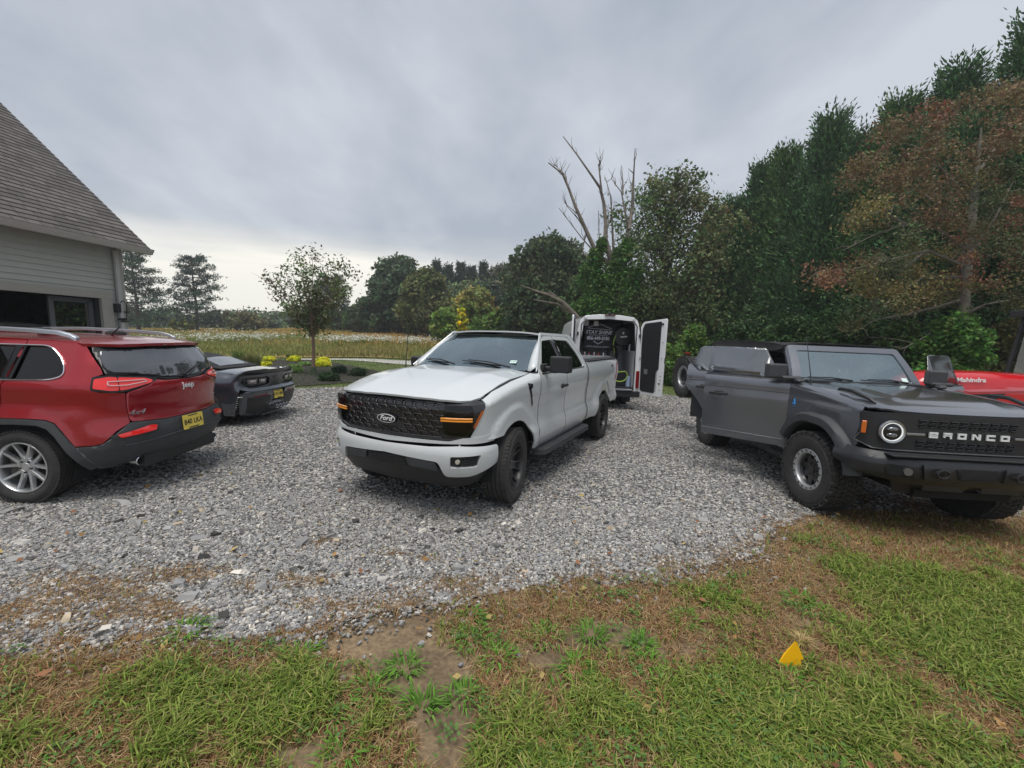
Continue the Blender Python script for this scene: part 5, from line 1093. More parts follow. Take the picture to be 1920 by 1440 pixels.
        # mirror
        ym = 1.17 if s > 0 else 1.03; zm = 1.49 if s > 0 else 1.44; mr = MB(); mr.box((-.83, s * ym, zm), (.12, .26 if s > 0 else .16, .20 if s > 0 else .14), ry=.05, rz=s * -.12); mr.box((-.83, s * .99, 1.44), (.07, .22, .05)); mr.box((-.82, s * .95, 1.45), (.16, .05, .09)); mr.box((-.89, s * 1.06, 1.40), (.05, .1, .05))
        mo = mr.build('side_mirror', BLACK, T, bevel=.022, seg=3)
        gm = MB(); gm.box((-.895, s * ym, zm), (.01, .2 if s > 0 else .12, .15 if s > 0 else .10), rz=s * -.12); gm.build('mirror_glass', mat('mirror', (.6, .62, .65), .03, metal=1), mo)
        # tail lamp
        tl = rnd([(-4.66, 1.02), (-4.69, 1.39), (-4.795, 1.40), (-4.795, 1.02)], .02)
        RED = mat('red_lens', (.22, .006, .008), .12, coat=1)
        patch('tail_lamp', tl, wall(s, .008), RED, T, (.05, .05), th=.02)
        # 4x4 decal on the bed
        M = frame((-4.30, s * (Y(-4.30, 1.30) + .002), 1.33), (-s, 0, 0), (0, 0, 1))
        text('4X4', .085, mat('decal', (.03, .03, .03), .5), T, M, 'decal', .001, shear=.2)
    # hood
    def hz(x, y):
        a = abs(y); e = a / .90
        z = tf(x, [(-.45, 1.432), (0, 1.404), (.4, 1.338), (.65, 1.284), (.82, 1.240), (.93, 1.206)]) - .045 * e ** 4 - .012 * e - .045 * e ** 2 * min(1, max(0, (x - .25) / .5))
        yr = tf(x, [(-.4, .60), (.9, .44)]); z += .010 * math.exp(-((a - yr) / .10) ** 2) * min(1, max(0, (.85 - x) / .3))
        z += .012 * (1 - min(1, a / yr)) * 0
        return (x, y, z)
    yh = lambda x: Y(x, tf(x, ztop)) - .004
    half = [(.902, 0), (.888, .32), (.842, .58), (.775, .745), (.70, .83), (.60, .872), (.4, .886), (0, .882), (-.40, .882), (-.60, .875), (-.50, .5), (-.455, .25), (-.44, 0)]
    ho = [(x, y, 0) for x, y in half] + [(x, -y, 0) for x, y in reversed(half)]
    hood = patch('hood', ho, hz, PW, T, (.06, .05), th=.02, bevel=.005, out=(0, 0, 1))
    # front lower lip of the hood (painted) and fascia behind the grille
    c = pl.c
    uy = lambda y: pl.uy(y)
    SUR = mat('grille_surround', (.012, .012, .014), .25, coat=.7)
    h1 = rnd([(c, 1.195, 0), (uy(.5), 1.19, 0), (.64, 1.188, .02), (.612, 1.14, .02), (.71, .96, .03), (.80, .835, .03), (uy(.68), .802, .05), (c, .80, 0)], .02)
    sur = patch('grille_surround', sym(h1, c), wall(1, .006), SUR, T, (.05, .05), th=.03)
    # lower grille opening and honeycomb
    g = MB()
    ug = uy(.60)
    for r_ in range(6):
        z = 1.14 - r_ * .0545
        n = 5 - 0
        for k in range(-n, n + 1):
            uc = c + (k + (.5 if r_ % 2 else 0)) * .118
            if abs(uc - c) > c - ug + .01: continue
            if abs(uc - c) < .13 and abs(z - .99) < .07: continue
            pts = []
            for a, bq in ((-.047, -.004), (-.036, .017), (.036, .017), (.047, -.004), (.036, -.018), (.026, -.018)):
                p = wall(1, .016)(uc + a, z + bq); pts.append(p)
            g.tube(pts + ([pts[0]] if False else []), .0055, 5)
    for z in (1.165, .835):
        g.tube([wall(1, .014)(ug + (2 * (c - ug)) * i / 20, z) for i in range(21)], .008, 6)
    g.build('grille_mesh', mat('grille_black', (.03, .03, .034), .5), T, smooth=60)
    em = MB(); M = frame((.932, 0, .975), (0, 1, 0), (0, 0, 1))
    def oval(a, b_, lo, hi, mm, nm, par):
        q = MB().at(M); q.prism([(a * math.cos(2 * math.pi * i / 36), b_ * math.sin(2 * math.pi * i / 36)) for i in range(36)], lambda u, v, k: (u, v, k), lo, hi); return q.build(nm, mm, par)
    e = oval(.122, .049, -.02, .004, SUR, 'badge', T); oval(.114, .043, 0, .007, WHITE, 'badge_ring', e); oval(.107, .037, .002, .009, GLOSSBLACK, 'badge_field', e)
    text('Ford', .068, WHITE, e, M @ Matrix.Translation((0, .002, .0095)), 'badge_lettering', .002, sx=1.15, shear=.35, off=.001)
    # headlamps
    AMB = mat('amber_lens', (.62, .24, .04), .15, coat=1, emit=(1, .35, .04, .08)); AMD = mat('amber_marker', (.42, .09, .01), .15, coat=1)
    SMK = glass('smoked_lens', (.18, .18, .19), .02, .9); LI = mat('lamp_inner', (.10, .10, .11), .25, metal=.8)
    for s in (1, -1):
        ww = lambda o: wall(s, o)
        a, b_ = uy(.86), uy(.635)
        body = patch('headlamp', rnd([(a, 1.14), (b_, 1.135), (b_ + .005, .88), (uy(.82), .865), (a + .005, .93)], .035), ww(.012), LI, T, (.05, .05), th=.01)
        patch('lamp_lens', rnd([(a - .01, 1.15), (b_ + .01, 1.145), (b_ + .015, .87), (uy(.82), .855), (a - .01, .925)], .035), ww(.03), SMK, body, (.05, .05), th=0)
        inn = MB()
        patch('lamp_reflector', rnd([(uy(.83), 1.12), (uy(.66), 1.115), (uy(.66), 1.045), (uy(.83), 1.05)], .015), ww(.018), mat('reflector_dim', (.16, .16, .16), .25, metal=.8), body, (.05, .05), th=.004)
        patch('lamp_reflector', rnd([(uy(.83), .985), (uy(.66), .985), (uy(.66), .905), (uy(.80), .90)], .015), ww(.018), mat('reflector_dim', (.16, .16, .16), .25, metal=.8), body, (.05, .05), th=.004)
        d = MB()
        for dz in (.010, -.012): d.tube([ww(.036)(uy(.60) + (uy(.86) - uy(.60)) * i / 8, 1.015 + dz) for i in range(9)], .0085, 6)
        d.build('running_light', AMB, body)
        patch('side_marker', rnd([(.635, 1.10), (.665, 1.085), (.745, .94), (.725, .93)], .006), ww(.014), AMD, T, (.05, .05), th=.01)
    # front bumper
    pb = Plan([(.36, .998), (.57, .985), (.735, .92), (.85, .78), (.915, .54), (.95, .26), (.96, 0)])
    cb = pb.c
    def bw(off=0):
        def f(u, z):
            v = tf(z, [(.34, .16), (.50, .05), (.56, .02), (.66, .0), (.74, .0), (.78, .01), (.83, .04)]) - off
            p = pb(u, v); return (p[0], p[1], z - .045)
        return f
    q = pb.uy
    top = [(cb, .79, 0), (q(.5), .80, 0), (q(.8), .825, 0), (.40, .80, .02)]
    # valance strip (painted) above the seam
    patch('front_valance', sym([(cb, .80, 0), (uy(.68) + cb - c, .802, 0), (q(.83), .84, 0), (.44, .85, 0), (.44, .775, 0), (q(.80), .785, 0), (cb, .755, 0)], cb), lambda u, z: (lambda p: (p[0], p[1], z))(pb(u, .045)), PW, T, (.06, .05), th=.02)
    opening = [(cb, .675), (q(.20), .668), (q(.22), .672), (q(.52), .655), (q(.58), .635), (q(.56), .50), (cb, .50)]
    half = rnd([(cb, .785, 0), (q(.5), .793, 0), (q(.8), .815, .02), (.43, .785, .03), (.43, .60, .03), (q(.90), .515, .05), (q(.66), .505, .04), (q(.60), .655, .04), (cb, .69, 0)], .02)
    fog = rnd([(q(.95), .725), (q(.72), .715), (q(.715), .605), (q(.93), .612)], .02)
    fog2 = [(2 * cb - a, b_) for a, b_ in fog]
    bp = patch('front_bumper', sym(half, cb), bw(0), PW, T, (.05, .05), holes=[fog, fog2], th=.035, bevel=.008)
    low = patch('lower_grille', sym(rnd([(cb, .70, 0), (q(.66), .67, .02), (q(.70), .50, .04), (cb, .47, 0)], .02), cb), bw(-.03), mat('bumper_black', (.014, .015, .017), .45), T, (.06, .05), th=.02)
    lg = MB()
    for i in range(5): lg.tube([bw(-.012)(q(.24) + (2 * (cb - q(.24))) * j / 12, .655 - i * .022) for j in range(13)], .006, 5)
    lg.build('grille_bar', BLACK, low)
    for s in (1, -1):
        def bs(off):
            return lambda u, z: (bw(off)(u, z)[0], s * bw(off)(u, z)[1], bw(off)(u, z)[2])
        patch('air_deflector', rnd([(q(.25), .665), (q(.565), .645), (q(.60), .56), (q(.28), .585)], .02), bs(.0), GREYPL, low, (.05, .05), th=.02)
        f0 = patch('fog_lamp_pocket', rnd([(q(.965), .735), (q(.705), .725), (q(.70), .595), (q(.945), .602)], .02), bs(-.03), BLACK, T, (.05, .05), th=.01)
        m = MB(); p = bs(-.02)(q(.79), .668); m.cyl(p, (p[0] + .02, p[1], p[2]), .022, n=16); m.build('fog_lamp', mat('fog_glass', (.45, .43, .34), .1, coat=1), f0)
        for i in range(5):
            m = MB(); m.tube([bs(-.014)(q(.935), .705 - i * .018), bs(-.014)(q(.83), .702 - i * .018)], .004, 5); m.build('pocket_bar', BLACK, f0)
    patch('lower_valance', sym(rnd([(cb, .50, 0), (q(.6), .50, 0), (q(.92), .52, .02), (.50, .52, .02), (.56, .41, .05), (q(.8), .375, .04), (cb, .37, 0)], .02), cb), bw(-.04), mat('bumper_black', (.014, .015, .017), .45), T, (.06, .05), th=.02)
    # screen, pillars, roof
    def ws(y, t):
        e = abs(y) / .86
        b0 = Vector((-.43 - .19 * e ** 2, y * .95, 1.425 - .02 * e * e)); t0 = Vector((-1.175 - .09 * e ** 2, y * .80, 1.838 - .025 * e * e))
        p = b0.lerp(t0, t); p += Vector((.25, 0, .42)).normalized() * .035 * math.sin(math.pi * t) ; return p
    SC = glass('screen_glass', (.45, .54, .57), .01, .85, 1.5, .42, (.80, .95, 1.0))
    scr = patch('windscreen', rnd([(-.855, 0), (-.855, 1), (.855, 1), (.855, 0)], .05), ws, SC, T, (.09, .12), th=0, out=(1, 0, 1))
    FR = mat('frit_black', (.006, .006, .007), .25)
    off = lambda y, t: ws(y, t) - Vector((.004, 0, .006))
    fr = patch('screen_border', [(-.858, 0, 0), (-.858, 1, 0), (.858, 1, 0), (.858, 0, 0)], off, FR, scr, (.09, .12), holes=[rnd([(-.79, .055), (-.80, .90), (-.25, .90), (-.16, .86), (.16, .86), (.25, .90), (.80, .90), (.79, .055)], .03)], th=.003, bevel=0, out=(1, 0, 1))
    for s in (1, -1):
        A = []; B = []
        for i in range(9):
            t = i / 8; A.append(ws(s * .857, t)); x = -.61 - .64 * t; z = 1.405 + .455 * t; B.append(wall(s)(x, z))
        ruled('front_pillar', A, B, PW, T)
    ro = rnd([(-1.20, .0, 0), (-1.215, .4, .2), (-1.265, .685, .05), (-1.8, .70, 0), (-2.45, .70, .15), (-2.50, .0, 0), (-2.45, -.70, .15), (-1.8, -.70, 0), (-1.265, -.685, .05), (-1.215, -.4, .2)], .05)
    ro = [(-1.165, 0, 0), (-1.18, .35, 0), (-1.22, .60, 0), (-1.26, .70, 0), (-1.8, .716, 0), (-2.30, .716, 0), (-2.44, .70, 0), (-2.53, .55, 0), (-2.55, 0, 0)]
    ro = ro + [(x, -y, 0) for x, y, _ in reversed(ro)]
    rz_ = lambda x, y: (x, y, tf(x, [(-1.16, 1.848), (-1.22, 1.895), (-1.35, 1.945), (-1.6, 1.980), (-2.1, 1.988), (-2.45, 1.945), (-2.55, 1.90)]) - (.03 + .04 * min(1, max(0, (-1.2 - x) / .3))) * (abs(y) / .72) ** 3)
    patch('roof', ro, rz_, PW, T, (.09, .06), th=.02, out=(0, 0, 1))
    rr = MB()
    rr.add([(-2.67, -.92, .6), (-2.67, .92, .6), (-2.67, .92, 1.42), (-2.55, .70, 1.87), (-2.55, -.70, 1.87), (-2.67, -.92, 1.42)], [(0, 1, 2, 5), (5, 2, 3, 4)])
    rr.build('cab_rear_panel', PW, T)
    bw_ = MB(); bw_.box((-2.64, 0, 1.64), (.02, 1.1, .32), ry=-.2); bw_.build('rear_window', glass('tinted_glass'), T)
    # cowl and wipers
    cw = MB(); cw.v = []
    cwl = lambda x, y: (x, y, hz(x, y)[2] - .018)
    patch('cowl', [(x, y, 0) for x, y in ((-.40, -.5), (-.40, .5), (-.52, .84), (-.66, .84), (-.50, .3), (-.50, -.3), (-.66, -.84), (-.52, -.84))], cwl, BLACK, T, (.08, .08), th=.01, bevel=0, out=(0, 0, 1))
    nv = (.45, 0, .9)
    wiper(T, Vector(ws(.10, .03)) + Vector((.03, 0, .03)), Vector(ws(-.72, .10)) + Vector((.03, 0, .02)), nv) if False else None
    wiper(T, Vector(ws(.66, .02)) + Vector((.03, 0, .02)), Vector(ws(-.02, .12)) + Vector((.015, 0, .015)), nv)
    wiper(T, Vector(ws(-.12, .02)) + Vector((.03, 0, .02)), Vector(ws(-.76, .12)) + Vector((.015, 0, .015)), nv)
    st = MB().at(frame(Vector(ws(.66, .17)) + Vector((.006, 0, .008)), (-.05, .86, 0), (-.6, 0, .42))); st.box((0, 0, 0), (.085, .055, .002)); s_ = st.build('inspection_sticker', mat('sticker', (.62, .75, .70), .4), T)
    text('9 24', .035, mat('sticker_ink', (.05, .25, .2), .5), s_, frame(Vector(ws(.66, .17)) + Vector((.009, 0, .0115)), (-.05, .86, 0), (-.6, 0, .42)), 'sticker_number', .0004)
    mi = MB(); p = Vector(ws(0, .86)); mi.box((p.x - .06, 0, p.z - .07), (.04, .24, .07)); mi.build('rear_view_mirror', BLACK, T, bevel=.01)
    an = MB(); an.tube([(-.30, -.80, 1.36), (-.31, -.80, 1.48), (-.36, -.80, 1.93)], [.009, .006, .003], 6); an.build('antenna', BLACK, T)
    # interior
    i_ = MB(); i_.box((-.72, 0, 1.25), (.5, 1.55, .25)); i_.build('dashboard', mat('dash', (.03, .03, .032), .7), T, bevel=.05)
    for y in (.38, -.38): seat(T, -1.45, y, .98, FABRIC)
    steer_wheel(T, -1.05, .38, 1.30)
    hl = MB(); hl.box((-1.85, 0, 1.845), (1.1, 1.3, .01)); hl.build('headliner', mat('headliner', (.4, .4, .39), .9), T)
    # floor, chassis, bed
    f = MB(); f.box((-1.7, 0, .60), (1.95, 1.72, .16)); f.box((-2.2, 0, .50), (5.6, .9, .14)); f.box((.35, 0, .75), (.85, 1.1, .5)); f.box((-1.65, 0, 1.0), (1.95, 1.7, .02)); f.box((-3.7, 0, .75), (2.0, 1.1, .1))
    f.cyl((-3.693, -.75, .41), (-3.693, .75, .41), .05); f.cyl((0, -.75, .41), (0, .75, .41), .045)
    f.box((-.62, 0, .95), (.04, 1.75, .75)); f.box((-2.66, 0, 1.0), (.03, 1.8, .8))
    for s in (1, -1):
        f.box((-1.65, s * .86, .93), (1.9, .04, .80)); f.box((-3.75, s * .86, 1.15), (2.0, .02, .5))
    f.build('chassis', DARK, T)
    tc = MB(); tc.box((-3.74, 0, 1.475), (2.06, 1.70, .035))
    for k in range(3): tc.box((-3.05 - k * .69, 0, 1.496), (.66, 1.62, .012))
    tc.build('bed_cover', mat('tonneau', (.10, .105, .11), .6, bump=.2, bscale=300, var=.1), T, bevel=.005)
    rl = MB()
    for s in (1, -1): rl.box((-3.74, s * .90, 1.462), (2.06, .10, .025))
    rl.build('bed_rail', BLACK, T, bevel=.006)
    tg = MB(); tg.box((-4.80, 0, 1.12), (.05, 1.60, .66)); tg.build('tailgate', PW, T, bevel=.01)
    rb = MB(); rb.box((-4.90, 0, .68), (.16, 1.86, .22)); rb.build('rear_bumper', PW, T, bevel=.03)
    RB = mat('rim_dark', (.028, .027, .028), .42, coat=.2, var=.2)
    wheel(T, 0, .865, .412, .275, .262, 'truck', 1, 9, rimmat=RB, rot=.3)
    wheel(T, 0, -.865, .412, .275, .262, 'truck', -1, 9, rimmat=RB)
    wheel(T, -3.693, .865, .412, .275, .262, 'truck', 1, 0, rimmat=RB, rot=.1)
    wheel(T, -3.693, -.865, .412, .275, .262, 'truck', -1, 0, rimmat=RB)
    return T
build_truck()
# ================================================================= red crossover, seen from behind
def build_suv():
    T = vehicle('crossover', -4.807, 4.98, 181.2, 'dark red crossover with silver roof rails, seen from behind beside the garage', 'car', -.0)
    CEN[0] = Vector((1.2, 0, .85))
    RD = paint('red_paint', (.36, .010, .018), metal=.45, flake=.3, dust=.12, rough=.26)
    pl = Plan([(-.35, .925), (-.50, .912), (-.65, .865), (-.78, .765), (-.88, .58), (-.945, .30), (-.965, 0)], -1)
    pf = Plan([(2.95, .925), (3.20, .90), (3.42, .78), (3.56, .50), (3.61, .25), (3.62, 0)], 1)
    c = pl.c; uy = pl.uy
    def inset(u, z):
        a = tf(z, [(.28, .10), (.42, .02), (.55, .0), (.85, .004), (1.0, .018), (1.14, .0), (1.19, .0), (1.24, .03), (1.62, .20)])
        r = tf(z, [(.34, .14), (.42, .04), (.56, -.03), (.70, -.03), (.78, .0), (.82, .02), (.95, .025), (1.09, .0), (1.17, .005), (1.24, .04), (1.40, .10), (1.60, .23)])
        f = min(max((-.52 - u) / .30, 0), 1); f = f * f * (3 - 2 * f)
        v = a * (1 - f) + r * f
        for cx in (0, 2.70):
            q = math.hypot(u - cx, (z - .37))
            if q < .62 and .25 < z < 1.0: v -= .03 * min(1, (.62 - q) / .12)
        return v
    def wall(s, off=0, P=None):
        P = P or pl
        def f(u, z):
            p = P(u, inset(min(u, 2.9), z) - off); return (p[0], s * p[1], z)
        return f
    def sy(h): return sym(h, c)
    Y = lambda u, z: wall(1)(u, z)[1]
    TG = glass('tinted_glass'); CL = GREYPL
    arch = lambda cx, r, a0, a1: arc(cx, .365, r, a0, a1, 14)
    GB = mat('glass_black', (.006, .006, .007), .32)
    for s in (1, -1):
        wl = wall(s)
        # quarter panel with its window
        qp = [(.165, .865, 0), (.15, 1.0, 0), (.115, 1.19, 0), (.09, 1.235, 0), (.03, 1.62, 0), (-.47, 1.615, 0), (-.56, 1.57, 0), (-.66, 1.46, 0), (-.735, 1.36, 0), (-.755, 1.30, 0), (-.68, 1.275, 0), (-.665, 1.15, 0), (-.72, 1.125, 0), (uy(.688), 1.108, 0), (uy(.682), 1.0, 0), (uy(.662), .80, 0), (-.83, .735, 0), (-.73, .622, 0), (-.66, .605, 0), (-.525, .60, 0), (-.43, .745, 0), (-.36, .83, 0), (-.28, .86, 0), (-.1, .868, 0)]
        hole = rnd([(.075, 1.235), (.045, 1.555), (-.20, 1.555, .06), (-.37, 1.42, .10), (-.415, 1.29, .06), (-.30, 1.25, .06)], .02)
        qo = patch('quarter_panel', qp, wl, RD, T, (.06, .045), holes=[hole])
        gl = wall(s, -.014)
        w_ = patch('window', [(a * 1.0 + (-.01 if a < -.1 else .012), b + (.012 if b > 1.4 else -.012)) for a, b in hole], gl, TG, qo, (.08, .06), th=0)
        # bright trim round the side glass
        tr = MB(); ol = rnd([(2.05, 1.17, 0), (1.65, 1.545, .1), (-.21, 1.562, .08), (-.385, 1.42, .12), (-.43, 1.285, .06), (-.31, 1.243, .06), (.5, 1.215, 0), (2.05, 1.17, 0)], .03, 6)
        pts = []
        for i in range(len(ol)):
            a, b = ol[i], ol[(i + 1) % len(ol)]; n = max(1, int(math.hypot(a[0] - b[0], a[1] - b[1]) / .08))
            for k in range(n): pts.append(wall(s, .006)(a[0] + (b[0] - a[0]) * k / n, a[1] + (b[1] - a[1]) * k / n))
        tr.tube(pts + [pts[0]], .0075, 6); tr.build('window_trim', CHROME, T)
        patch('pillar_trim', [(.045, 1.232, 0), (.02, 1.565, 0), (.125, 1.565, 0), (.155, 1.232, 0)], wall(s, .006), GB, T, (.06, .05), th=.004, bevel=0)
        # doors
        rd = rnd([(1.02, .42), (.60, .42), (.50, .52, .1), (.40, .74, .1), (.175, .88, .05), (.16, 1.0), (.125, 1.19), (.10, 1.24), (.04, 1.61), (1.04, 1.61), (1.03, 1.0)], .02)
        h2 = rnd([(.14, 1.24), (.11, 1.548), (.93, 1.552), (.95, 1.22)], .02)
        d = patch('rear_door', rd, wl, RD, T, (.1, .06), holes=[h2]); patch('window', rnd([(.12, 1.23), (.09, 1.56), (.95, 1.56), (.97, 1.21)], .02), gl, TG, d, (.15, .1), th=0)
        fd = rnd([(1.035, .42), (1.045, 1.61), (1.62, 1.60, .1), (2.10, 1.19, .05), (2.12, .42)], .02)
        h3 = rnd([(1.12, 1.215), (1.12, 1.55), (1.60, 1.55, .08), (1.98, 1.20)], .02)
        d2 = patch('front_door', fd, wl, RD, T, (.1, .06), holes=[h3]); patch('window', rnd([(1.1, 1.205), (1.1, 1.56), (1.62, 1.56), (2.0, 1.19)], .02), gl, TG, d2, (.15, .1), th=0)
        for dx, dd in ((.30, d), (1.25, d2)):
            hb = MB(); hb.box((dx, s * (Y(dx, 1.05) + .025), 1.06), (.18, .02, .03)); hb.build('door_handle', RD, dd, bevel=.006)
        patch('front_fender', rnd([(2.13, .42), (2.13, 1.15), (2.6, 1.10), (3.1, .98), (3.2, .78), (3.15, .66)], .02)[:-4] + [(3.10, .80, 0)] + [(2.7 + .46 * math.cos(R(a)), .365 + .46 * math.sin(R(a)), 0) for a in range(60, 171, 8)], wall(s, 0, pf), RD, T, (.1, .06))
        # lower cladding with the squared arch
        cl = [(.60, .24, 0), (2.2, .24, 0), (2.2, .41, 0), (.605, .41, 0), (.50, .50, 0), (.40, .73, 0), (.30, .82, 0), (.17, .86, 0), (-.1, .863, 0), (-.275, .855, 0), (-.355, .825, 0), (-.42, .745, 0), (-.53, .592, 0), (-.66, .36, 0), (-.60, .34, 0), (-.56, .40, 0)] + [(x, z, 0) for x, z in ((-.47, .55), (-.38, .70), (-.31, .775), (-.22, .805), (0, .81), (.20, .80), (.32, .74), (.42, .60), (.50, .42))]
        patch('wheel_arch_cladding', cl, wall(s, .012), CL, T, (.07, .045), th=.03, bevel=.006)
        for cx in (0, 2.70):
            b = MB(); n = 15
            pts = [(cx + .49 * math.cos(R(a)), .34 + .48 * math.sin(R(a))) for a in np.linspace(-12, 192, n)]
            k = len(b.v); b.v += [(x, s * .90, z) for x, z in pts] + [(x, s * .5, z) for x, z in pts]
            b.f += [(k + i, k + i + 1, k + n + i + 1, k + n + i) for i in range(n - 1)]
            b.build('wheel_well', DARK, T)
        # tail lamps: two red pieces with a pale inner light tube
        RL = mat('lamp_red', (.52, .012, .012), .1, coat=1, emit=(1, .03, .02, .10)); PLs = mat('lamp_pale', (.62, .40, .40), .15, coat=1)
        base = patch('tail_lamp', rnd([(-.665, 1.275), (-.66, 1.145), (-.80, 1.118), (-.90, 1.115, .02), (uy(.44), 1.195, .03), (uy(.36), 1.228, .01), (uy(.48), 1.262), (-.80, 1.292)], .02), wall(s, .004), GB, T, (.04, .04), th=.02)
        patch('lamp_lens', rnd([(-.685, 1.255), (-.68, 1.165), (-.80, 1.140), (-.868, 1.138), (-.868, 1.268), (-.80, 1.275)], .015), wall(s, .014), RL, base, (.04, .04), th=.012)
        patch('lamp_lens', rnd([(-.876, 1.138), (-.93, 1.145), (uy(.45), 1.198, .02), (uy(.43), 1.222, .02), (uy(.5), 1.248), (-.876, 1.268)], .015), wall(s, .014), RL, base, (.04, .04), th=.012)
        m = MB(); lp = [(-.79, 1.195), (-.79, 1.228), (uy(.52), 1.232), (uy(.50), 1.212), (-.93, 1.187), (-.79, 1.19)]
        P_ = []
        for i in range(len(lp) - 1):
            for k in range(4): P_.append(wall(s, .022)(lp[i][0] + (lp[i + 1][0] - lp[i][0]) * k / 4, lp[i][1] + (lp[i + 1][1] - lp[i][1]) * k / 4))
        m.tube(P_ + [P_[0]], .006, 6); m.build('light_tube', PLs, base)
        # corner panel outside the tailgate is part of the quarter; bumper reflector
        patch('bumper_reflector', rnd([(uy(.76), .700), (uy(.74), .665), (uy(.47), .695), (uy(.45), .745), (uy(.52), .752)], .012), wall(s, .028), RL, T, (.04, .04), th=.02)  # unlit reflector, given the same added red glow as the tail lamps
        patch('reflector_pocket', rnd([(uy(.80), .69), (uy(.77), .65), (uy(.44), .67), (uy(.40), .76), (uy(.54), .775)], .02), wall(s, .014), mat('clad_dark', (.03, .032, .035), .5), T, (.04, .04), th=.012)
        e = MB(); e.at(Matrix.Translation((-.80, s * .56, .375)) @ Matrix.Rotation(R(90), 4, 'Z')); e.lathe([(.045, -.02), (.05, .055), (.046, .06), (.040, .055), (.040, -.02)], 20)
        for i in range(len(e.v)): e.v[i] = (e.v[i][0], s * .56 + (e.v[i][1] - s * .56) * 1.45, e.v[i][2])
        e.build('exhaust_tip', CHROME, T)
        # rails
        r_ = MB(); pr_ = [(-.36, .64, 1.632), (-.30, .645, 1.665), (-.18, .65, 1.692), (.1, .655, 1.705), (.8, .65, 1.713), (1.3, .64, 1.690), (1.42, .635, 1.65)]
        k = len(pr_); vs = []; fs = []
        for x, y, z in pr_:
            for dy, dz in ((-.020, -.022), (.032, -.026), (.026, .014), (-.016, .020)): vs.append((x, s * (y + dy), z + dz))
        for i in range(k - 1):
            for j in range(4): fs.append((i * 4 + j, i * 4 + (j + 1) % 4, i * 4 + 4 + (j + 1) % 4, i * 4 + 4 + j))
        fs += [(0, 1, 2, 3), tuple(4 * k - 4 + j for j in range(4))]
        r_.add(vs, fs); r_.box((.5, s * .645, 1.665), (.12, .03, .07)); r_.build('roof_rail', mat('rail_silver', (.50, .52, .55), .28, metal=.8), T, bevel=.006)
        mr = MB(); mr.box((1.95, s * 1.03, 1.22), (.13, .2, .15)); mr.box((1.95, s * .93, 1.18), (.06, .12, .04)); mr.build('side_mirror', RD, T, bevel=.03, seg=3)
    # rear bumper
    bt = [(c, .782, 0), (uy(.30), .782, .03), (uy(.50), .79, .05), (uy(.66), .805, .04), (-.83, .715, .06), (-.735, .612, .04), (-.66, .594, 0), (-.53, .590, 0), (-.665, .34, 0), (-.80, .335, .06), (uy(.52), .40, .03), (uy(.38), .40, .03), (uy(.22), .345, .03), (c, .345, 0)]
    patch('rear_bumper', sy(rnd(bt, .02)), wall(1, .006), CL, T, (.05, .04), th=.03, bevel=.007)
    ld = MB(); ld.tube([wall(1, .012)(uy(.72) + (2 * (c - uy(.72))) * i / 24, .60 - .02 * math.cos(i / 24 * 6.28)) for i in range(25)], .008, 6); ld.build('bumper_crease', CL, T, smooth=60)
    dk = MB(); dk.box((-.84, 0, .36), (.1, 1.1, .14)); dk.build('diffuser', BLACK, T, bevel=.02)
    # tailgate
    tg = [(c, 1.195, 0), (uy(.30), 1.205, .03), (uy(.39), 1.225, .02), (uy(.44), 1.19, .03), (uy(.68), 1.108, .02), (uy(.675), 1.0, 0), (uy(.655), .81, .03), (uy(.5), .80, .03), (uy(.3), .79, 0), (c, .79, 0)]
    TGO = patch('tailgate', sy(rnd(tg, .02)), wall(1), RD, T, (.05, .035), th=.02, bevel=.005)
    rb = [(c, 1.60, 0), (uy(.5), 1.60, 0), (-.60, 1.585, .03), (-.66, 1.49, .03), (-.745, 1.38, .04), (-.775, 1.30, .03), (-.80, 1.30, 0), (uy(.50), 1.272, .03), (uy(.36), 1.236, .02), (uy(.25), 1.213, .03), (c, 1.202, 0)]
    bd = patch('rear_glass_border', sy(rnd(rb, .02)), wall(1, -.004), GB, T, (.05, .035), th=.01, bevel=.002)
    RG = glass('rear_glass', (.06, .065, .07), .015, 1.0, 1.6)
    rg = [(c, 1.545, 0), (uy(.5), 1.54, 0), (-.70, 1.52, .05), (-.735, 1.44, .04), (-.80, 1.325, .05), (uy(.5), 1.29, .05), (uy(.3), 1.25, .05), (c, 1.232, 0)]
    patch('rear_window', sy(rnd(rg, .03)), wall(1, .010), mat('rear_glass_solid', (.050, .054, .064), .03, coat=1, spec=1), T, (.05, .035), th=.008, bevel=0)
    # roof and spoiler
    def rz(x, y):
        return (x, y, tf(x, [(-.80, 1.605), (-.6, 1.635), (-.3, 1.660), (.3, 1.672), (1.2, 1.668), (1.7, 1.61)]) - .05 * (abs(y) / .74) ** 2.6)
    ro = [(1.66, 0, 0), (1.60, .5, 0), (1.50, .70, 0), (.6, .735, 0), (-.40, .735, 0), (-.43, .73, 0), (-.43, 0, 0)]
    patch('roof', ro + [(x, -y, 0) for x, y, _ in reversed(ro)], rz, RD, T, (.1, .07), th=.02, out=(0, 0, 1))
    sp = [(-.437, 0, 0), (-.437, .735, 0), (-.50, .74, 0), (-.62, .665, 0), (-.71, .57, 0), (-.775, .40, 0), (-.82, 0, 0)]
    spo = patch('roof_spoiler', sp + [(x, -y, 0) for x, y, _ in reversed(sp)], rz, RD, T, (.06, .06), th=.03, bevel=.010, out=(0, 0, 1))
    us = MB(); A = [(-.55, .71, 1.575), (-.66, .64, 1.565), (-.75, .44, 1.567), (-.785, 0, 1.57), (-.75, -.44, 1.567), (-.66, -.64, 1.565), (-.55, -.71, 1.575)]
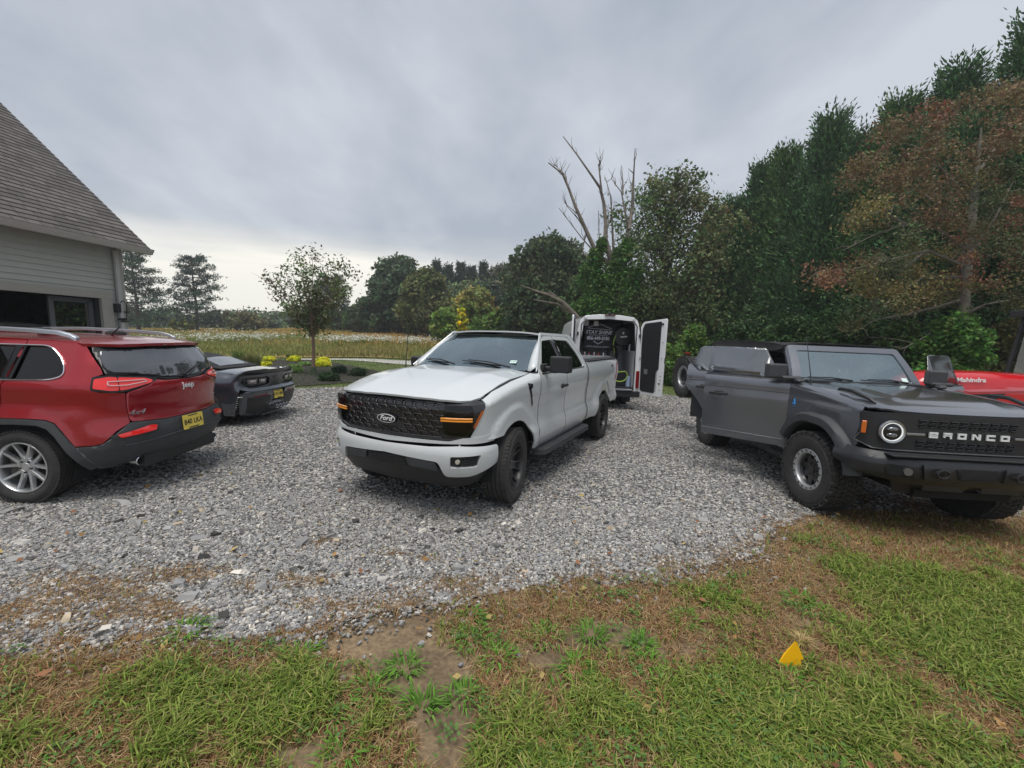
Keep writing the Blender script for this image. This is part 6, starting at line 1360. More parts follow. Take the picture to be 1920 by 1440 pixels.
    B = [(-.42, .69, 1.54), (-.56, .6, 1.52), (-.64, .40, 1.515), (-.66, 0, 1.51), (-.64, -.40, 1.515), (-.56, -.6, 1.52), (-.42, -.69, 1.54)]
    us.v = A + B; us.f = [(i, i + 1, 8 + i, 7 + i) for i in range(6)]; us.build('spoiler_underside', GB, spo)
    bl = MB(); bl.box((-.80, 0, 1.585), (.02, .3, .012)); bl.build('high_brake_light', mat('red_lens', (.22, .006, .008), .12, coat=1), spo)
    # wiper, badges, plate
    wv = lambda u, z, o=.02: Vector(wall(1, o)(u, z))
    wp = MB(); wp.tube([wv(uy(.02), 1.235, .035), wv(uy(-.08), 1.27, .04), wv(uy(-.30), 1.345, .03)], [.016, .012, .008], 6); wp.tube([wv(uy(.04), 1.25, .022), wv(uy(-.34), 1.352, .02)], [.010, .006], 6); wp.build('rear_wiper', BLACK, T)
    def fr(u, z, o):
        p = wv(u, z, o); q = wv(u - .02, z, o) if True else 0; r_ = wv(u, z + .03, o); return frame(p, (q - p), (r_ - p))
    text('Jeep', .085, CHROME, TGO, fr(uy(0), 1.125, .003), 'tailgate_lettering', .004, sx=1.25, off=.002)
    text('4x4', .075, CHROME, TGO, fr(uy(.60), .895, .003), 'badge_lettering', .003, sx=1.3, shear=.35)
    text('LATITUDE', .028, CHROME, TGO, fr(uy(-.60), .93, .003), 'trim_lettering', .002, sx=1.1)
    pm = frame(wv(uy(.0), .70, .016), wv(uy(-.05), .715, .05) - wv(uy(.05), .715, .05), (.10, 0, 1))
    plate(T, pm, 'B40 LKA', .325, .165)
    an = MB(); an.tube([(-.12, 0, 1.665), (-.14, 0, 1.69), (-.22, 0, 1.76)], [.02, .012, .005], 6); an.build('antenna', BLACK, T)
    # front end and greenhouse
    cf = pf.c
    def fw(u, z):
        p = pf(u, tf(z, [(.3, .10), (.5, 0), (.9, .02), (1.0, .05)])); return (p[0], p[1], z)
    patch('front_bumper', sym([(cf, .72, 0), (3.15, .78, 0), (3.18, .5, 0), (cf, .32, 0)], cf), fw, GREYPL, T, (.1, .1))
    patch('grille', sym([(cf, .96, 0), (3.18, .97, 0), (3.16, .79, 0), (cf, .73, 0)], cf), fw, RD, T, (.1, .1))
    ho = [(3.60, 0, 0), (3.52, .5, 0), (3.32, .78, 0), (3.05, .85, 0), (2.1, .85, 0), (2.2, 0, 0)]
    patch('hood', ho + [(x, -y, 0) for x, y, _ in reversed(ho)], lambda x, y: (x, y, tf(x, [(2.1, 1.19), (2.7, 1.13), (3.2, 1.05), (3.6, .95)]) - .04 * (abs(y) / .85) ** 3), RD, T, (.12, .12), out=(0, 0, 1))
    def ws(y, t):
        e = abs(y) / .8; b0 = Vector((2.28 - .22 * e * e, y, 1.15)); t0 = Vector((1.60 - .1 * e * e, y * .85, 1.62)); return b0.lerp(t0, t) + Vector((.03, 0, .03)) * math.sin(math.pi * t)
    patch('windscreen', [(-.8, 0, 0), (-.8, 1, 0), (.8, 1, 0), (.8, 0, 0)], ws, glass('screen_glass'), T, (.1, .15), th=0, out=(1, 0, 1))
    for s in (1, -1):
        ruled('front_pillar', [ws(s * .8, t / 6) for t in range(7)], [wall(s)(2.13 - .50 * t / 6, 1.16 + .45 * t / 6) for t in range(7)], RD, T)
    f = MB(); f.box((1.35, 0, .40), (3.0, 1.1, .2)); f.box((1.35, 0, .55), (1.6, 1.7, .3)); f.box((-.5, 0, .62), (.55, 1.3, .3)); f.box((3.2, 0, .6), (.5, 1.2, .4)); f.box((.6, 0, .85), (2.5, 1.68, .5)); f.box((-.2, 0, .95), (1.0, 1.5, .35))
    f.build('chassis', DARK, T)
    for x in (.55, 1.45):
        for y in (.38, -.38): seat(T, x, y, .82, FABRIC)
    for x in (0, 2.70):
        for s in (1, -1): wheel(T, x, s * .808, .372, .245, .245, 'jeep', s, 0, rot=.31, rimmat=SILVER)
    return T
build_suv()
# ================================================================= grey off-roader with open doors
def build_offroader():
    T = vehicle('off_roader', 4.405, 4.835, -92.9, 'dark grey boxy off-roader with black soft top and open doors at right', 'off-roader', .0)
    CEN[0] = Vector((-1.4, 0, .9))
    PG = paint('grey_paint', (.175, .183, .205), metal=.75, flake=.2, dust=.08, rough=.24)
    pl = Plan([(.38, .925), (.52, .915), (.63, .875), (.70, .79), (.735, .6), (.75, .3), (.755, 0)])
    c = pl.c; uy = pl.uy
    BP = mat('bumper_steel', (.012, .012, .014), .30, coat=.25, bump=.15, bscale=300, var=.2)
    GR = mat('grille_grey', (.022, .023, .026), .45)
    zb = 1.42
    def inset(u, z):
        v = tf(z, [(.40, .06), (.55, .02), (.62, .0), (1.10, .0), (1.22, .0), (1.24, .012), (1.36, .0), (1.40, .012), (1.45, .05), (1.86, .19)])
        zt = tf(u, [(-.6, 1.425), (0, 1.385), (.4, 1.34), (.66, 1.285)])
        if u > -.60 and zt - z < .06: v += .05 * (1 - max(zt - z, 0) / .06) ** 2
        return v
    def wall(s, off=0):
        def f(u, z):
            p = pl(u, inset(u, z) - off); return (p[0], s * p[1], z)
        return f
    Y = lambda u, z: wall(1)(u, z)[1]
    ztop = [(-.62, 1.425), (0, 1.385), (.4, 1.34), (.60, 1.285)]
    archp = lambda cx, r, a0, a1, n=12: [(cx + r * math.cos(R(a0 + (a1 - a0) * i / n)) * 1.02, .44 + r * math.sin(R(a0 + (a1 - a0) * i / n)), 0) for i in range(n + 1)]
    TG = glass('door_glass', (.33, .36, .40), .10, .85, 1.7, .26)
    mb_t = MB()
    for s in (1, -1):
        fe = [(.60, 1.285, 0), (.60, .93, 0), (.56, .80, 0)] + archp(0, .58, 40, 160) + [(-.56, .60, 0), (-.60, .60, 0), (-.60, 1.42, 0), (0, 1.385, 0), (.4, 1.34, 0)]
        patch('fender', fe, wall(s), PG, T, (.06, .02))
        # flare
        fl = archp(0, .665, 16, 150, 16) + list(reversed(archp(0, .545, 8, 158, 16)))
        b = MB()
        for cx, a0, a1 in ((0, 12, 152), (-2.949, 28, 168)):
            n = 20; base = len(b.v)
            for i in range(n + 1):
                a = R(a0 + (a1 - a0) * i / n); ca, sa = math.cos(a), math.sin(a)
                # squared-off arch
                k = 1.0 + .06 * abs(math.sin(2 * a))
                for rr_, yy in ((.665, Y(-1, .9) - .01), (.66, .965), (.635, 1.000), (.56, 1.003), (.545, .985), (.545, .80)):
                    x_ = cx + rr_ * k * ca; yv = yy
                    if x_ > .45: yv = min(yy, yy - (x_ - .45) * .25)
                    b.v.append((x_, s * yv, .44 + rr_ * k * sa))
            for i in range(n):
                for j in range(5): b.f.append((base + i * 6 + j, base + i * 6 + j + 1, base + i * 6 + 7 + j, base + i * 6 + 6 + j))
            if cx == 0: b.build('wheel_flare', GREYPL, T, smooth=50)
            else: b.build('wheel_flare', GREYPL, T, smooth=50)
            b = MB()
        for cx in (0, -2.949):
            n = 16; b = MB()
            pts = [(cx + .56 * math.cos(R(a)), .44 + .56 * math.sin(R(a))) for a in np.linspace(12, 168, n)]
            k = len(b.v); b.v += [(x, s * .93, z) for x, z in pts] + [(x, s * .50, z) for x, z in pts]
            b.f += [(k + i, k + i + 1, k + n + i + 1, k + n + i) for i in range(n - 1)]
            b.build('wheel_well', DARK, T)
        # rear quarter
        q = [(-2.46, 1.42, 0), (-3.60, 1.42, 0), (-3.62, .80, 0), (-3.53, .72, 0)] + list(reversed(archp(-2.949, .58, 160, 20)))[::-1][::-1]
        q = [(-2.60, 1.42, 0), (-3.60, 1.42, 0), (-3.62, .80, 0), (-3.50, .74, 0)] + [(x, z, 0) for x, z, _ in reversed(archp(-2.949, .58, 55, 148))] + [(-2.60, .92, 0)]
        patch('quarter_panel', q, wall(s), PG, T, (.1, .06))
        patch('rocker_panel', rnd([(-.60, .52), (-.60, .60), (-2.42, .60), (-2.42, .52)], .01), wall(s, -.03), PG, T, (.2, .05))
        # cowl pillar behind the fender
        rk = MB(); rk.cyl((-.62, s * .83, .40), (-2.3, s * .83, .40), .035, n=12); rk.build('rock_rail', BLACK, T)
        tl = MB(); tl.box((-3.63, s * .84, 1.16), (.05, .10, .36)); tl.build('tail_lamp', mat('red_lens', (.22, .006, .008), .12, coat=1), T, bevel=.01)
        # amber marker on the grille end
        mk = MB(); mk.box((.665, s * .905, 1.095), (.04, .04, .125), rz=s * -.9); mk.build('side_marker', mat('amber_marker2', (.60, .14, .02), .15, coat=1), T, bevel=.008)
        # hood-edge trail sight
        ts = MB(); ts.tube([(.10, s * .80, 1.40), (.12, s * .80, 1.418), (.30, s * .80, 1.415), (.52, s * .775, 1.36), (.58, s * .76, 1.325)], [.012, .018, .022, .022, .012], 6); ts.build('trail_sight', BLACK, T)
        # mirror on the cowl
        ym = 1.10 if s < 0 else .88; mr = MB(); mr.box((-.64, s * ym, 1.545), (.12, .25 if s < 0 else .20, .185), rz=s * -.2); mr.box((-.60, s * .92, 1.465), (.09, .26, .05)); mr.box((-.60, s * .86, 1.44), (.24, .09, .05))
        mo = mr.build('side_mirror', GREYPL, T, bevel=.028, seg=3)
    # front door geometry in a hinge frame: x' rearwards = -x from hinge
    def door(s, hx, ang, kind, hy=.90):
        """door hinged at x=hx on side s, opened by ang degrees"""
        e = MB(); hinge = Matrix.Translation((hx, s * hy, 0)) @ Matrix.Rotation(R(-s * ang), 4, 'Z') @ Matrix.Translation((-hx, -s * .90, 0))
        def m(off=0):
            w_ = wall(s, off)
            def f(u, z): return hinge @ Vector(w_(u, z))
            return f
        if kind == 'front':
            L = 1.06; ol = rnd([(hx - .005, .56), (hx - .005, 1.42), (hx - L, 1.42), (hx - L, .56)], .015)
            gl = rnd([(hx - .10, 1.40, 0), (hx - .36, 1.83, .03), (hx - L + .02, 1.83, .03), (hx - L + .005, 1.40, 0)], .02)
        else:
            L = .90; ol = rnd([(hx - .005, .56), (hx - .005, 1.42), (hx - .77, 1.42), (hx - L, 1.53), (hx - L - .03, 1.50), (hx - L - .03, 1.16, .04), (hx - .76, .98, .1), (hx - .60, .74, .08), (hx - .55, .56)], .015)
            gl = rnd([(hx - .03, 1.40, 0), (hx - .03, 1.83, .03), (hx - L + .12, 1.82, .05), (hx - L + .02, 1.48, 0), (hx - .76, 1.40, 0)], .02)
        outv = hinge.to_3x3() @ Vector((0, s, 0))
        nm = kind + '_door'
        d = patch(nm, ol, m(0), PG, T, (.12, .06), th=.05, bevel=.006, out=outv)
        patch('window', gl, m(-.03), TG, d, (.2, .2), th=.005, bevel=0, out=outv)
        zl = MB(); zl.tube([m(-.004)(hx - .01, 1.262), m(-.004)(hx - L + .01, 1.262)], .006, 5); zl.build('door_crease', SEAM, d)
        patch('belt_seal', [(hx - .04, 1.415, 0), (hx - .04, 1.438, 0), (hx - L + .0 + (.14 if kind != 'front' else 0), 1.438, 0), (hx - L + (.14 if kind != 'front' else 0), 1.415, 0)], m(.0), BLACK, d, (.3, .2), th=.05, bevel=0, out=outv)
        hx2 = hx - L + (.20 if kind == 'front' else .26)
        if kind == 'front' or True:
            h = MB().at(hinge); yy = s * (.925 + .028)
            h.box((hx2, yy, 1.165), (.24, .03, .038)); h.box((hx2, yy - s * .02, 1.18), (.12, .03, .05))
            h.build('door_handle', BLACK, d, bevel=.01)
            sc = MB().at(hinge); sc.lathe([(0, 0)], 3) if False else None
            sc.tube([hinge.inverted() @ Vector(m(.001)(hx2 + .07 * math.cos(a), 1.155 + .045 * math.sin(a))) for a in np.linspace(math.pi * 1.1, math.pi * 1.9, 8)], .004, 5); sc.build('handle_recess', SILVER, d)
        st = MB().at(hinge); st.box(((hx - .03 - L / 2), s * .86, 1.0), (L * .8, .03, .7)); st.build('door_card', BLACK, d, bevel=.01)
        sp = MB(); sp.tube([m(.001)(hx - .01, .655), m(.001)(hx - L * (1 if kind == 'front' else .62) + .01, .655)], .005, 5); sp.build('lower_trim', mat('trim_line', (.16, .165, .175), .3, metal=.5), d)
        return d
    door(-1, -.62, 50, 'front'); door(-1, -1.66, 56, 'rear')
    door(1, -.62, 60, 'front', .80); door(1, -1.66, 3, 'rear')
    # hood
    def hz(x, y):
        a = abs(y); z = tf(x, [(-.62, 1.425), (0, 1.402), (.45, 1.36), (.66, 1.31), (.74, 1.262)])
        z -= .03 * max(0, (a - .70) / .12) ** 2 if a > .70 else 0
        if a < .50 and x < .58: z += .018 * min(1, (.50 - a) / .05) * min(1, (.58 - x) / .12)
        return (x, y, z)
    ho = [(.742, 0, 0), (.735, .4, 0), (.72, .62, 0), (.68, .77, 0), (.60, .845, 0), (.4, .855, 0), (-.60, .86, 0), (-.60, 0, 0)]
    patch('hood', ho + [(x, -y, 0) for x, y, _ in reversed(ho)], hz, PG, T, (.05, .05), th=.02, out=(0, 0, 1))
    # grille panel
    zg = lambda off: (lambda u, z: (lambda p: (p[0], p[1], z))(pl(u, -off + .10 * max(0, .9 - z) - .0)))
    g = [(c, 1.256, 0), (uy(.62), 1.256, .02), (uy(.90), 1.240, .03), (.60, 1.10, .03), (uy(.905), .955, .04), (uy(.82), .900, .03), (c, .885, 0)]
    gp = patch('grille', sym(rnd(g, .02), c), zg(.004), GR, T, (.05, .04), th=.03, bevel=.006)
    ch = MB(); ch.tube([zg(.012)(u, z) for u, z in [(.61, 1.02), (uy(.905), .95), (uy(.82), .893)] + [(uy(.82) + (2 * (c - uy(.82))) * i / 10, .889 - .0 * i) for i in range(1, 10)] + [(2 * c - uy(.82), .893), (2 * c - uy(.905), .95), (2 * c - .61, 1.02)]], .006, 6)
    ch.build('grille_trim', mat('satin_silver', (.45, .46, .47), .3, metal=.9), gp)
    gb = MB()
    for zr in ((1.205, 1.125), (1.00, .925)):
        gb = MB(); gb_ = []
        w_ = .47
        patch('grille_slot', rnd([(c - w_, zr[0]), (c + w_, zr[0]), (c + w_ * .95, zr[1]), (c - w_ * .95, zr[1])], .015), zg(.008), DARK, gp, (.1, .1), th=.004, bevel=0)
        for r_ in range(2):
            zc = zr[0] - .022 - r_ * .038
            for k in range(10):
                uc = c + (k - 4.5) * .093 + (.01 if r_ else 0); hw, hh = .036, .012
                ring = [(uc - hw, zc + hh), (uc + hw, zc + hh), (uc + hw - .01, zc - hh), (uc - hw + .01, zc - hh), (uc - hw, zc + hh)]
                gb.tube([zg(.012)(a, b_) for a, b_ in ring], .005, 4)
        gb.build('slot_mesh', mat('mesh_grey', (.016, .017, .019), .5), gp)
    # lettering: built block letters
    LW = MB(); M = frame((.772, 0, 1.062), (0, 1, 0), (-.03, 0, 1))
    def blk(x, y, w_, h_): LW.box((x, y, 0), (w_, h_, .012))
    LW.at(M); H_, W_, t_ = .052, .078, .017
    xs_ = [-.395 + i * .1317 for i in range(7)]
    xs_ = xs_[:6]; xs_ = [-.33 + i * .132 for i in range(6)]
    def letter(ch_, x):
        l, r_, tp, bt = x - W_ / 2 + t_ / 2, x + W_ / 2 - t_ / 2, H_ / 2 - t_ / 2 + .002, -H_ / 2 + t_ / 2 - .002
        if ch_ in 'BRONCO':
            if ch_ != 'N': blk(x, tp, W_, t_)
            if ch_ in 'BOC': blk(x, bt, W_, t_)
            blk(l, 0, t_, H_ - 2 * t_ + .006 if ch_ in 'BOC' else H_ + .004 - (t_ if ch_ == 'R' else 0))
        if ch_ in 'BR': blk(x, .0, W_ - .004, t_ * .6)
        if ch_ in 'BO': blk(r_, 0, t_, H_ - 2 * t_ + .006)
        if ch_ == 'R': blk(r_, .011, t_, .018); LW.box((r_ - .002, -.0165, 0), (t_, .025, .012), rz=.25)
        if ch_ == 'N':
            blk(r_, 0, t_, H_ + .004); LW.box((x, 0, 0), (t_ * .9, H_ * 1.12, .012), rz=.75)
        if ch_ == 'C': blk(r_, .013, t_, .006); blk(r_, -.013, t_, .006)
    for ch_, x in zip('BRONCO', xs_):
        LW = MB().at(M); letter(ch_, x); LW.build('grille_letter', mat('letter_white', (.72, .73, .74), .35), gp)
    for s in (1, -1):
        P0 = Vector((.742, s * .70, 1.070)); rot = Matrix.Translation(P0) @ Matrix.Rotation(R(-90 + s * 8), 4, 'Z')
        hl = MB().at(rot); hl.lathe([(0, -.05), (.085, -.045), (.095, .012), (0, .012)], 32); ho_ = hl.build('headlamp', mat('lamp_bowl', (.03, .03, .035), .2, metal=.6), T)
        r0 = MB().at(rot); r0.lathe([(.093, 0), (.095, .024), (.108, .028), (.114, .018), (.114, 0)], 40, close=True); r0.build('lamp_ring', mat('satin_silver', (.45, .46, .47), .3, metal=.9), ho_)
        r1 = MB().at(rot); r1.lathe([(.082, .012), (.084, .02), (.091, .02), (.092, .012)], 40, close=True); r1.build('light_ring', mat('drl', (.8, .8, .78), .2, emit=(1, 1, .95, .35)), ho_)
        gl = MB().at(rot)
        gl.ball((0, .018, .030), (.045, .02, .022), 12, 6); gl.build('lamp_reflector', mat('reflector', (.35, .35, .36), .15, metal=1), ho_)
        g2 = MB().at(rot); g2.ball((0, .018, -.028), (.045, .02, .022), 12, 6); g2.build('lamp_reflector', mat('reflector', (.35, .35, .36), .15, metal=1), ho_)
        ln = MB().at(rot); ln.lathe([(0, .036), (.05, .034), (.093, .024)], 32); ln.build('lamp_glass', glass('clear_glass', (.8, .82, .84), .01, 1.0), ho_)
        br = MB(); br.box((.775, s * .50, 1.062), (.02, .17, .022)); br.build('light_bar', mat('satin_silver', (.45, .46, .47), .3, metal=.9), gp, bevel=.004)
    # steel front bumper
    pb = Plan([(.36, 1.03), (.60, 1.00), (.76, .90), (.86, .72), (.90, .45), (.905, .2), (.905, 0)])
    cb = pb.c; q = pb.uy
    def bw(off=0):
        def f(u, z):
            v = tf(z, [(.50, .10), (.60, .03), (.66, .0), (.78, .0), (.84, .03), (.88, .07)]) - off
            p = pb(u, v); return (p[0], p[1], z)
        return f
    half = [(cb, .845, 0), (q(.6), .845, .03), (q(.78), .875, .03), (.42, .885, .02), (.44, .74, .03), (q(.97), .66, .05), (q(.60), .59, .04), (q(.5), .585, .02), (cb, .585, 0)]
    patch('front_bumper', sym(rnd(half, .02), cb), bw(), BP, T, (.06, .045), th=.05, bevel=.012)
    top = MB(); top.box((.70, 0, .862), (.40, 1.55, .02)); top.build('bumper_top', BLACK, T, bevel=.008)
    lw = patch('lower_intake', sym(rnd([(cb, .60, 0), (q(.7), .60, 0), (q(.62), .46, .05), (cb, .45, 0)], .02), cb), bw(-.05), BLACK, T, (.1, .06), th=.03)
    cp = patch('bumper_centre', rnd([(cb - .20, .775), (cb + .20, .775), (cb + .17, .665), (cb - .17, .665)], .02), bw(.004), DARK, T, (.06, .045), th=.006, bevel=0)
    for s in (1, -1):
        bs = lambda off: (lambda u, z: (bw(off)(u, z)[0], s * bw(off)(u, z)[1], z))
        pk = patch('fog_lamp_pocket', rnd([(q(.80), .775), (q(.56), .770), (q(.55), .665), (q(.78), .665)], .035), bs(.004), DARK, T, (.05, .045), th=.006, bevel=0)
        m = MB(); p = bs(.0)(q(.62), .718); d = Vector((1, s * .25, 0)).normalized(); m.cyl(Vector(p) - d * .01, Vector(p) + d * .025, .036, n=20); m.build('fog_lamp', mat('fog_glass2', (.16, .16, .17), .08, coat=1, metal=.4), pk)
        patch('hook_mount', rnd([(q(.50), .80), (q(.24), .80), (q(.22), .655), (q(.48), .64)], .02), bs(.022), BP, T, (.05, .045), th=.03, bevel=.006)
        hk = MB(); 
        ring = [(.955, s * (.355 + .055 * math.cos(a)), .725 + .038 * math.sin(a)) for a in np.linspace(0, 2 * math.pi, 13)]
        hk.tube(ring, .011, 6, cap=False); hk.build('tow_hook', mat('hook_dark', (.03, .03, .032), .35, metal=.5), T)
    # screen, frame, soft top
    def ws(y, t, push=0):
        e = abs(y) / .74; p = Vector((-.70 - .05 * e * e, y, 1.43)).lerp(Vector((-1.04 - .04 * e * e, y * .91, 1.845)), t); p.x += .02 * math.sin(math.pi * t) ; return p + Vector((.8, 0, .6)) * push
    SC = glass('screen_glass', (.45, .54, .57), .01, .9, 1.5, .34)
    scr = patch('windscreen', [(-.735, .02, 0), (-.735, .97, 0), (.735, .97, 0), (.735, .02, 0)], lambda a, b_: ws(a, b_), SC, T, (.1, .15), th=0, out=(1, 0, 1))
    patch('screen_frame', rnd([(-.81, -.02), (-.81, 1.09), (.81, 1.09), (.81, -.02)], .06), lambda a, b_: ws(a, b_, .012), PG, T, (.1, .12), holes=[rnd([(-.70, .03), (-.70, .925), (.70, .925), (.70, .03)], .05)], th=.03, bevel=.012, out=(1, 0, 1))
    patch('screen_border', rnd([(-.725, .02), (-.725, .97), (.725, .97), (.725, .02)], .05), lambda a, b_: ws(a, b_, -.003), mat('frit_black', (.006, .006, .007), .25), scr, (.1, .12), holes=[rnd([(-.69, .06), (-.69, .88), (-.15, .88), (-.10, .84), (.10, .84), (.15, .88), (.69, .88), (.69, .06)], .03)], th=.003, bevel=0, out=(1, 0, 1))
    for s in (1, -1):
        o_ = Vector((-.10, s * .01, -.01)); ruled('front_pillar', [ws(s * .80, -.02 + 1.06 * t / 6, .004) for t in range(7)], [ws(s * .80, -.02 + 1.06 * t / 6, .004) + o_ for t in range(7)], PG, T)
    ph = MB(); ph.box((-.64, 0, 1.436), (.16, 1.46, .02)); ph.build('cowl', BLACK, T)
    nv = (.7, 0, .7)
    wiper(T, ws(-.10, .02, .03), ws(-.70, .055, .025), nv); wiper(T, ws(.62, .02, .03), ws(.03, .06, .025), nv)
    p = ws(.62, .12, .006); st = MB().at(frame(p, (0, 1, 0), (-.35, 0, .42))); st.box((0, 0, 0), (.07, .08, .002)); s_ = st.build('inspection_sticker', mat('sticker', (.62, .75, .70), .4), T)
    mi = MB(); p = ws(0, .84, -.05); mi.box((p.x, 0, p.z), (.04, .22, .06)); mi.build('rear_view_mirror', BLACK, T, bevel=.01)
    an = MB(); an.tube([(-.42, -.78, 1.41), (-.44, -.78, 1.5), (-.62, -.78, 2.0)], [.010, .006, .003], 6); an.build('antenna', BLACK, T)
    CV = mat('canvas_black', (.016, .016, .018), .85, bump=.5, bscale=500, var=.25, vscale=6)
    def rz(x, y):
        z = tf(x, [(-1.15, 1.893), (-1.4, 1.95), (-2.4, 1.99), (-3.2, 1.985), (-3.55, 1.93)]); e = abs(y) / .74
        return (x, y, z - .055 * e ** 5 + .006 * math.sin(x * 11 + y * 3) * (1 if x < -1.3 else 0) + .004 * math.sin(y * 17 + x * 5))
    ro = [(-1.15, 0, 0), (-1.16, .74, 0), (-3.5, .735, 0), (-3.56, .70, 0), (-3.58, 0, 0)]
    ro = ro + [(x, -y, 0) for x, y, _ in reversed(ro)]
    patch('soft_top', ro, rz, CV, T, (.1, .08), th=.02, bevel=.012, out=(0, 0, 1))
    for s in (1, -1):
        def sw(u, z):
            y = tf(z, [(1.42, .90), (1.86, .745)]) + .006 * math.sin(u * 9 + z * 14); return (u, s * y, z)
        o1 = [(-1.16, 1.88, 0), (-1.17, 1.825, 0), (-1.35, 1.80, 0), (-2.55, 1.775, 0), (-2.60, 1.44, 0), (-3.57, 1.42, 0), (-3.55, 1.895, 0), (-3.2, 1.94, 0), (-2.4, 1.945, 0), (-1.4, 1.91, 0)]
        patch('soft_top_side', o1, sw, CV, T, (.09, .07), holes=[rnd([(-2.72, 1.52), (-2.70, 1.76), (-3.40, 1.76), (-3.44, 1.52)], .05)], th=.012, bevel=.003)
        patch('quarter_window', rnd([(-2.70, 1.50), (-2.68, 1.78), (-3.42, 1.78), (-3.46, 1.50)], .05), lambda u, z: (u, s * (abs(sw(u, z)[1]) - .01), z), glass('tinted_glass'), T, (.2, .2), th=0)
        bar = MB(); bar.tube([(-1.2, s * .68, 1.80), (-1.7, s * .70, 1.83), (-1.75, s * .72, 1.83), (-1.80, s * .78, 1.42), (-1.80, s * .80, .7)], .035, 8); bar.build('roll_bar', BLACK, T)
        bar = MB(); bar.tube([(-1.7, s * .70, 1.83), (-2.9, s * .70, 1.80), (-3.3, s * .75, 1.42)], .032, 8); bar.build('roll_bar', BLACK, T)
    rw = MB(); rw.box((-3.575, 0, 1.64), (.015, 1.45, .46)); rw.build('soft_top_rear', CV, T)
    # interior
    d = MB(); d.box((-.85, 0, 1.30), (.32, 1.5, .22)); d.build('dashboard', mat('dash', (.03, .03, .032), .7), T, bevel=.04)
    steer_wheel(T, -1.10, .37, 1.36)
    for x in (-1.55, -2.45):
        for y in (.38, -.38): seat(T, x, y, 1.0, FABRIC)
    f = MB(); f.box((-1.5, 0, .62), (2.2, 1.66, .14)); f.box((-1.4, 0, .50), (4.3, .85, .14)); f.box((.2, 0, .85), (.95, 1.0, .6)); f.box((-3.2, 0, .8), (.8, 1.0, .4)); f.box((-.60, 0, .98), (.03, 1.7, .8)); f.box((-2.9, 0, 1.0), (1.3, 1.0, .04))
    f.cyl((0, -.75, .44), (0, .75, .44), .05); f.cyl((-2.949, -.75, .44), (-2.949, .75, .44), .06); f.box((.55, 0, .55), (.5, .9, .08), ry=.3)
    f.build('chassis', DARK, T)
    for s in (1, -1):
        sb = MB(); sb.box((-1.66, s * .86, 1.0), (.09, .04, .80)); sb.build('door_pillar', PG, T)
    rb = MB(); rb.box((-3.70, 0, .70), (.14, 1.7, .2)); rb.build('rear_bumper', BLACK, T, bevel=.02)
    # tailgate swung open on its right-hand hinge, carrying the spare
    hg = Matrix.Translation((-3.58, -.58, 0)) @ Matrix.Rotation(R(97), 4, 'Z')
    # closed tailgate runs from hinge along +y; opened it points out and backwards
    tg = MB().at(hg @ Matrix.Translation((0, 0, 0))); tg.box((-.03, .66, 1.12), (.06, 1.40, .62)); tgo = tg.build('tailgate', PG, T, bevel=.02)
    Ms = hg @ Matrix.Translation((-.22, .74, 1.14)) @ Matrix.Rotation(R(90), 4, 'Z')
    wheel(T, 0, 0, .445, .315, .235, 'bead', 1, 0, 'mud', M0=Ms)
    bk = MB().at(hg); bk.box((-.10, .74, 1.14), (.14, .3, .3)); bk.box((-.28, .74, 1.62), (.10, .12, .03)); bk.build('spare_carrier', BLACK, tgo)
    cbk = MB().at(hg); cbk.box((-.30, .74, 1.645), (.05, .16, .035)); cbk.build('high_brake_light', mat('red_lens2', (.35, .03, .02), .2), tgo)
    # blue emblem on the fender
    for sx_ in (-1,):
        M = frame(wall(-1, .004)(-.47, 1.17), (1, 0, 0), (0, 0, 1)); BL = mat('decal_blue', (.05, .30, .70), .4)
        t = MB().at(M); t.tube([(-.028, -.02, 0), (0, .042, 0), (.028, -.02, 0), (-.028, -.02, 0)], .006, 4); t.box((0, -.012, 0), (.03, .02, .004)); t.build('fender_emblem', BL, T)
        t = MB().at(M); t.box((.004, -.045, 0), (.05, .008, .002)); t.build('emblem_line', BL, T)
    for x in (0, -2.949):
        for s in (1, -1): wheel(T, x, s * .845, .445, .315, .235, 'bead', s, 3 if x == 0 else 0, 'mud', rot=.2 * s + x)
    return T
build_offroader()
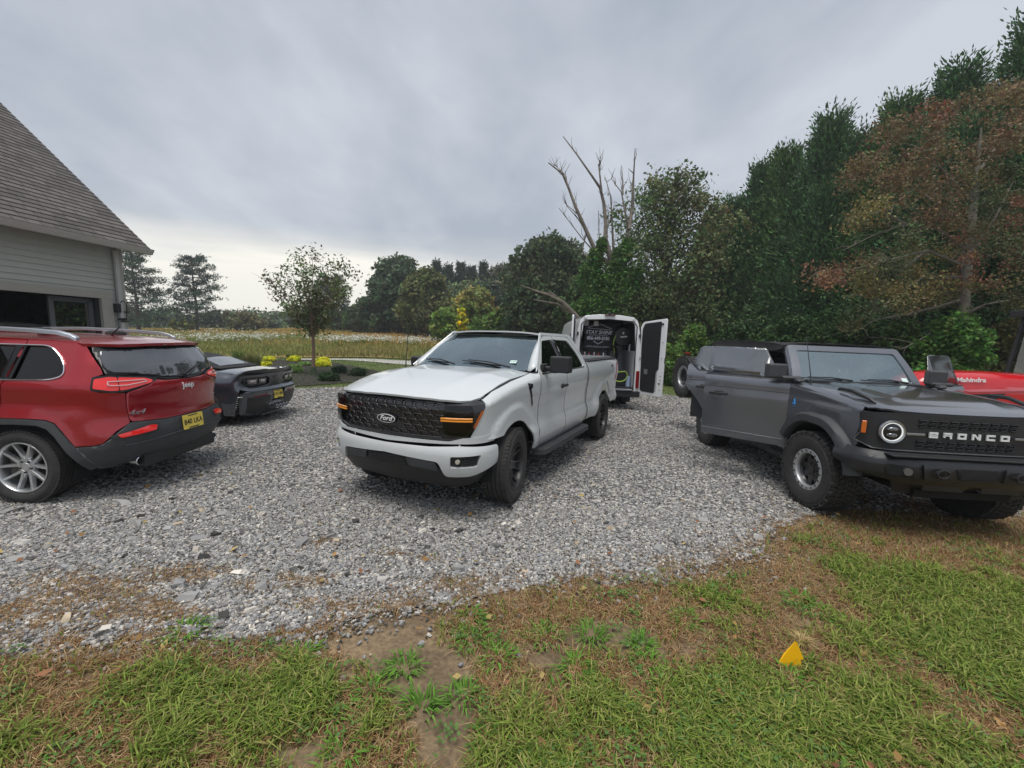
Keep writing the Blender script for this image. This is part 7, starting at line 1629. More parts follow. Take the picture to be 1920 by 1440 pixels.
# ================================================================= dark grey sports convertible from behind
def build_roadster():
    T = vehicle('sports_car', -5.50, 8.50, 178.7, 'low dark grey convertible sports car with black rear spoiler, facing the garage', 'sports car', .0)
    CEN[0] = Vector((1.2, 0, .6))
    GP = paint('gunmetal_paint', (.085, .092, .110), metal=.7, flake=.2, dust=.03, rough=.20)
    pl = Plan([(-.20, .985), (-.40, .975), (-.58, .935), (-.70, .84), (-.77, .66), (-.82, .35), (-.835, 0)], -1)
    pf = Plan([(3.0, .955), (3.25, .92), (3.48, .76), (3.60, .45), (3.64, 0)], 1)
    c = pl.c; uy = pl.uy
    def inset(u, z):
        a = tf(z, [(.12, .12), (.25, .04), (.45, .0), (.62, .015), (.78, .0), (.90, .05), (.97, .12), (1.02, .22)])
        if u > .2: a = a + tf(u, [(.2, 0), (.9, .06), (1.6, .07), (2.6, .01)]) * tf(z, [(.2, .3), (.5, 1), (.9, .2)])
        r = tf(z, [(.12, .20), (.22, .12), (.36, .04), (.52, .015), (.60, -.02), (.65, -.02), (.70, .04), (.85, .05), (.93, .0), (1.0, .02)])
        f = min(max((-.45 - u) / .28, 0), 1); f = f * f * (3 - 2 * f)
        return a * (1 - f) + r * f
    def wall(s, off=0, P=None):
        P = P or pl
        def f(u, z):
            p = P(u, inset(min(u, 2.8), z) - off); return (p[0], s * p[1], z)
        return f
    ar = lambda cx, a0, a1, r=.37: [(cx + r * math.cos(R(a0 + (a1 - a0) * i / 14)), .34 + r * math.sin(R(a0 + (a1 - a0) * i / 14)), 0) for i in range(15)]
    BLK = mat('gloss_trim', (.010, .010, .012), .25, coat=.6)
    for s in (1, -1):
        wl = wall(s)
        q = [(-.37, .22, 0)] + [(-.37, .30, 0)] + ar(0, 175, 5)[1:] + [(.40, .20, 0), (.62, .20, 0), (.62, .88, 0), (.1, .965, 0), (-.20, .99, 0), (-.42, .985, 0), (-.60, .965, 0), (-.68, .93, 0), (-.66, .70, 0), (-.60, .50, 0), (-.56, .20, 0)]
        patch('rear_quarter', q, wl, GP, T, (.06, .045), th=.02)
        patch('door', [(.63, .22, 0), (.63, .875, 0), (1.72, .86, 0), (1.80, .22, 0)], wl, GP, T, (.1, .06))
        patch('front_fender', [(1.81, .22, 0), (1.74, .86, 0), (2.4, .83, 0), (3.0, .74, 0), (3.2, .60, 0), (3.15, .34, 0)] + ar(2.71, 0, 180) , wall(s, 0, pf), GP, T, (.1, .06))
        vn = MB()
        for i in range(9):
            z = .27 + i * .036; u0 = -.575 - (i * .006); vn.tube([wall(s, .004)(u0, z), wall(s, .004)(u0 - .075, z + .004)], .010, 4)
        patch('vent_recess', rnd([(-.56, .24), (-.575, .60), (-.68, .62), (-.665, .25)], .02), wall(s, -.012), DARK, T, (.05, .05), th=.004, bevel=0)
        vn.build('vent_fin', BLK, T)
        for cx in (0, 2.71):
            b = MB(); n = 14
            pts = [(cx + .385 * math.cos(R(a)), .34 + .385 * math.sin(R(a))) for a in np.linspace(5, 175, n)]
            k = len(b.v); b.v += [(x, s * .95, z) for x, z in pts] + [(x, s * .5, z) for x, z in pts]
            b.f += [(k + i, k + i + 1, k + n + i + 1, k + n + i) for i in range(n - 1)]
            b.build('wheel_well', DARK, T)
        # tail lamps: two dim rounded rectangles in a black recess
        rec = patch('tail_lamp', rnd([(uy(.84), .885), (uy(.86), .80), (uy(.74), .735), (uy(.28), .76), (uy(.25), .85), (uy(.34), .885)], .03), wall(s, -.02), BLK, T, (.05, .04), th=.01, bevel=0)
        for y0, y1 in ((.78, .55), (.52, .32)):
            patch('lamp_lens', rnd([(uy(y0), .865), (uy(y0 - .02), .785), (uy(y1 + .02), .775), (uy(y1), .86)], .03), wall(s, .0), mat('dim_lamp', (.20, .17, .17), .12, coat=1, metal=.3), rec, (.05, .04), th=.01)
            patch('lamp_element', rnd([(uy(y0 - .05), .85), (uy(y0 - .06), .815), (uy(y1 + .05), .81), (uy(y1 + .04), .845)], .015), wall(s, .004), mat('lamp_pale2', (.6, .57, .55), .2, coat=1), rec, (.05, .04), th=.004)
        mr = MB(); mr.box((1.55, s * 1.02, .96), (.14, .22, .12)); mr.build('side_mirror', GP, T, bevel=.035, seg=3)
        # red reflector line
        rl = MB(); rl.tube([wall(s, .012)(uy(.68), .545), wall(s, .012)(uy(.34), .555)], .008, 6); rl.build('reflector_strip', mat('strip_red', (.25, .02, .03), .2), T)
        # buttress cover panels beside the top
        mk = MB(); mk.box((-.02, s * .985, .62), (.02, .02, .02)); 
    # rear fascia: upper painted ledge, black lower
    h1 = [(c, .955, 0), (uy(.45), .955, 0), (uy(.80), .945, 0), (-.665, .925, 0), (-.655, .70, 0), (uy(.80), .66, .03), (uy(.30), .66, .05), (c, .66, 0)]
    hole1 = rnd([(uy(.86), .90), (uy(.88), .80), (uy(.76), .715), (uy(.26), .745), (uy(.22), .85), (uy(.32), .90)], .03)
    fa = patch('rear_fascia', sym(rnd(h1, .005), c), wall(1), GP, T, (.05, .035), th=.015, holes=[hole1, [(2 * c - a, b) for a, b in hole1]])
    dark = patch('fascia_panel', sym([(c, .90, 0), (uy(.24), .90, 0), (uy(.20), .71, 0), (c, .70, 0)], c), wall(1, .004), mat('gun_dark', (.018, .019, .022), .3, coat=.8), T, (.05, .04), th=.006)
    h2 = [(c, .67, 0), (uy(.30), .675, .03), (uy(.84), .65, .03), (-.655, .60, .03), (-.645, .22, .03), (uy(.70), .17, .04), (uy(.3), .15, 0), (c, .15, 0)]
    hole = rnd([(uy(.20), .63), (uy(-.20), .63), (uy(-.20), .40), (uy(.20), .40)], .02)
    patch('rear_bumper', sym(rnd(h2, .01), c), wall(1, .002), GP, T, (.05, .035), th=.02, holes=[hole])
    patch('plate_recess', rnd([(uy(.22), .65), (uy(-.22), .65), (uy(-.22), .38), (uy(.22), .38)], .01), wall(1, -.035), BLK, T, (.1, .1), th=.01, bevel=0)
    for s in (1, -1):
        patch('lower_insert', rnd([(uy(.80), .53), (uy(.24), .535), (uy(.24), .34), (uy(.30), .20), (uy(.78), .24)], .03), wall(s, .010), mat('insert_black', (.016, .017, .020), .45), T, (.05, .05), th=.015)
    patch('diffuser', rnd([(uy(.26), .375), (uy(-.26), .375), (uy(-.30), .17), (uy(.30), .17)], .02), wall(1, .012), BLK, T, (.06, .05), th=.01)
    for i in range(4):
        y = (i - 1.5) * .115; e = MB(); e.at(Matrix.Translation((-.825, y, .30)) @ Matrix.Rotation(R(90), 4, 'Z')); e.lathe([(.036, -.1), (.040, .075), (.036, .08), (.030, .075), (.028, -.05)], 16); e.build('exhaust_tip', CHROME, T)
    pm = frame((-.828, 0, .525), (0, -1, 0), (.14, 0, 1)); plate(T, pm, 'F70 HBR')
    # crossed-flags style V emblem
    em = MB().at(frame((-.845, 0, .83), (0, -1, 0), (.1, 0, 1))); em.tube([(-.10, .045, 0), (0, -.04, .005), (.10, .045, 0)], .008, 4); em.build('rear_emblem', mat('emblem_grey', (.12, .12, .13), .25, metal=.8), T)
    # spoiler
    def sp(x, z0): pass
    B = MB(); S_ = []
    ys_ = np.linspace(-.86, .86, 25)
    for y in ys_:
        e = abs(y) / .86; x0 = -.80 + .20 * e ** 2.2; zt = 1.045 - .03 * e ** 2
        if abs(y) < .30: zt -= .020
        if e > .9: zt -= .05 * (e - .9) / .1
        S_.append([(x0 + .16, y, .965), (x0 + .02, y, zt), (x0 - .035, y, zt + .005), (x0 - .03, y, zt - .012), (x0 - .01, y, .945), (x0 + .1, y, .935)])
    for r_ in S_: B.v += r_
    for i in range(24):
        for j in range(6): B.f.append((i * 6 + j, i * 6 + (j + 1) % 6, (i + 1) * 6 + (j + 1) % 6, (i + 1) * 6 + j))
    B.f += [tuple(range(6)), tuple(24 * 6 + j for j in range(6))]
    B.build('rear_spoiler', mat('carbon', (.012, .012, .014), .28, coat=.5), T)
    # rear deck, soft top, hood
    dz = lambda x, y: (x, y, tf(x, [(-.84, .95), (-.6, .985), (-.2, 1.015), (.3, 1.02)]) - .045 * (abs(y) / .78) ** 4)
    dk = [(-.80, 0, 0), (-.78, .4, 0), (-.66, .70, 0), (-.5, .80, 0), (.3, .80, 0), (.30, .60, 0), (-.05, .56, 0), (-.12, 0, 0)]
    patch('rear_deck', dk + [(x, -y, 0) for x, y, _ in reversed(dk)], dz, GP, T, (.06, .06), th=.02, out=(0, 0, 1))
    CV = mat('canvas_black', (.016, .016, .018), .85, bump=.5, bscale=500, var=.25, vscale=6)
    tz = lambda x, y: (x, y, tf(x, [(-.14, 1.025), (0, 1.06), (.35, 1.20), (.7, 1.27), (1.1, 1.275), (1.5, 1.23)]) - tf(x, [(-.1, .01), (.6, .10), (1.2, .07)]) * (abs(y) / .6) ** 2.6)
    tp = [(-.13, 0, 0), (-.08, .56, 0), (.2, .66, 0), (.6, .66, 0), (1.5, .62, 0), (1.52, 0, 0)]
    patch('convertible_top', tp + [(x, -y, 0) for x, y, _ in reversed(tp)], tz, CV, T, (.06, .06), th=.02, bevel=.008, out=(0, 0, 1), holes=[rnd([(.04, -.40), (.04, .40), (.36, .36), (.36, -.36)], .04)])
    patch('rear_window', rnd([(.03, -.42), (.03, .42), (.37, .38), (.37, -.38)], .04), lambda x, y: (x, y, tz(x, y)[2] + .004), glass('rear_screen', (.4, .42, .44), .01, 1, 1.8, .45), T, (.06, .1), th=0, out=(0, 0, 1))
    for s in (1, -1):
        patch('side_window', [(.35, .90, 0), (.75, 1.16, 0), (1.5, 1.15, 0), (1.95, .88, 0)], lambda u, z: (u, s * tf(z, [(.85, .84), (1.2, .66)]), z), glass('tinted_glass'), T, (.2, .2), th=0)
    def ws(y, t):
        e = abs(y) / .75; return Vector((2.05 - .2 * e * e, y, .88)).lerp(Vector((1.52 - .08 * e * e, y * .85, 1.20)), t)
    patch('windscreen', [(-.75, 0, 0), (-.75, 1, 0), (.75, 1, 0), (.75, 0, 0)], ws, glass('screen_glass'), T, (.1, .2), th=0, out=(1, 0, 1))
    ho = [(3.62, 0, 0), (3.45, .6, 0), (3.1, .86, 0), (2.2, .85, 0), (1.8, .84, 0), (2.05, 0, 0)]
    patch('hood', ho + [(x, -y, 0) for x, y, _ in reversed(ho)], lambda x, y: (x, y, tf(x, [(1.8, .90), (2.6, .82), (3.2, .70), (3.62, .52)]) - .02 * (abs(y) / .85) ** 2), GP, T, (.12, .12), out=(0, 0, 1))
    cf = pf.c
    patch('front_bumper', sym([(cf, .52, 0), (3.2, .62, 0), (3.2, .2, 0), (cf, .15, 0)], cf), lambda u, z: (pf(u, 0)[0], pf(u, 0)[1], z), GP, T, (.1, .1))
    f = MB(); f.box((1.3, 0, .30), (3.2, 1.1, .25)); f.box((1.3, 0, .5), (1.5, 1.7, .55)); f.box((-.45, 0, .55), (.5, 1.3, .5)); f.box((3.2, 0, .4), (.5, 1.2, .3)); f.build('chassis', DARK, T)
    for y in (.38, -.38): seat(T, .9, y, .30, FABRIC)
    RB = mat('rim_dark', (.028, .027, .028), .42, coat=.2, var=.2)
    for x, r_ in ((0, .345), (2.71, .335)):
        for s in (1, -1): wheel(T, x, s * .81, r_, .30, .255, 'ten', s, 0, rimmat=RB)
    return T
build_roadster()
# ================================================================= white detailing van, rear doors open
def build_van():
    T = vehicle('cargo_van', 2.516, 12.756, 88.5, 'tall white cargo van with both rear doors open, behind the pickup truck', 'van', -.05)
    T.matrix_world = T.matrix_world @ Matrix.Diagonal((1, .92, 1, 1)); CEN[0] = Vector((1.5, 0, 1.3))
    W_ = paint('van_white', (.80, .81, .82), dust=.12)
    xr = -1.22
    def sec(z):      # half width by height
        return tf(z, [(.40, .93), (.60, .985), (1.3, .985), (1.75, .95), (2.2, .88), (2.40, .84), (2.50, .76), (2.56, .60)])
    def side(s):
        def f(u, z):
            k = 1 - .06 * max(0, (u - 3.2) / 1.2) ** 2
            return (u, s * sec(z) * k, z)
        return f
    for s in (1, -1):
        ol = [(xr, .52, 0), (xr, 2.46, 0), (0, 2.50, 0), (2.6, 2.48, 0), (3.2, 2.40, 0), (3.9, 1.72, 0), (4.3, 1.30, 0), (4.75, 1.12, 0), (4.9, .8, 0), (4.85, .5, 0)]
        ol += [(4.0 + .44 * math.cos(R(a)), .36 + .44 * math.sin(R(a)), 0) for a in range(20, 161, 14)] + [(3.5, .45, 0), (.48, .45, 0)] + [(0 + .44 * math.cos(R(a)), .36 + .44 * math.sin(R(a)), 0) for a in range(20, 161, 14)] + [(-.5, .52, 0)]
        hole = rnd([(2.35, 1.40), (2.35, 1.98), (3.25, 1.98, .1), (3.75, 1.42)], .03)
        sp_ = patch('side_panel', ol, side(s), W_, T, (.25, .08), holes=[hole], th=.03, bevel=.006)
        patch('window', [(a, b) for a, b in hole], lambda u, z: (side(s)(u, z)[0], side(s)(u, z)[1] * .985, z), glass('tinted_glass'), T, (.3, .2), th=0)
        rb = MB(); rb.tube([side(s)(xr + .1, 2.05), side(s)(2.2, 2.05)], .012, 6); rb.tube([side(s)(xr + .1, 1.18), side(s)(3.2, 1.18)], .012, 6); rb.build('body_crease', W_, T)
        rc = MB(); rc.box((1.9, s * .992, .62), (2.4, .02, .16)); rc.build('side_moulding', BLACK, T, bevel=.006)
        # rear corner pillar with lamp
        cp = MB(); cp.prism(rnd([(.99, .50), (.985, 1.3), (.95, 1.75), (.88, 2.2), (.83, 2.40, .1), (.76, 2.50, .08), (.62, 2.46), (.74, 2.34, .05), (.80, 1.75), (.83, 1.3), (.83, .60), (.80, .52)], .02), lambda u, v, k: (xr + k, s * u, v), -.045, .03)
        cp.build('rear_pillar', W_, T, bevel=.02)
        tl = MB(); tl.prism(rnd([(.995, .66), (.99, 1.12), (.86, 1.12), (.87, .66)], .03), lambda u, v, k: (xr + k, s * u, v), -.075, -.035); tl.build('tail_lamp', mat('red_lens', (.22, .006, .008), .12, coat=1), T, bevel=.008)
        rl = MB(); rl.box((-1.385, s * .87, .50), (.02, .20, .055)); rl.build('bumper_reflector', mat('reflector_glow', (.60, .02, .015), .15, coat=1, emit=(1, .05, .03, .2)), T)  # a reflector, no lamp; faint red glow added to its colour
        hg = MB()
        for z in (.85, 1.45, 2.05): hg.box((xr - .06, s * (sec(z) - .01), z), (.06, .05, .09))
        hg.build('hinge', BLACK, T)
    # roof
    def rz(x, y): return (x, y, tf(x, [(xr, 2.565), (0, 2.60), (2.5, 2.58), (3.2, 2.48)]) - .07 * (abs(y) / .74) ** 3)
    ro = [(xr - .04, 0, 0), (xr - .03, .72, 0), (3.0, .74, 0), (3.25, .5, 0), (3.3, 0, 0)]
    patch('roof', ro + [(x, -y, 0) for x, y, _ in reversed(ro)], rz, W_, T, (.3, .1), th=.03, out=(0, 0, 1), bevel=.012)
    hd = MB(); hd.prism(rnd([(-.78, 2.44), (-.70, 2.53), (-.3, 2.575), (.3, 2.575), (.70, 2.53), (.78, 2.44), (.70, 2.40), (0, 2.46), (-.70, 2.40)], .02), lambda u, v, k: (xr + k, u, v), -.045, .03); hd.build('rear_header', W_, T, bevel=.012)
    cl = MB(); cl.box((xr - .07, .0, 2.56), (.06, .30, .035)); cl.build('high_brake_light', mat('red_dark', (.10, .01, .015), .2, coat=1), T, bevel=.008)
    cm = MB(); cm.box((xr - .08, .02, 2.60), (.07, .07, .07)); cm.build('rear_camera', BLACK, T, bevel=.01)
    sl = MB(); sl.tube([(xr - .05, .80, .60), (xr - .05, .80, 2.30), (xr - .05, .70, 2.42), (xr - .05, 0, 2.455), (xr - .05, -.70, 2.42), (xr - .05, -.80, 2.30), (xr - .05, -.80, .60), (xr - .05, .80, .60)], .016, 6)
    sl.build('door_seal', BLACK, T)
    nt = MB()
    nt.add([(3.25, -.62, 2.50), (3.25, .62, 2.50), (4.15, .74, 1.42), (4.15, -.74, 1.42)], [(0, 1, 2, 3)]); nt.build('windscreen', glass('screen_glass'), T)
    hn = MB(); hn.add([(4.1, -.82, 1.40), (4.1, .82, 1.40), (4.85, .78, 1.08), (4.85, -.78, 1.08), (4.95, .8, .55), (4.95, -.8, .55)], [(0, 1, 2, 3), (3, 2, 4, 5)]); hn.build('hood', W_, T)
    bp = MB(); bp.box((-1.30, 0, .50), (.20, 1.96, .16)); bp.box((-1.32, 0, .60), (.24, 1.50, .03)); bp.build('rear_bumper', mat('van_bumper', (.020, .021, .024), .5, bump=.1, bscale=300), T, bevel=.02)
    st = MB(); st.tube([(-1.36, -.75, .622), (-1.36, .75, .622)], .014, 8); st.build('sill_strip', CHROME, T)
    ch = MB(); ch.box((1.8, 0, .50), (5.8, .9, .16)); ch.box((1.8, 0, .42), (3.0, 1.8, .05)); ch.cyl((0, -.8, .36), (0, .8, .36), .06); ch.build('chassis', DARK, T)
    mf = MB(); mf.box((-.52, -.82, .33), (.02, .26, .32)); mf.build('mud_flap', BLACK, T)
    mf = MB(); mf.box((-.52, .82, .33), (.02, .26, .32)); mf.build('mud_flap', BLACK, T)
    # inside
    GI = mat('van_liner', (.62, .63, .66), .8, bump=.15, bscale=60, var=.06); BI = mat('van_black', (.018, .018, .02), .7)
    inn = MB(); inn.box((.55, 0, .64), (3.5, 1.66, .03)); inn.build('load_floor', BI, T)
    for s in (1, -1):
        wl = MB(); wl.box((.55, s * .84, 1.15), (3.5, .02, 1.02)); wl.build('liner_panel', GI, T)
        wl = MB(); wl.box((.55, s * .80, 2.02), (3.5, .02, .75), rx=s * .09); wl.build('liner_panel', BI, T)
    bk = MB(); bk.box((.35, -.30, 1.32), (.04, 1.1, 1.36)); bk.build('bulkhead', GI, T)
    bk = MB(); bk.box((.32, .35, 1.32), (.03, 1.0, .5)); bk.build('bulkhead_shelf_back', GI, T)
    bt = MB(); bt.box((.38, 0, 2.15), (.04, 1.66, .62)); bt.box((1.0, 0, 2.48), (4.2, 1.5, .03)); bt.build('headboard', BI, T)
    # door panels
    def door(s, ang, h0, h1, w=.80):
        hg = Matrix.Translation((xr - .06, s * .985, 0)) @ Matrix.Rotation(R(ang), 4, 'Z')
        # panel lies along local +x from the hinge; thickness -> local y
        ol = rnd([(.015, .52), (.0, 1.3), (-.02, 1.75), (-.06, 2.30), (.02, 2.42, .06), (w - .02, 2.50, .02), (w, 2.46), (w, .55, .03), (w - .04, .52)], .02)
        d = MB().at(hg); d.prism(ol, lambda u, v, k: (u, k, v), -.05, 0.0)
        ad = s
        o = d.build('rear_door', W_, T, bevel=.012)
        ins = rnd([(.06, .60, .10), (.04, 1.3), (.02, 1.75), (.02, 2.25, .08), (.10, 2.38, .06), (w - .16, 2.43, .02), (w - .15, 1.22, .02), (w - .23, 1.16, .03), (w - .25, .60, .03)], .03)
        ks = (.0, .012) if s > 0 else (-.062, -.05)
        i_ = MB().at(hg); i_.prism(ins, lambda u, v, k: (u, k, v), *ks); io = i_.build('door_liner', mat('liner_ribbed', (.012, .012, .013), .75), o, bevel=.003)
        rb = MB().at(hg); kk = ks[1] + .003 if s > 0 else ks[0] - .003
        for i in range(38): rb.box(((w - .10) / 2, kk, .66 + i * .046), (w - .27, .005, .012))
        rb.build('liner_rib', mat('rib', (.028, .028, .03), .8), io)
        e = MB().at(hg); sg = -1 if s < 0 else 1
        yk = ks[1] + .004 if s > 0 else ks[0] - .004
        for z in (.70, .95, 1.05, 1.5, 1.9): e.box((w - .07, yk - .006 * sg, z), (.022, .006, .022))
        e.box((w - .10, yk - .006 * sg, .86), (.07, .006, .025)); e.box((w + .005, -.02, 1.45), (.02, .03, .14)); e.box((w - .13, yk, 2.36), (.09, .012, .05))
        e.build('door_fitting', BLACK, o)
        if s < 0:
            lb = MB().at(hg); lb.box((.24, yk - .006, 1.13), (.12, .004, .13)); lo = lb.build('door_label', mat('label_grey', (.16, .16, .17), .6), o)
        return o
    door(-1, -146, .5, 2.5); door(1, 170, .5, 2.5)
    # panel artwork on the side: blue mark
    for s in (1, -1):
        M = frame(Vector(side(s)(-.2, 1.98)) + Vector((0, s * .006, 0)), (-s, 0, 0), (0, -s * .12, 1)); BL = mat('logo_blue', (.05, .09, .38), .4)
        b = MB().at(M)
        b.tube([(-.26, .0, 0), (0, .22, 0), (.26, .0, 0)], .035, 4); b.tube([(-.20, -.12, 0), (0, .06, 0), (.20, -.12, 0)], .03, 4)
        b.box((0, .42, 0), (.025, .5, .004)); b.box((0, .30, 0), (.14, .02, .004))
        b.box((0, -.22, 0), (.36, .10, .004)); b.build('side_logo', BL, T)
    for s in (1, -1):
        wheel(T, 0, s * .80, .36, .23, .215, 'steel', s, 0); wheel(T, 4.0, s * .80, .36, .23, .215, 'steel', s, 0)
    # sign panel inside
    V = T.matrix_world
    def put(o, lab, cat): o.matrix_world = V; tag(o, lab, cat); return o
    PU = mat('print_lilac', (.90, .87, .98), .5); 
    sx = -.45
    sg = MB(); sg.prism(rnd([(-.42, 1.62), (-.42, 2.38), (.56, 2.38), (.56, 1.62)], .02), lambda u, v, k: (sx + k, u, v), -.012, .012)
    so_ = sg.build('sign_panel', mat('banner_black', (.010, .010, .012), .55), None); put(so_, 'black banner with lilac lettering hung inside the open van', 'sign')
    M0 = lambda y, z: frame((sx - .014, y, z), (0, -1, 0), (0, 0, 1))
    y0 = .14
    text('STAY SHINE', .145, PU, so_, M0(y0, 2.115), 'sign_lettering', .002, sx=1.02, shear=.25, off=.003, space=1.02)
    text('DETAILING & SERVICES LLC', .045, PU, so_, M0(y0, 2.035), 'sign_lettering', .001, sx=1.05)
    text('856-449-3101', .125, PU, so_, M0(y0, 1.945), 'sign_lettering', .002, sx=1.0, off=.006)
    text('all the detail you deserve', .075, PU, so_, M0(y0, 1.715), 'sign_lettering', .001, sx=.95, shear=.45)
    a = MB().at(M0(y0, 0)); a.tube([(-.34, 2.24, 0), (-.22, 2.285, 0), (-.10, 2.335, 0), (.10, 2.335, 0), (.24, 2.275, 0), (.40, 2.23, 0)], .008, 4); a.tube([(-.34, 2.23, 0), (.36, 2.20, 0)], .006, 4)
    a.tube([(-.15, 1.87, 0), (0, 1.79, 0), (.15, 1.87, 0)], .014, 4); a.build('sign_car_outline', PU, so_)
    c2 = MB().at(M0(y0, 0)); c2.tube([(.46 * math.cos(t), 2.15 + .20 * math.sin(t), 0) for t in np.linspace(-.3, math.pi + .3, 20)], .007, 4); c2.build('sign_oval', mat('print_grey', (.16, .15, .2), .5), so_)
    for y, z in ((.60, 2.36), (.30, 2.36)):
        q = MB(); q.box((sx - .10, y - .05, z), (.01, .14, .14)); put(q.build('notice_card', WHITE, None), 'small white card stuck at the top of the van opening, %s' % ('left of the two' if y > .5 else 'right of the two'), 'card')
    # contents
    hose = MB(); rr = random.Random(3)
    for k in range(7):
        r0 = .17 + .02 * rr.random(); yc = -.42 + .02 * k; 
        hose.tube([(-.80 + .035 * k, -.28 + r0 * .75 * math.cos(t), 1.52 + (r0 + .05) * math.sin(t) + .01 * math.sin(3 * t + k)) for t in np.linspace(0, 2 * math.pi, 22)], .024, 6, cap=False)
    put(hose.build('coiled_hose', BLACK, None, smooth=60), 'thick black hose coiled on a hanger in the van opening', 'hose')
    rl = MB(); rl.at(Matrix.Translation((-.55, -.55, 2.02)) @ Matrix.Rotation(R(90), 4, 'Z')); rl.lathe([(0, -.10), (.25, -.10), (.27, -.07), (.27, .10), (.25, .14), (.0, .14)], 28)
    ro_ = put(rl.build('hose_reel', mat('reel_black', (.014, .014, .015), .35), None, bevel=.01), 'round black hose reel with white marks at the upper right inside the van', 'hose reel')
    m = MB(); m.box((-.697, -.58, 2.02), (.006, .20, .035), rx=-.12); m.box((-.697, -.56, 2.12), (.006, .05, .06)); m.build('reel_mark', WHITE, ro_)
    GN = mat('hose_green', (.42, .62, .10), .4)
    g = MB(); g.tube([(-.75, -.33, 2.05), (-.77, -.28, 1.95), (-.77, -.26, 1.80), (-.75, -.30, 1.65), (-.7, -.34, 1.55)], .014, 6); put(g.build('green_hose', GN, None, smooth=60), 'bright green hose hanging beside the black hose coil', 'hose')
    g = MB(); g.tube([(-.95, -.37 + .01, 1.13), (-.98, -.30, 1.04)] + [(-.99, -.47 + .22 * math.cos(t), .96 + .17 * math.sin(t)) for t in np.linspace(2.4, 6.6, 18)] + [(-.98, -.42, 1.08)], .014, 6)
    put(g.build('green_hose', GN, None, smooth=60), 'yellow-green hose looped over the black box in the van', 'hose')
    tk = MB(); tk.box((-.70, -.42, .86), (.45, .60, .40)); put(tk.build('storage_box', BI, None, bevel=.02), 'black box on the floor of the van behind the looped hose', 'box')
    sh = MB(); sh.box((-.72, .30, 1.30), (.5, .75, .035)); sh.box((-.55, .30, .98), (.45, .72, .60)); put(sh.build('tool_cabinet', BI, None, bevel=.01), 'dark cabinet with shelf top at the left inside the van', 'cabinet')
    rr = random.Random(8)
    cols = [((.62, .05, .03), 'red'), ((.75, .75, .73), 'white'), ((.60, .06, .03), 'red'), ((.70, .12, .08), 'orange'), ((.70, .72, .75), 'white')]
    for i in range(5):
        y = .60 - i * .14; col, nm = cols[i]; x = -.86 + .04 * (i % 2)
        b = MB().at(Matrix.Translation((x, y, 1.318)) @ Matrix.Rotation(R(90), 4, 'X')); b.lathe([(0, 0), (.040, 0), (.042, .13), (.018, .18), (.018, .20), (0, .20)], 12)
        body = put(b.build('spray_bottle', mat('bottle_' + nm, col, .35), None), '%s spray bottle on the van shelf, %s from the left' % (nm, ['first', 'second', 'third', 'fourth', 'fifth'][i]), 'bottle')
        body['group'] = 'spray bottles on the van shelf'
        h = MB(); h.box((x - .02, y, 1.54), (.07, .025, .035)); h.box((x - .05, y, 1.51), (.012, .015, .05)); h.build('trigger', mat('trigger_red', (.5, .03, .02), .4) if i % 2 else WHITE, body)
    bu = MB(); bu.cyl((-.80, -.02, 1.318), (-.80, -.02, 1.46), .09, .10, 20); bu.tube([(-.80, -.12, 1.45), (-.80, -.06, 1.56), (-.80, .04, 1.56), (-.80, .09, 1.45)], .008, 5)
    put(bu.build('black_machine', BI, None), 'black polishing machine on the van shelf beside the coiled hose', 'machine')
    cb = MB(); cb.tube([(-.93, -.74, .66), (-.93, -.74, .95)], .07, n=12); put(cb.build('spray_can', mat('bottle_blue', (.35, .45, .62), .3), None), 'pale blue bottle at the right edge of the van floor', 'bottle')
    tw = MB(); tw.box((-.60, -.79, 1.72), (.14, .03, .20)); put(tw.build('wall_dispenser', WHITE, None, bevel=.01), 'white dispenser on the right inner wall of the van', 'dispenser')
    return T
build_van()
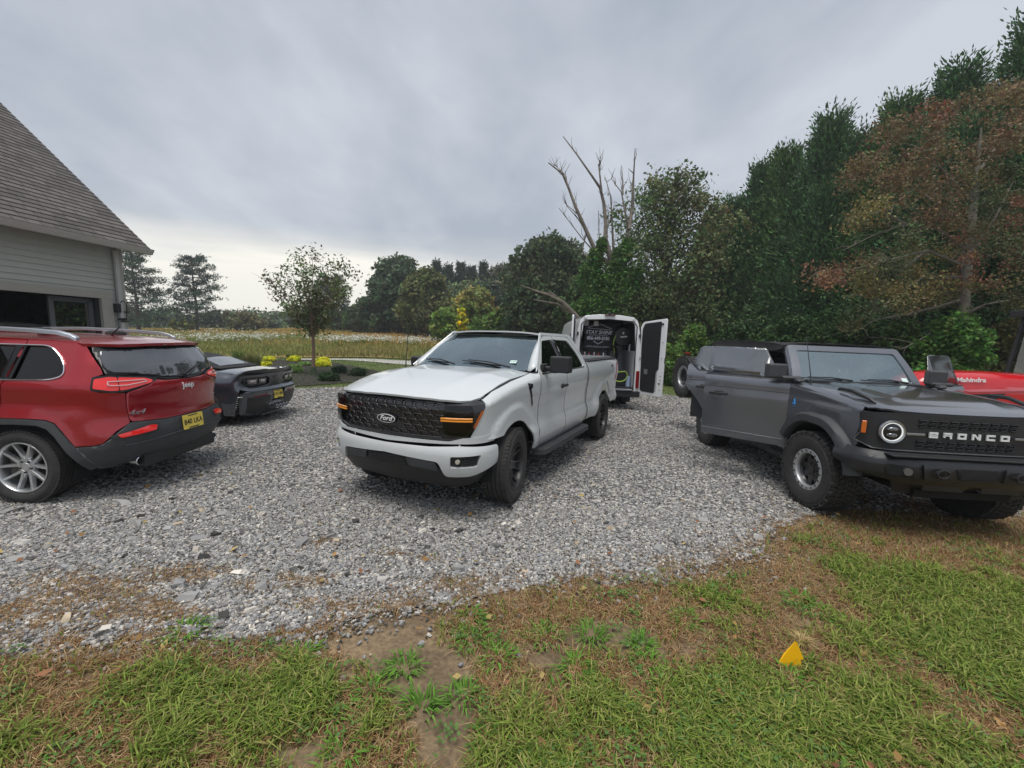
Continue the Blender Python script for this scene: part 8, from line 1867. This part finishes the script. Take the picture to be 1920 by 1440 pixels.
# ================================================================= red telehandler at the right edge
def build_tractor():
    x0, y0 = 8.75, 7.6
    T = empty('tractor', (x0, y0, gz(x0, y0)), R(-6))
    tag(T, 'red tractor with a long hood and black framed cab behind the grey off-roader', 'tractor')
    RD = paint('tractor_red', (.52, .008, .012), dust=.1, rough=.25); CEN[0] = Vector((0, 0, 1))
    # local: nose to -x (left in the picture), near side -y.  hood from x=-1.7 (nose) to 0.45
    def sec(x):   # half width, top z, bottom z
        return (tf(x, [(-1.75, .24), (-1.6, .34), (-1.2, .40), (.5, .44)]), tf(x, [(-1.78, 1.22), (-1.70, 1.42), (-1.5, 1.54), (-1.2, 1.585), (-.4, 1.575), (.5, 1.52)]), tf(x, [(-1.78, .95), (-1.5, .85), (.5, .85)]))
    b = MB(); xs = np.linspace(-1.78, .48, 16); k = 9
    for x in xs:
        w_, zt, zb = sec(x); 
        for y, z in ((-w_, zb), (-w_ - .02, (zb + zt) / 2), (-w_, zt - .10), (-w_ * .82, zt - .02), (0, zt + .02), (w_ * .82, zt - .02), (w_, zt - .10), (w_ + .02, (zb + zt) / 2), (w_, zb)): b.v.append((x, y, z))
    for i in range(15):
        for j in range(8): b.f.append((i * 9 + j, i * 9 + j + 1, i * 9 + 10 + j, i * 9 + 9 + j))
    b.f.append(tuple(range(9)))
    h = b.build('hood', RD, T, smooth=50)
    hl = MB()
    for s in (1, -1): hl.ball((-1.70, s * .22, 1.32), (.05, .07, .05))
    hl.build('headlamp', mat('lamp_chrome', (.6, .6, .6), .1, metal=1), h)
    sd = lambda x, z, o=.0: (x, -sec(x)[0] - .022 - o, z)
    text('Mahindra', .105, WHITE, h, frame(sd(-.90, 1.46, .002), (1, -.03, 0), (0, 0, 1)), 'hood_lettering', .003, sx=1.12, off=.003)
    st = MB(); st.add([sd(-1.5, 1.36, .004), sd(.45, 1.335, .004), sd(.45, 1.30, .004), sd(-.9, 1.26, .004)], [(0, 1, 2, 3)]); st.build('hood_highlight', mat('pink_highlight', (.55, .10, .12), .3, coat=1), h)  # highlight along the hood flank, put in as a paler pink strip
    gr = MB()
    gr.add([sd(-1.2, 1.20, .003), sd(-.35, 1.24, .003), sd(-.75, .95, .003), sd(-1.3, .92, .003)], [(0, 1, 2, 3)]); gr.build('side_grille', BLACK, h)
    pn = MB(); pn.box((.30, -.52, 1.16), (.34, .12, .52)); p = pn.build('side_panel', RD, T, bevel=.015)
    d = MB(); d.box((.22, -.583, .985), (.10, .004, .13)); d.build('warning_decal', WHITE, p)
    d = MB(); d.box((.38, -.583, .985), (.12, .004, .05)); d.build('warning_decal', WHITE, p)
    d = MB(); d.box((.30, -.583, 1.10), (.05, .004, .04)); d.build('warning_decal', mat('decal_dark', (.1, .1, .1), .5), p)
    fr = MB(); fr.box((-.8, 0, .78), (2.4, .5, .30)); fr.box((1.2, 0, .80), (1.7, .7, .35)); fr.cyl((-1.3, -.75, .45), (-1.3, .75, .45), .08); fr.build('chassis', DARK, T)
    # cab
    C = MB()
    for s in (-1, 1):
        C.tube([(.62, s * .66, .95), (.70, s * .70, 1.6), (.86, s * .68, 2.55)], .045, 6)
        C.tube([(1.95, s * .70, 1.2), (2.0, s * .70, 1.8), (1.95, s * .68, 2.55)], .045, 6)
        C.tube([(.86, s * .68, 2.55), (1.95, s * .68, 2.55)], .045, 6)
    C.box((1.4, 0, 2.62), (1.45, 1.55, .13)); C.build('cab_frame', BLACK, T, bevel=.015)
    g = MB()
    g.add([(.64, -.66, 1.0), (.71, -.70, 1.6), (.87, -.68, 2.5), (1.94, -.68, 2.5), (1.98, -.70, 1.8), (1.95, -.70, 1.2)], [(0, 1, 2, 3, 4, 5)]); g.build('cab_window', glass('cab_glass', (.5, .55, .55), .01, 1, 1.6, .12), T)
    g = MB(); g.add([(.64, -.66, 1.0), (.86, -.68, 2.5), (.86, .68, 2.5), (.64, .66, 1.0)], [(0, 1, 2, 3)]); g.build('cab_windscreen', glass('cab_glass'), T)
    s_ = MB(); s_.box((1.5, 0, 1.25), (.45, .5, .14)); s_.box((1.72, 0, 1.55), (.12, .5, .6)); s_.build('seat', FABRIC, T, bevel=.04)
    m = MB(); m.tube([(.64, -.68, 1.40), (.40, -.80, 1.42), (.15, -.95, 1.43)], .018, 6); m.box((.08, -.98, 1.43), (.12, .10, .10)); m.build('mirror_arm', BLACK, T, bevel=.01)
    wl = MB(); wl.tube([(.82, -.72, 2.2), (.6, -.85, 2.22)], .02, 6); wl.box((.52, -.88, 2.22), (.20, .1, .09)); wo = wl.build('work_light', mat('light_maroon', (.10, .02, .02), .4), T, bevel=.015)
    wi = MB(); wi.tube([(.60, -.70, 1.2), (.5, -.80, 1.75), (.62, -.84, 2.10)], .012, 5); wi.build('cable', BLACK, T)
    fe = MB()
    for s in (-1, 1):
        fe = MB(); n = 10; P_ = [(1.65 + .80 * math.cos(t), .78 + .80 * math.sin(t)) for t in np.linspace(.25, math.pi - .1, n)]
        fe.v = [(x, s * .55, z) for x, z in P_] + [(x, s * 1.0, z) for x, z in P_]; fe.f = [(i, i + 1, n + i + 1, n + i) for i in range(n - 1)]
        fe.build('fender', RD, T)
        wheel(T, 1.65, s * .86, .72, .40, .40, 'steel', s, 0, 'mud', rimmat=mat('rim_white', (.6, .6, .6), .4))
        wheel(T, -1.3, s * .74, .45, .28, .25, 'steel', s, 0, 'mud', rimmat=mat('rim_white', (.6, .6, .6), .4))
    # front loader arm
    for s in (-1, 1):
        la = MB(); la.box((-.65, s * .56, .80), (1.7, .08, .16), ry=.28); la.build('loader_arm', RD, T, bevel=.01)
build_tractor()
# ================================================================= air
def haze():
    b = MB(); b.box((0, 45, 8.0), (330, 190, 21)); 
    m = bpy.data.materials.new('haze'); m.use_nodes = True; nt = m.node_tree; nt.nodes.clear(); o = nt.nodes.new('ShaderNodeOutputMaterial'); v = nt.nodes.new('ShaderNodeVolumePrincipled')
    v.inputs['Color'].default_value = (.86, .90, .95, 1); v.inputs['Density'].default_value = .0012; v.inputs['Anisotropy'].default_value = .2; nt.links.new(v.outputs[0], o.inputs['Volume'])
    h = b.build('haze', m, None, smooth=0); tag(h, 'thin pale haze in the damp air over the meadow', 'haze', kind='stuff')
haze()
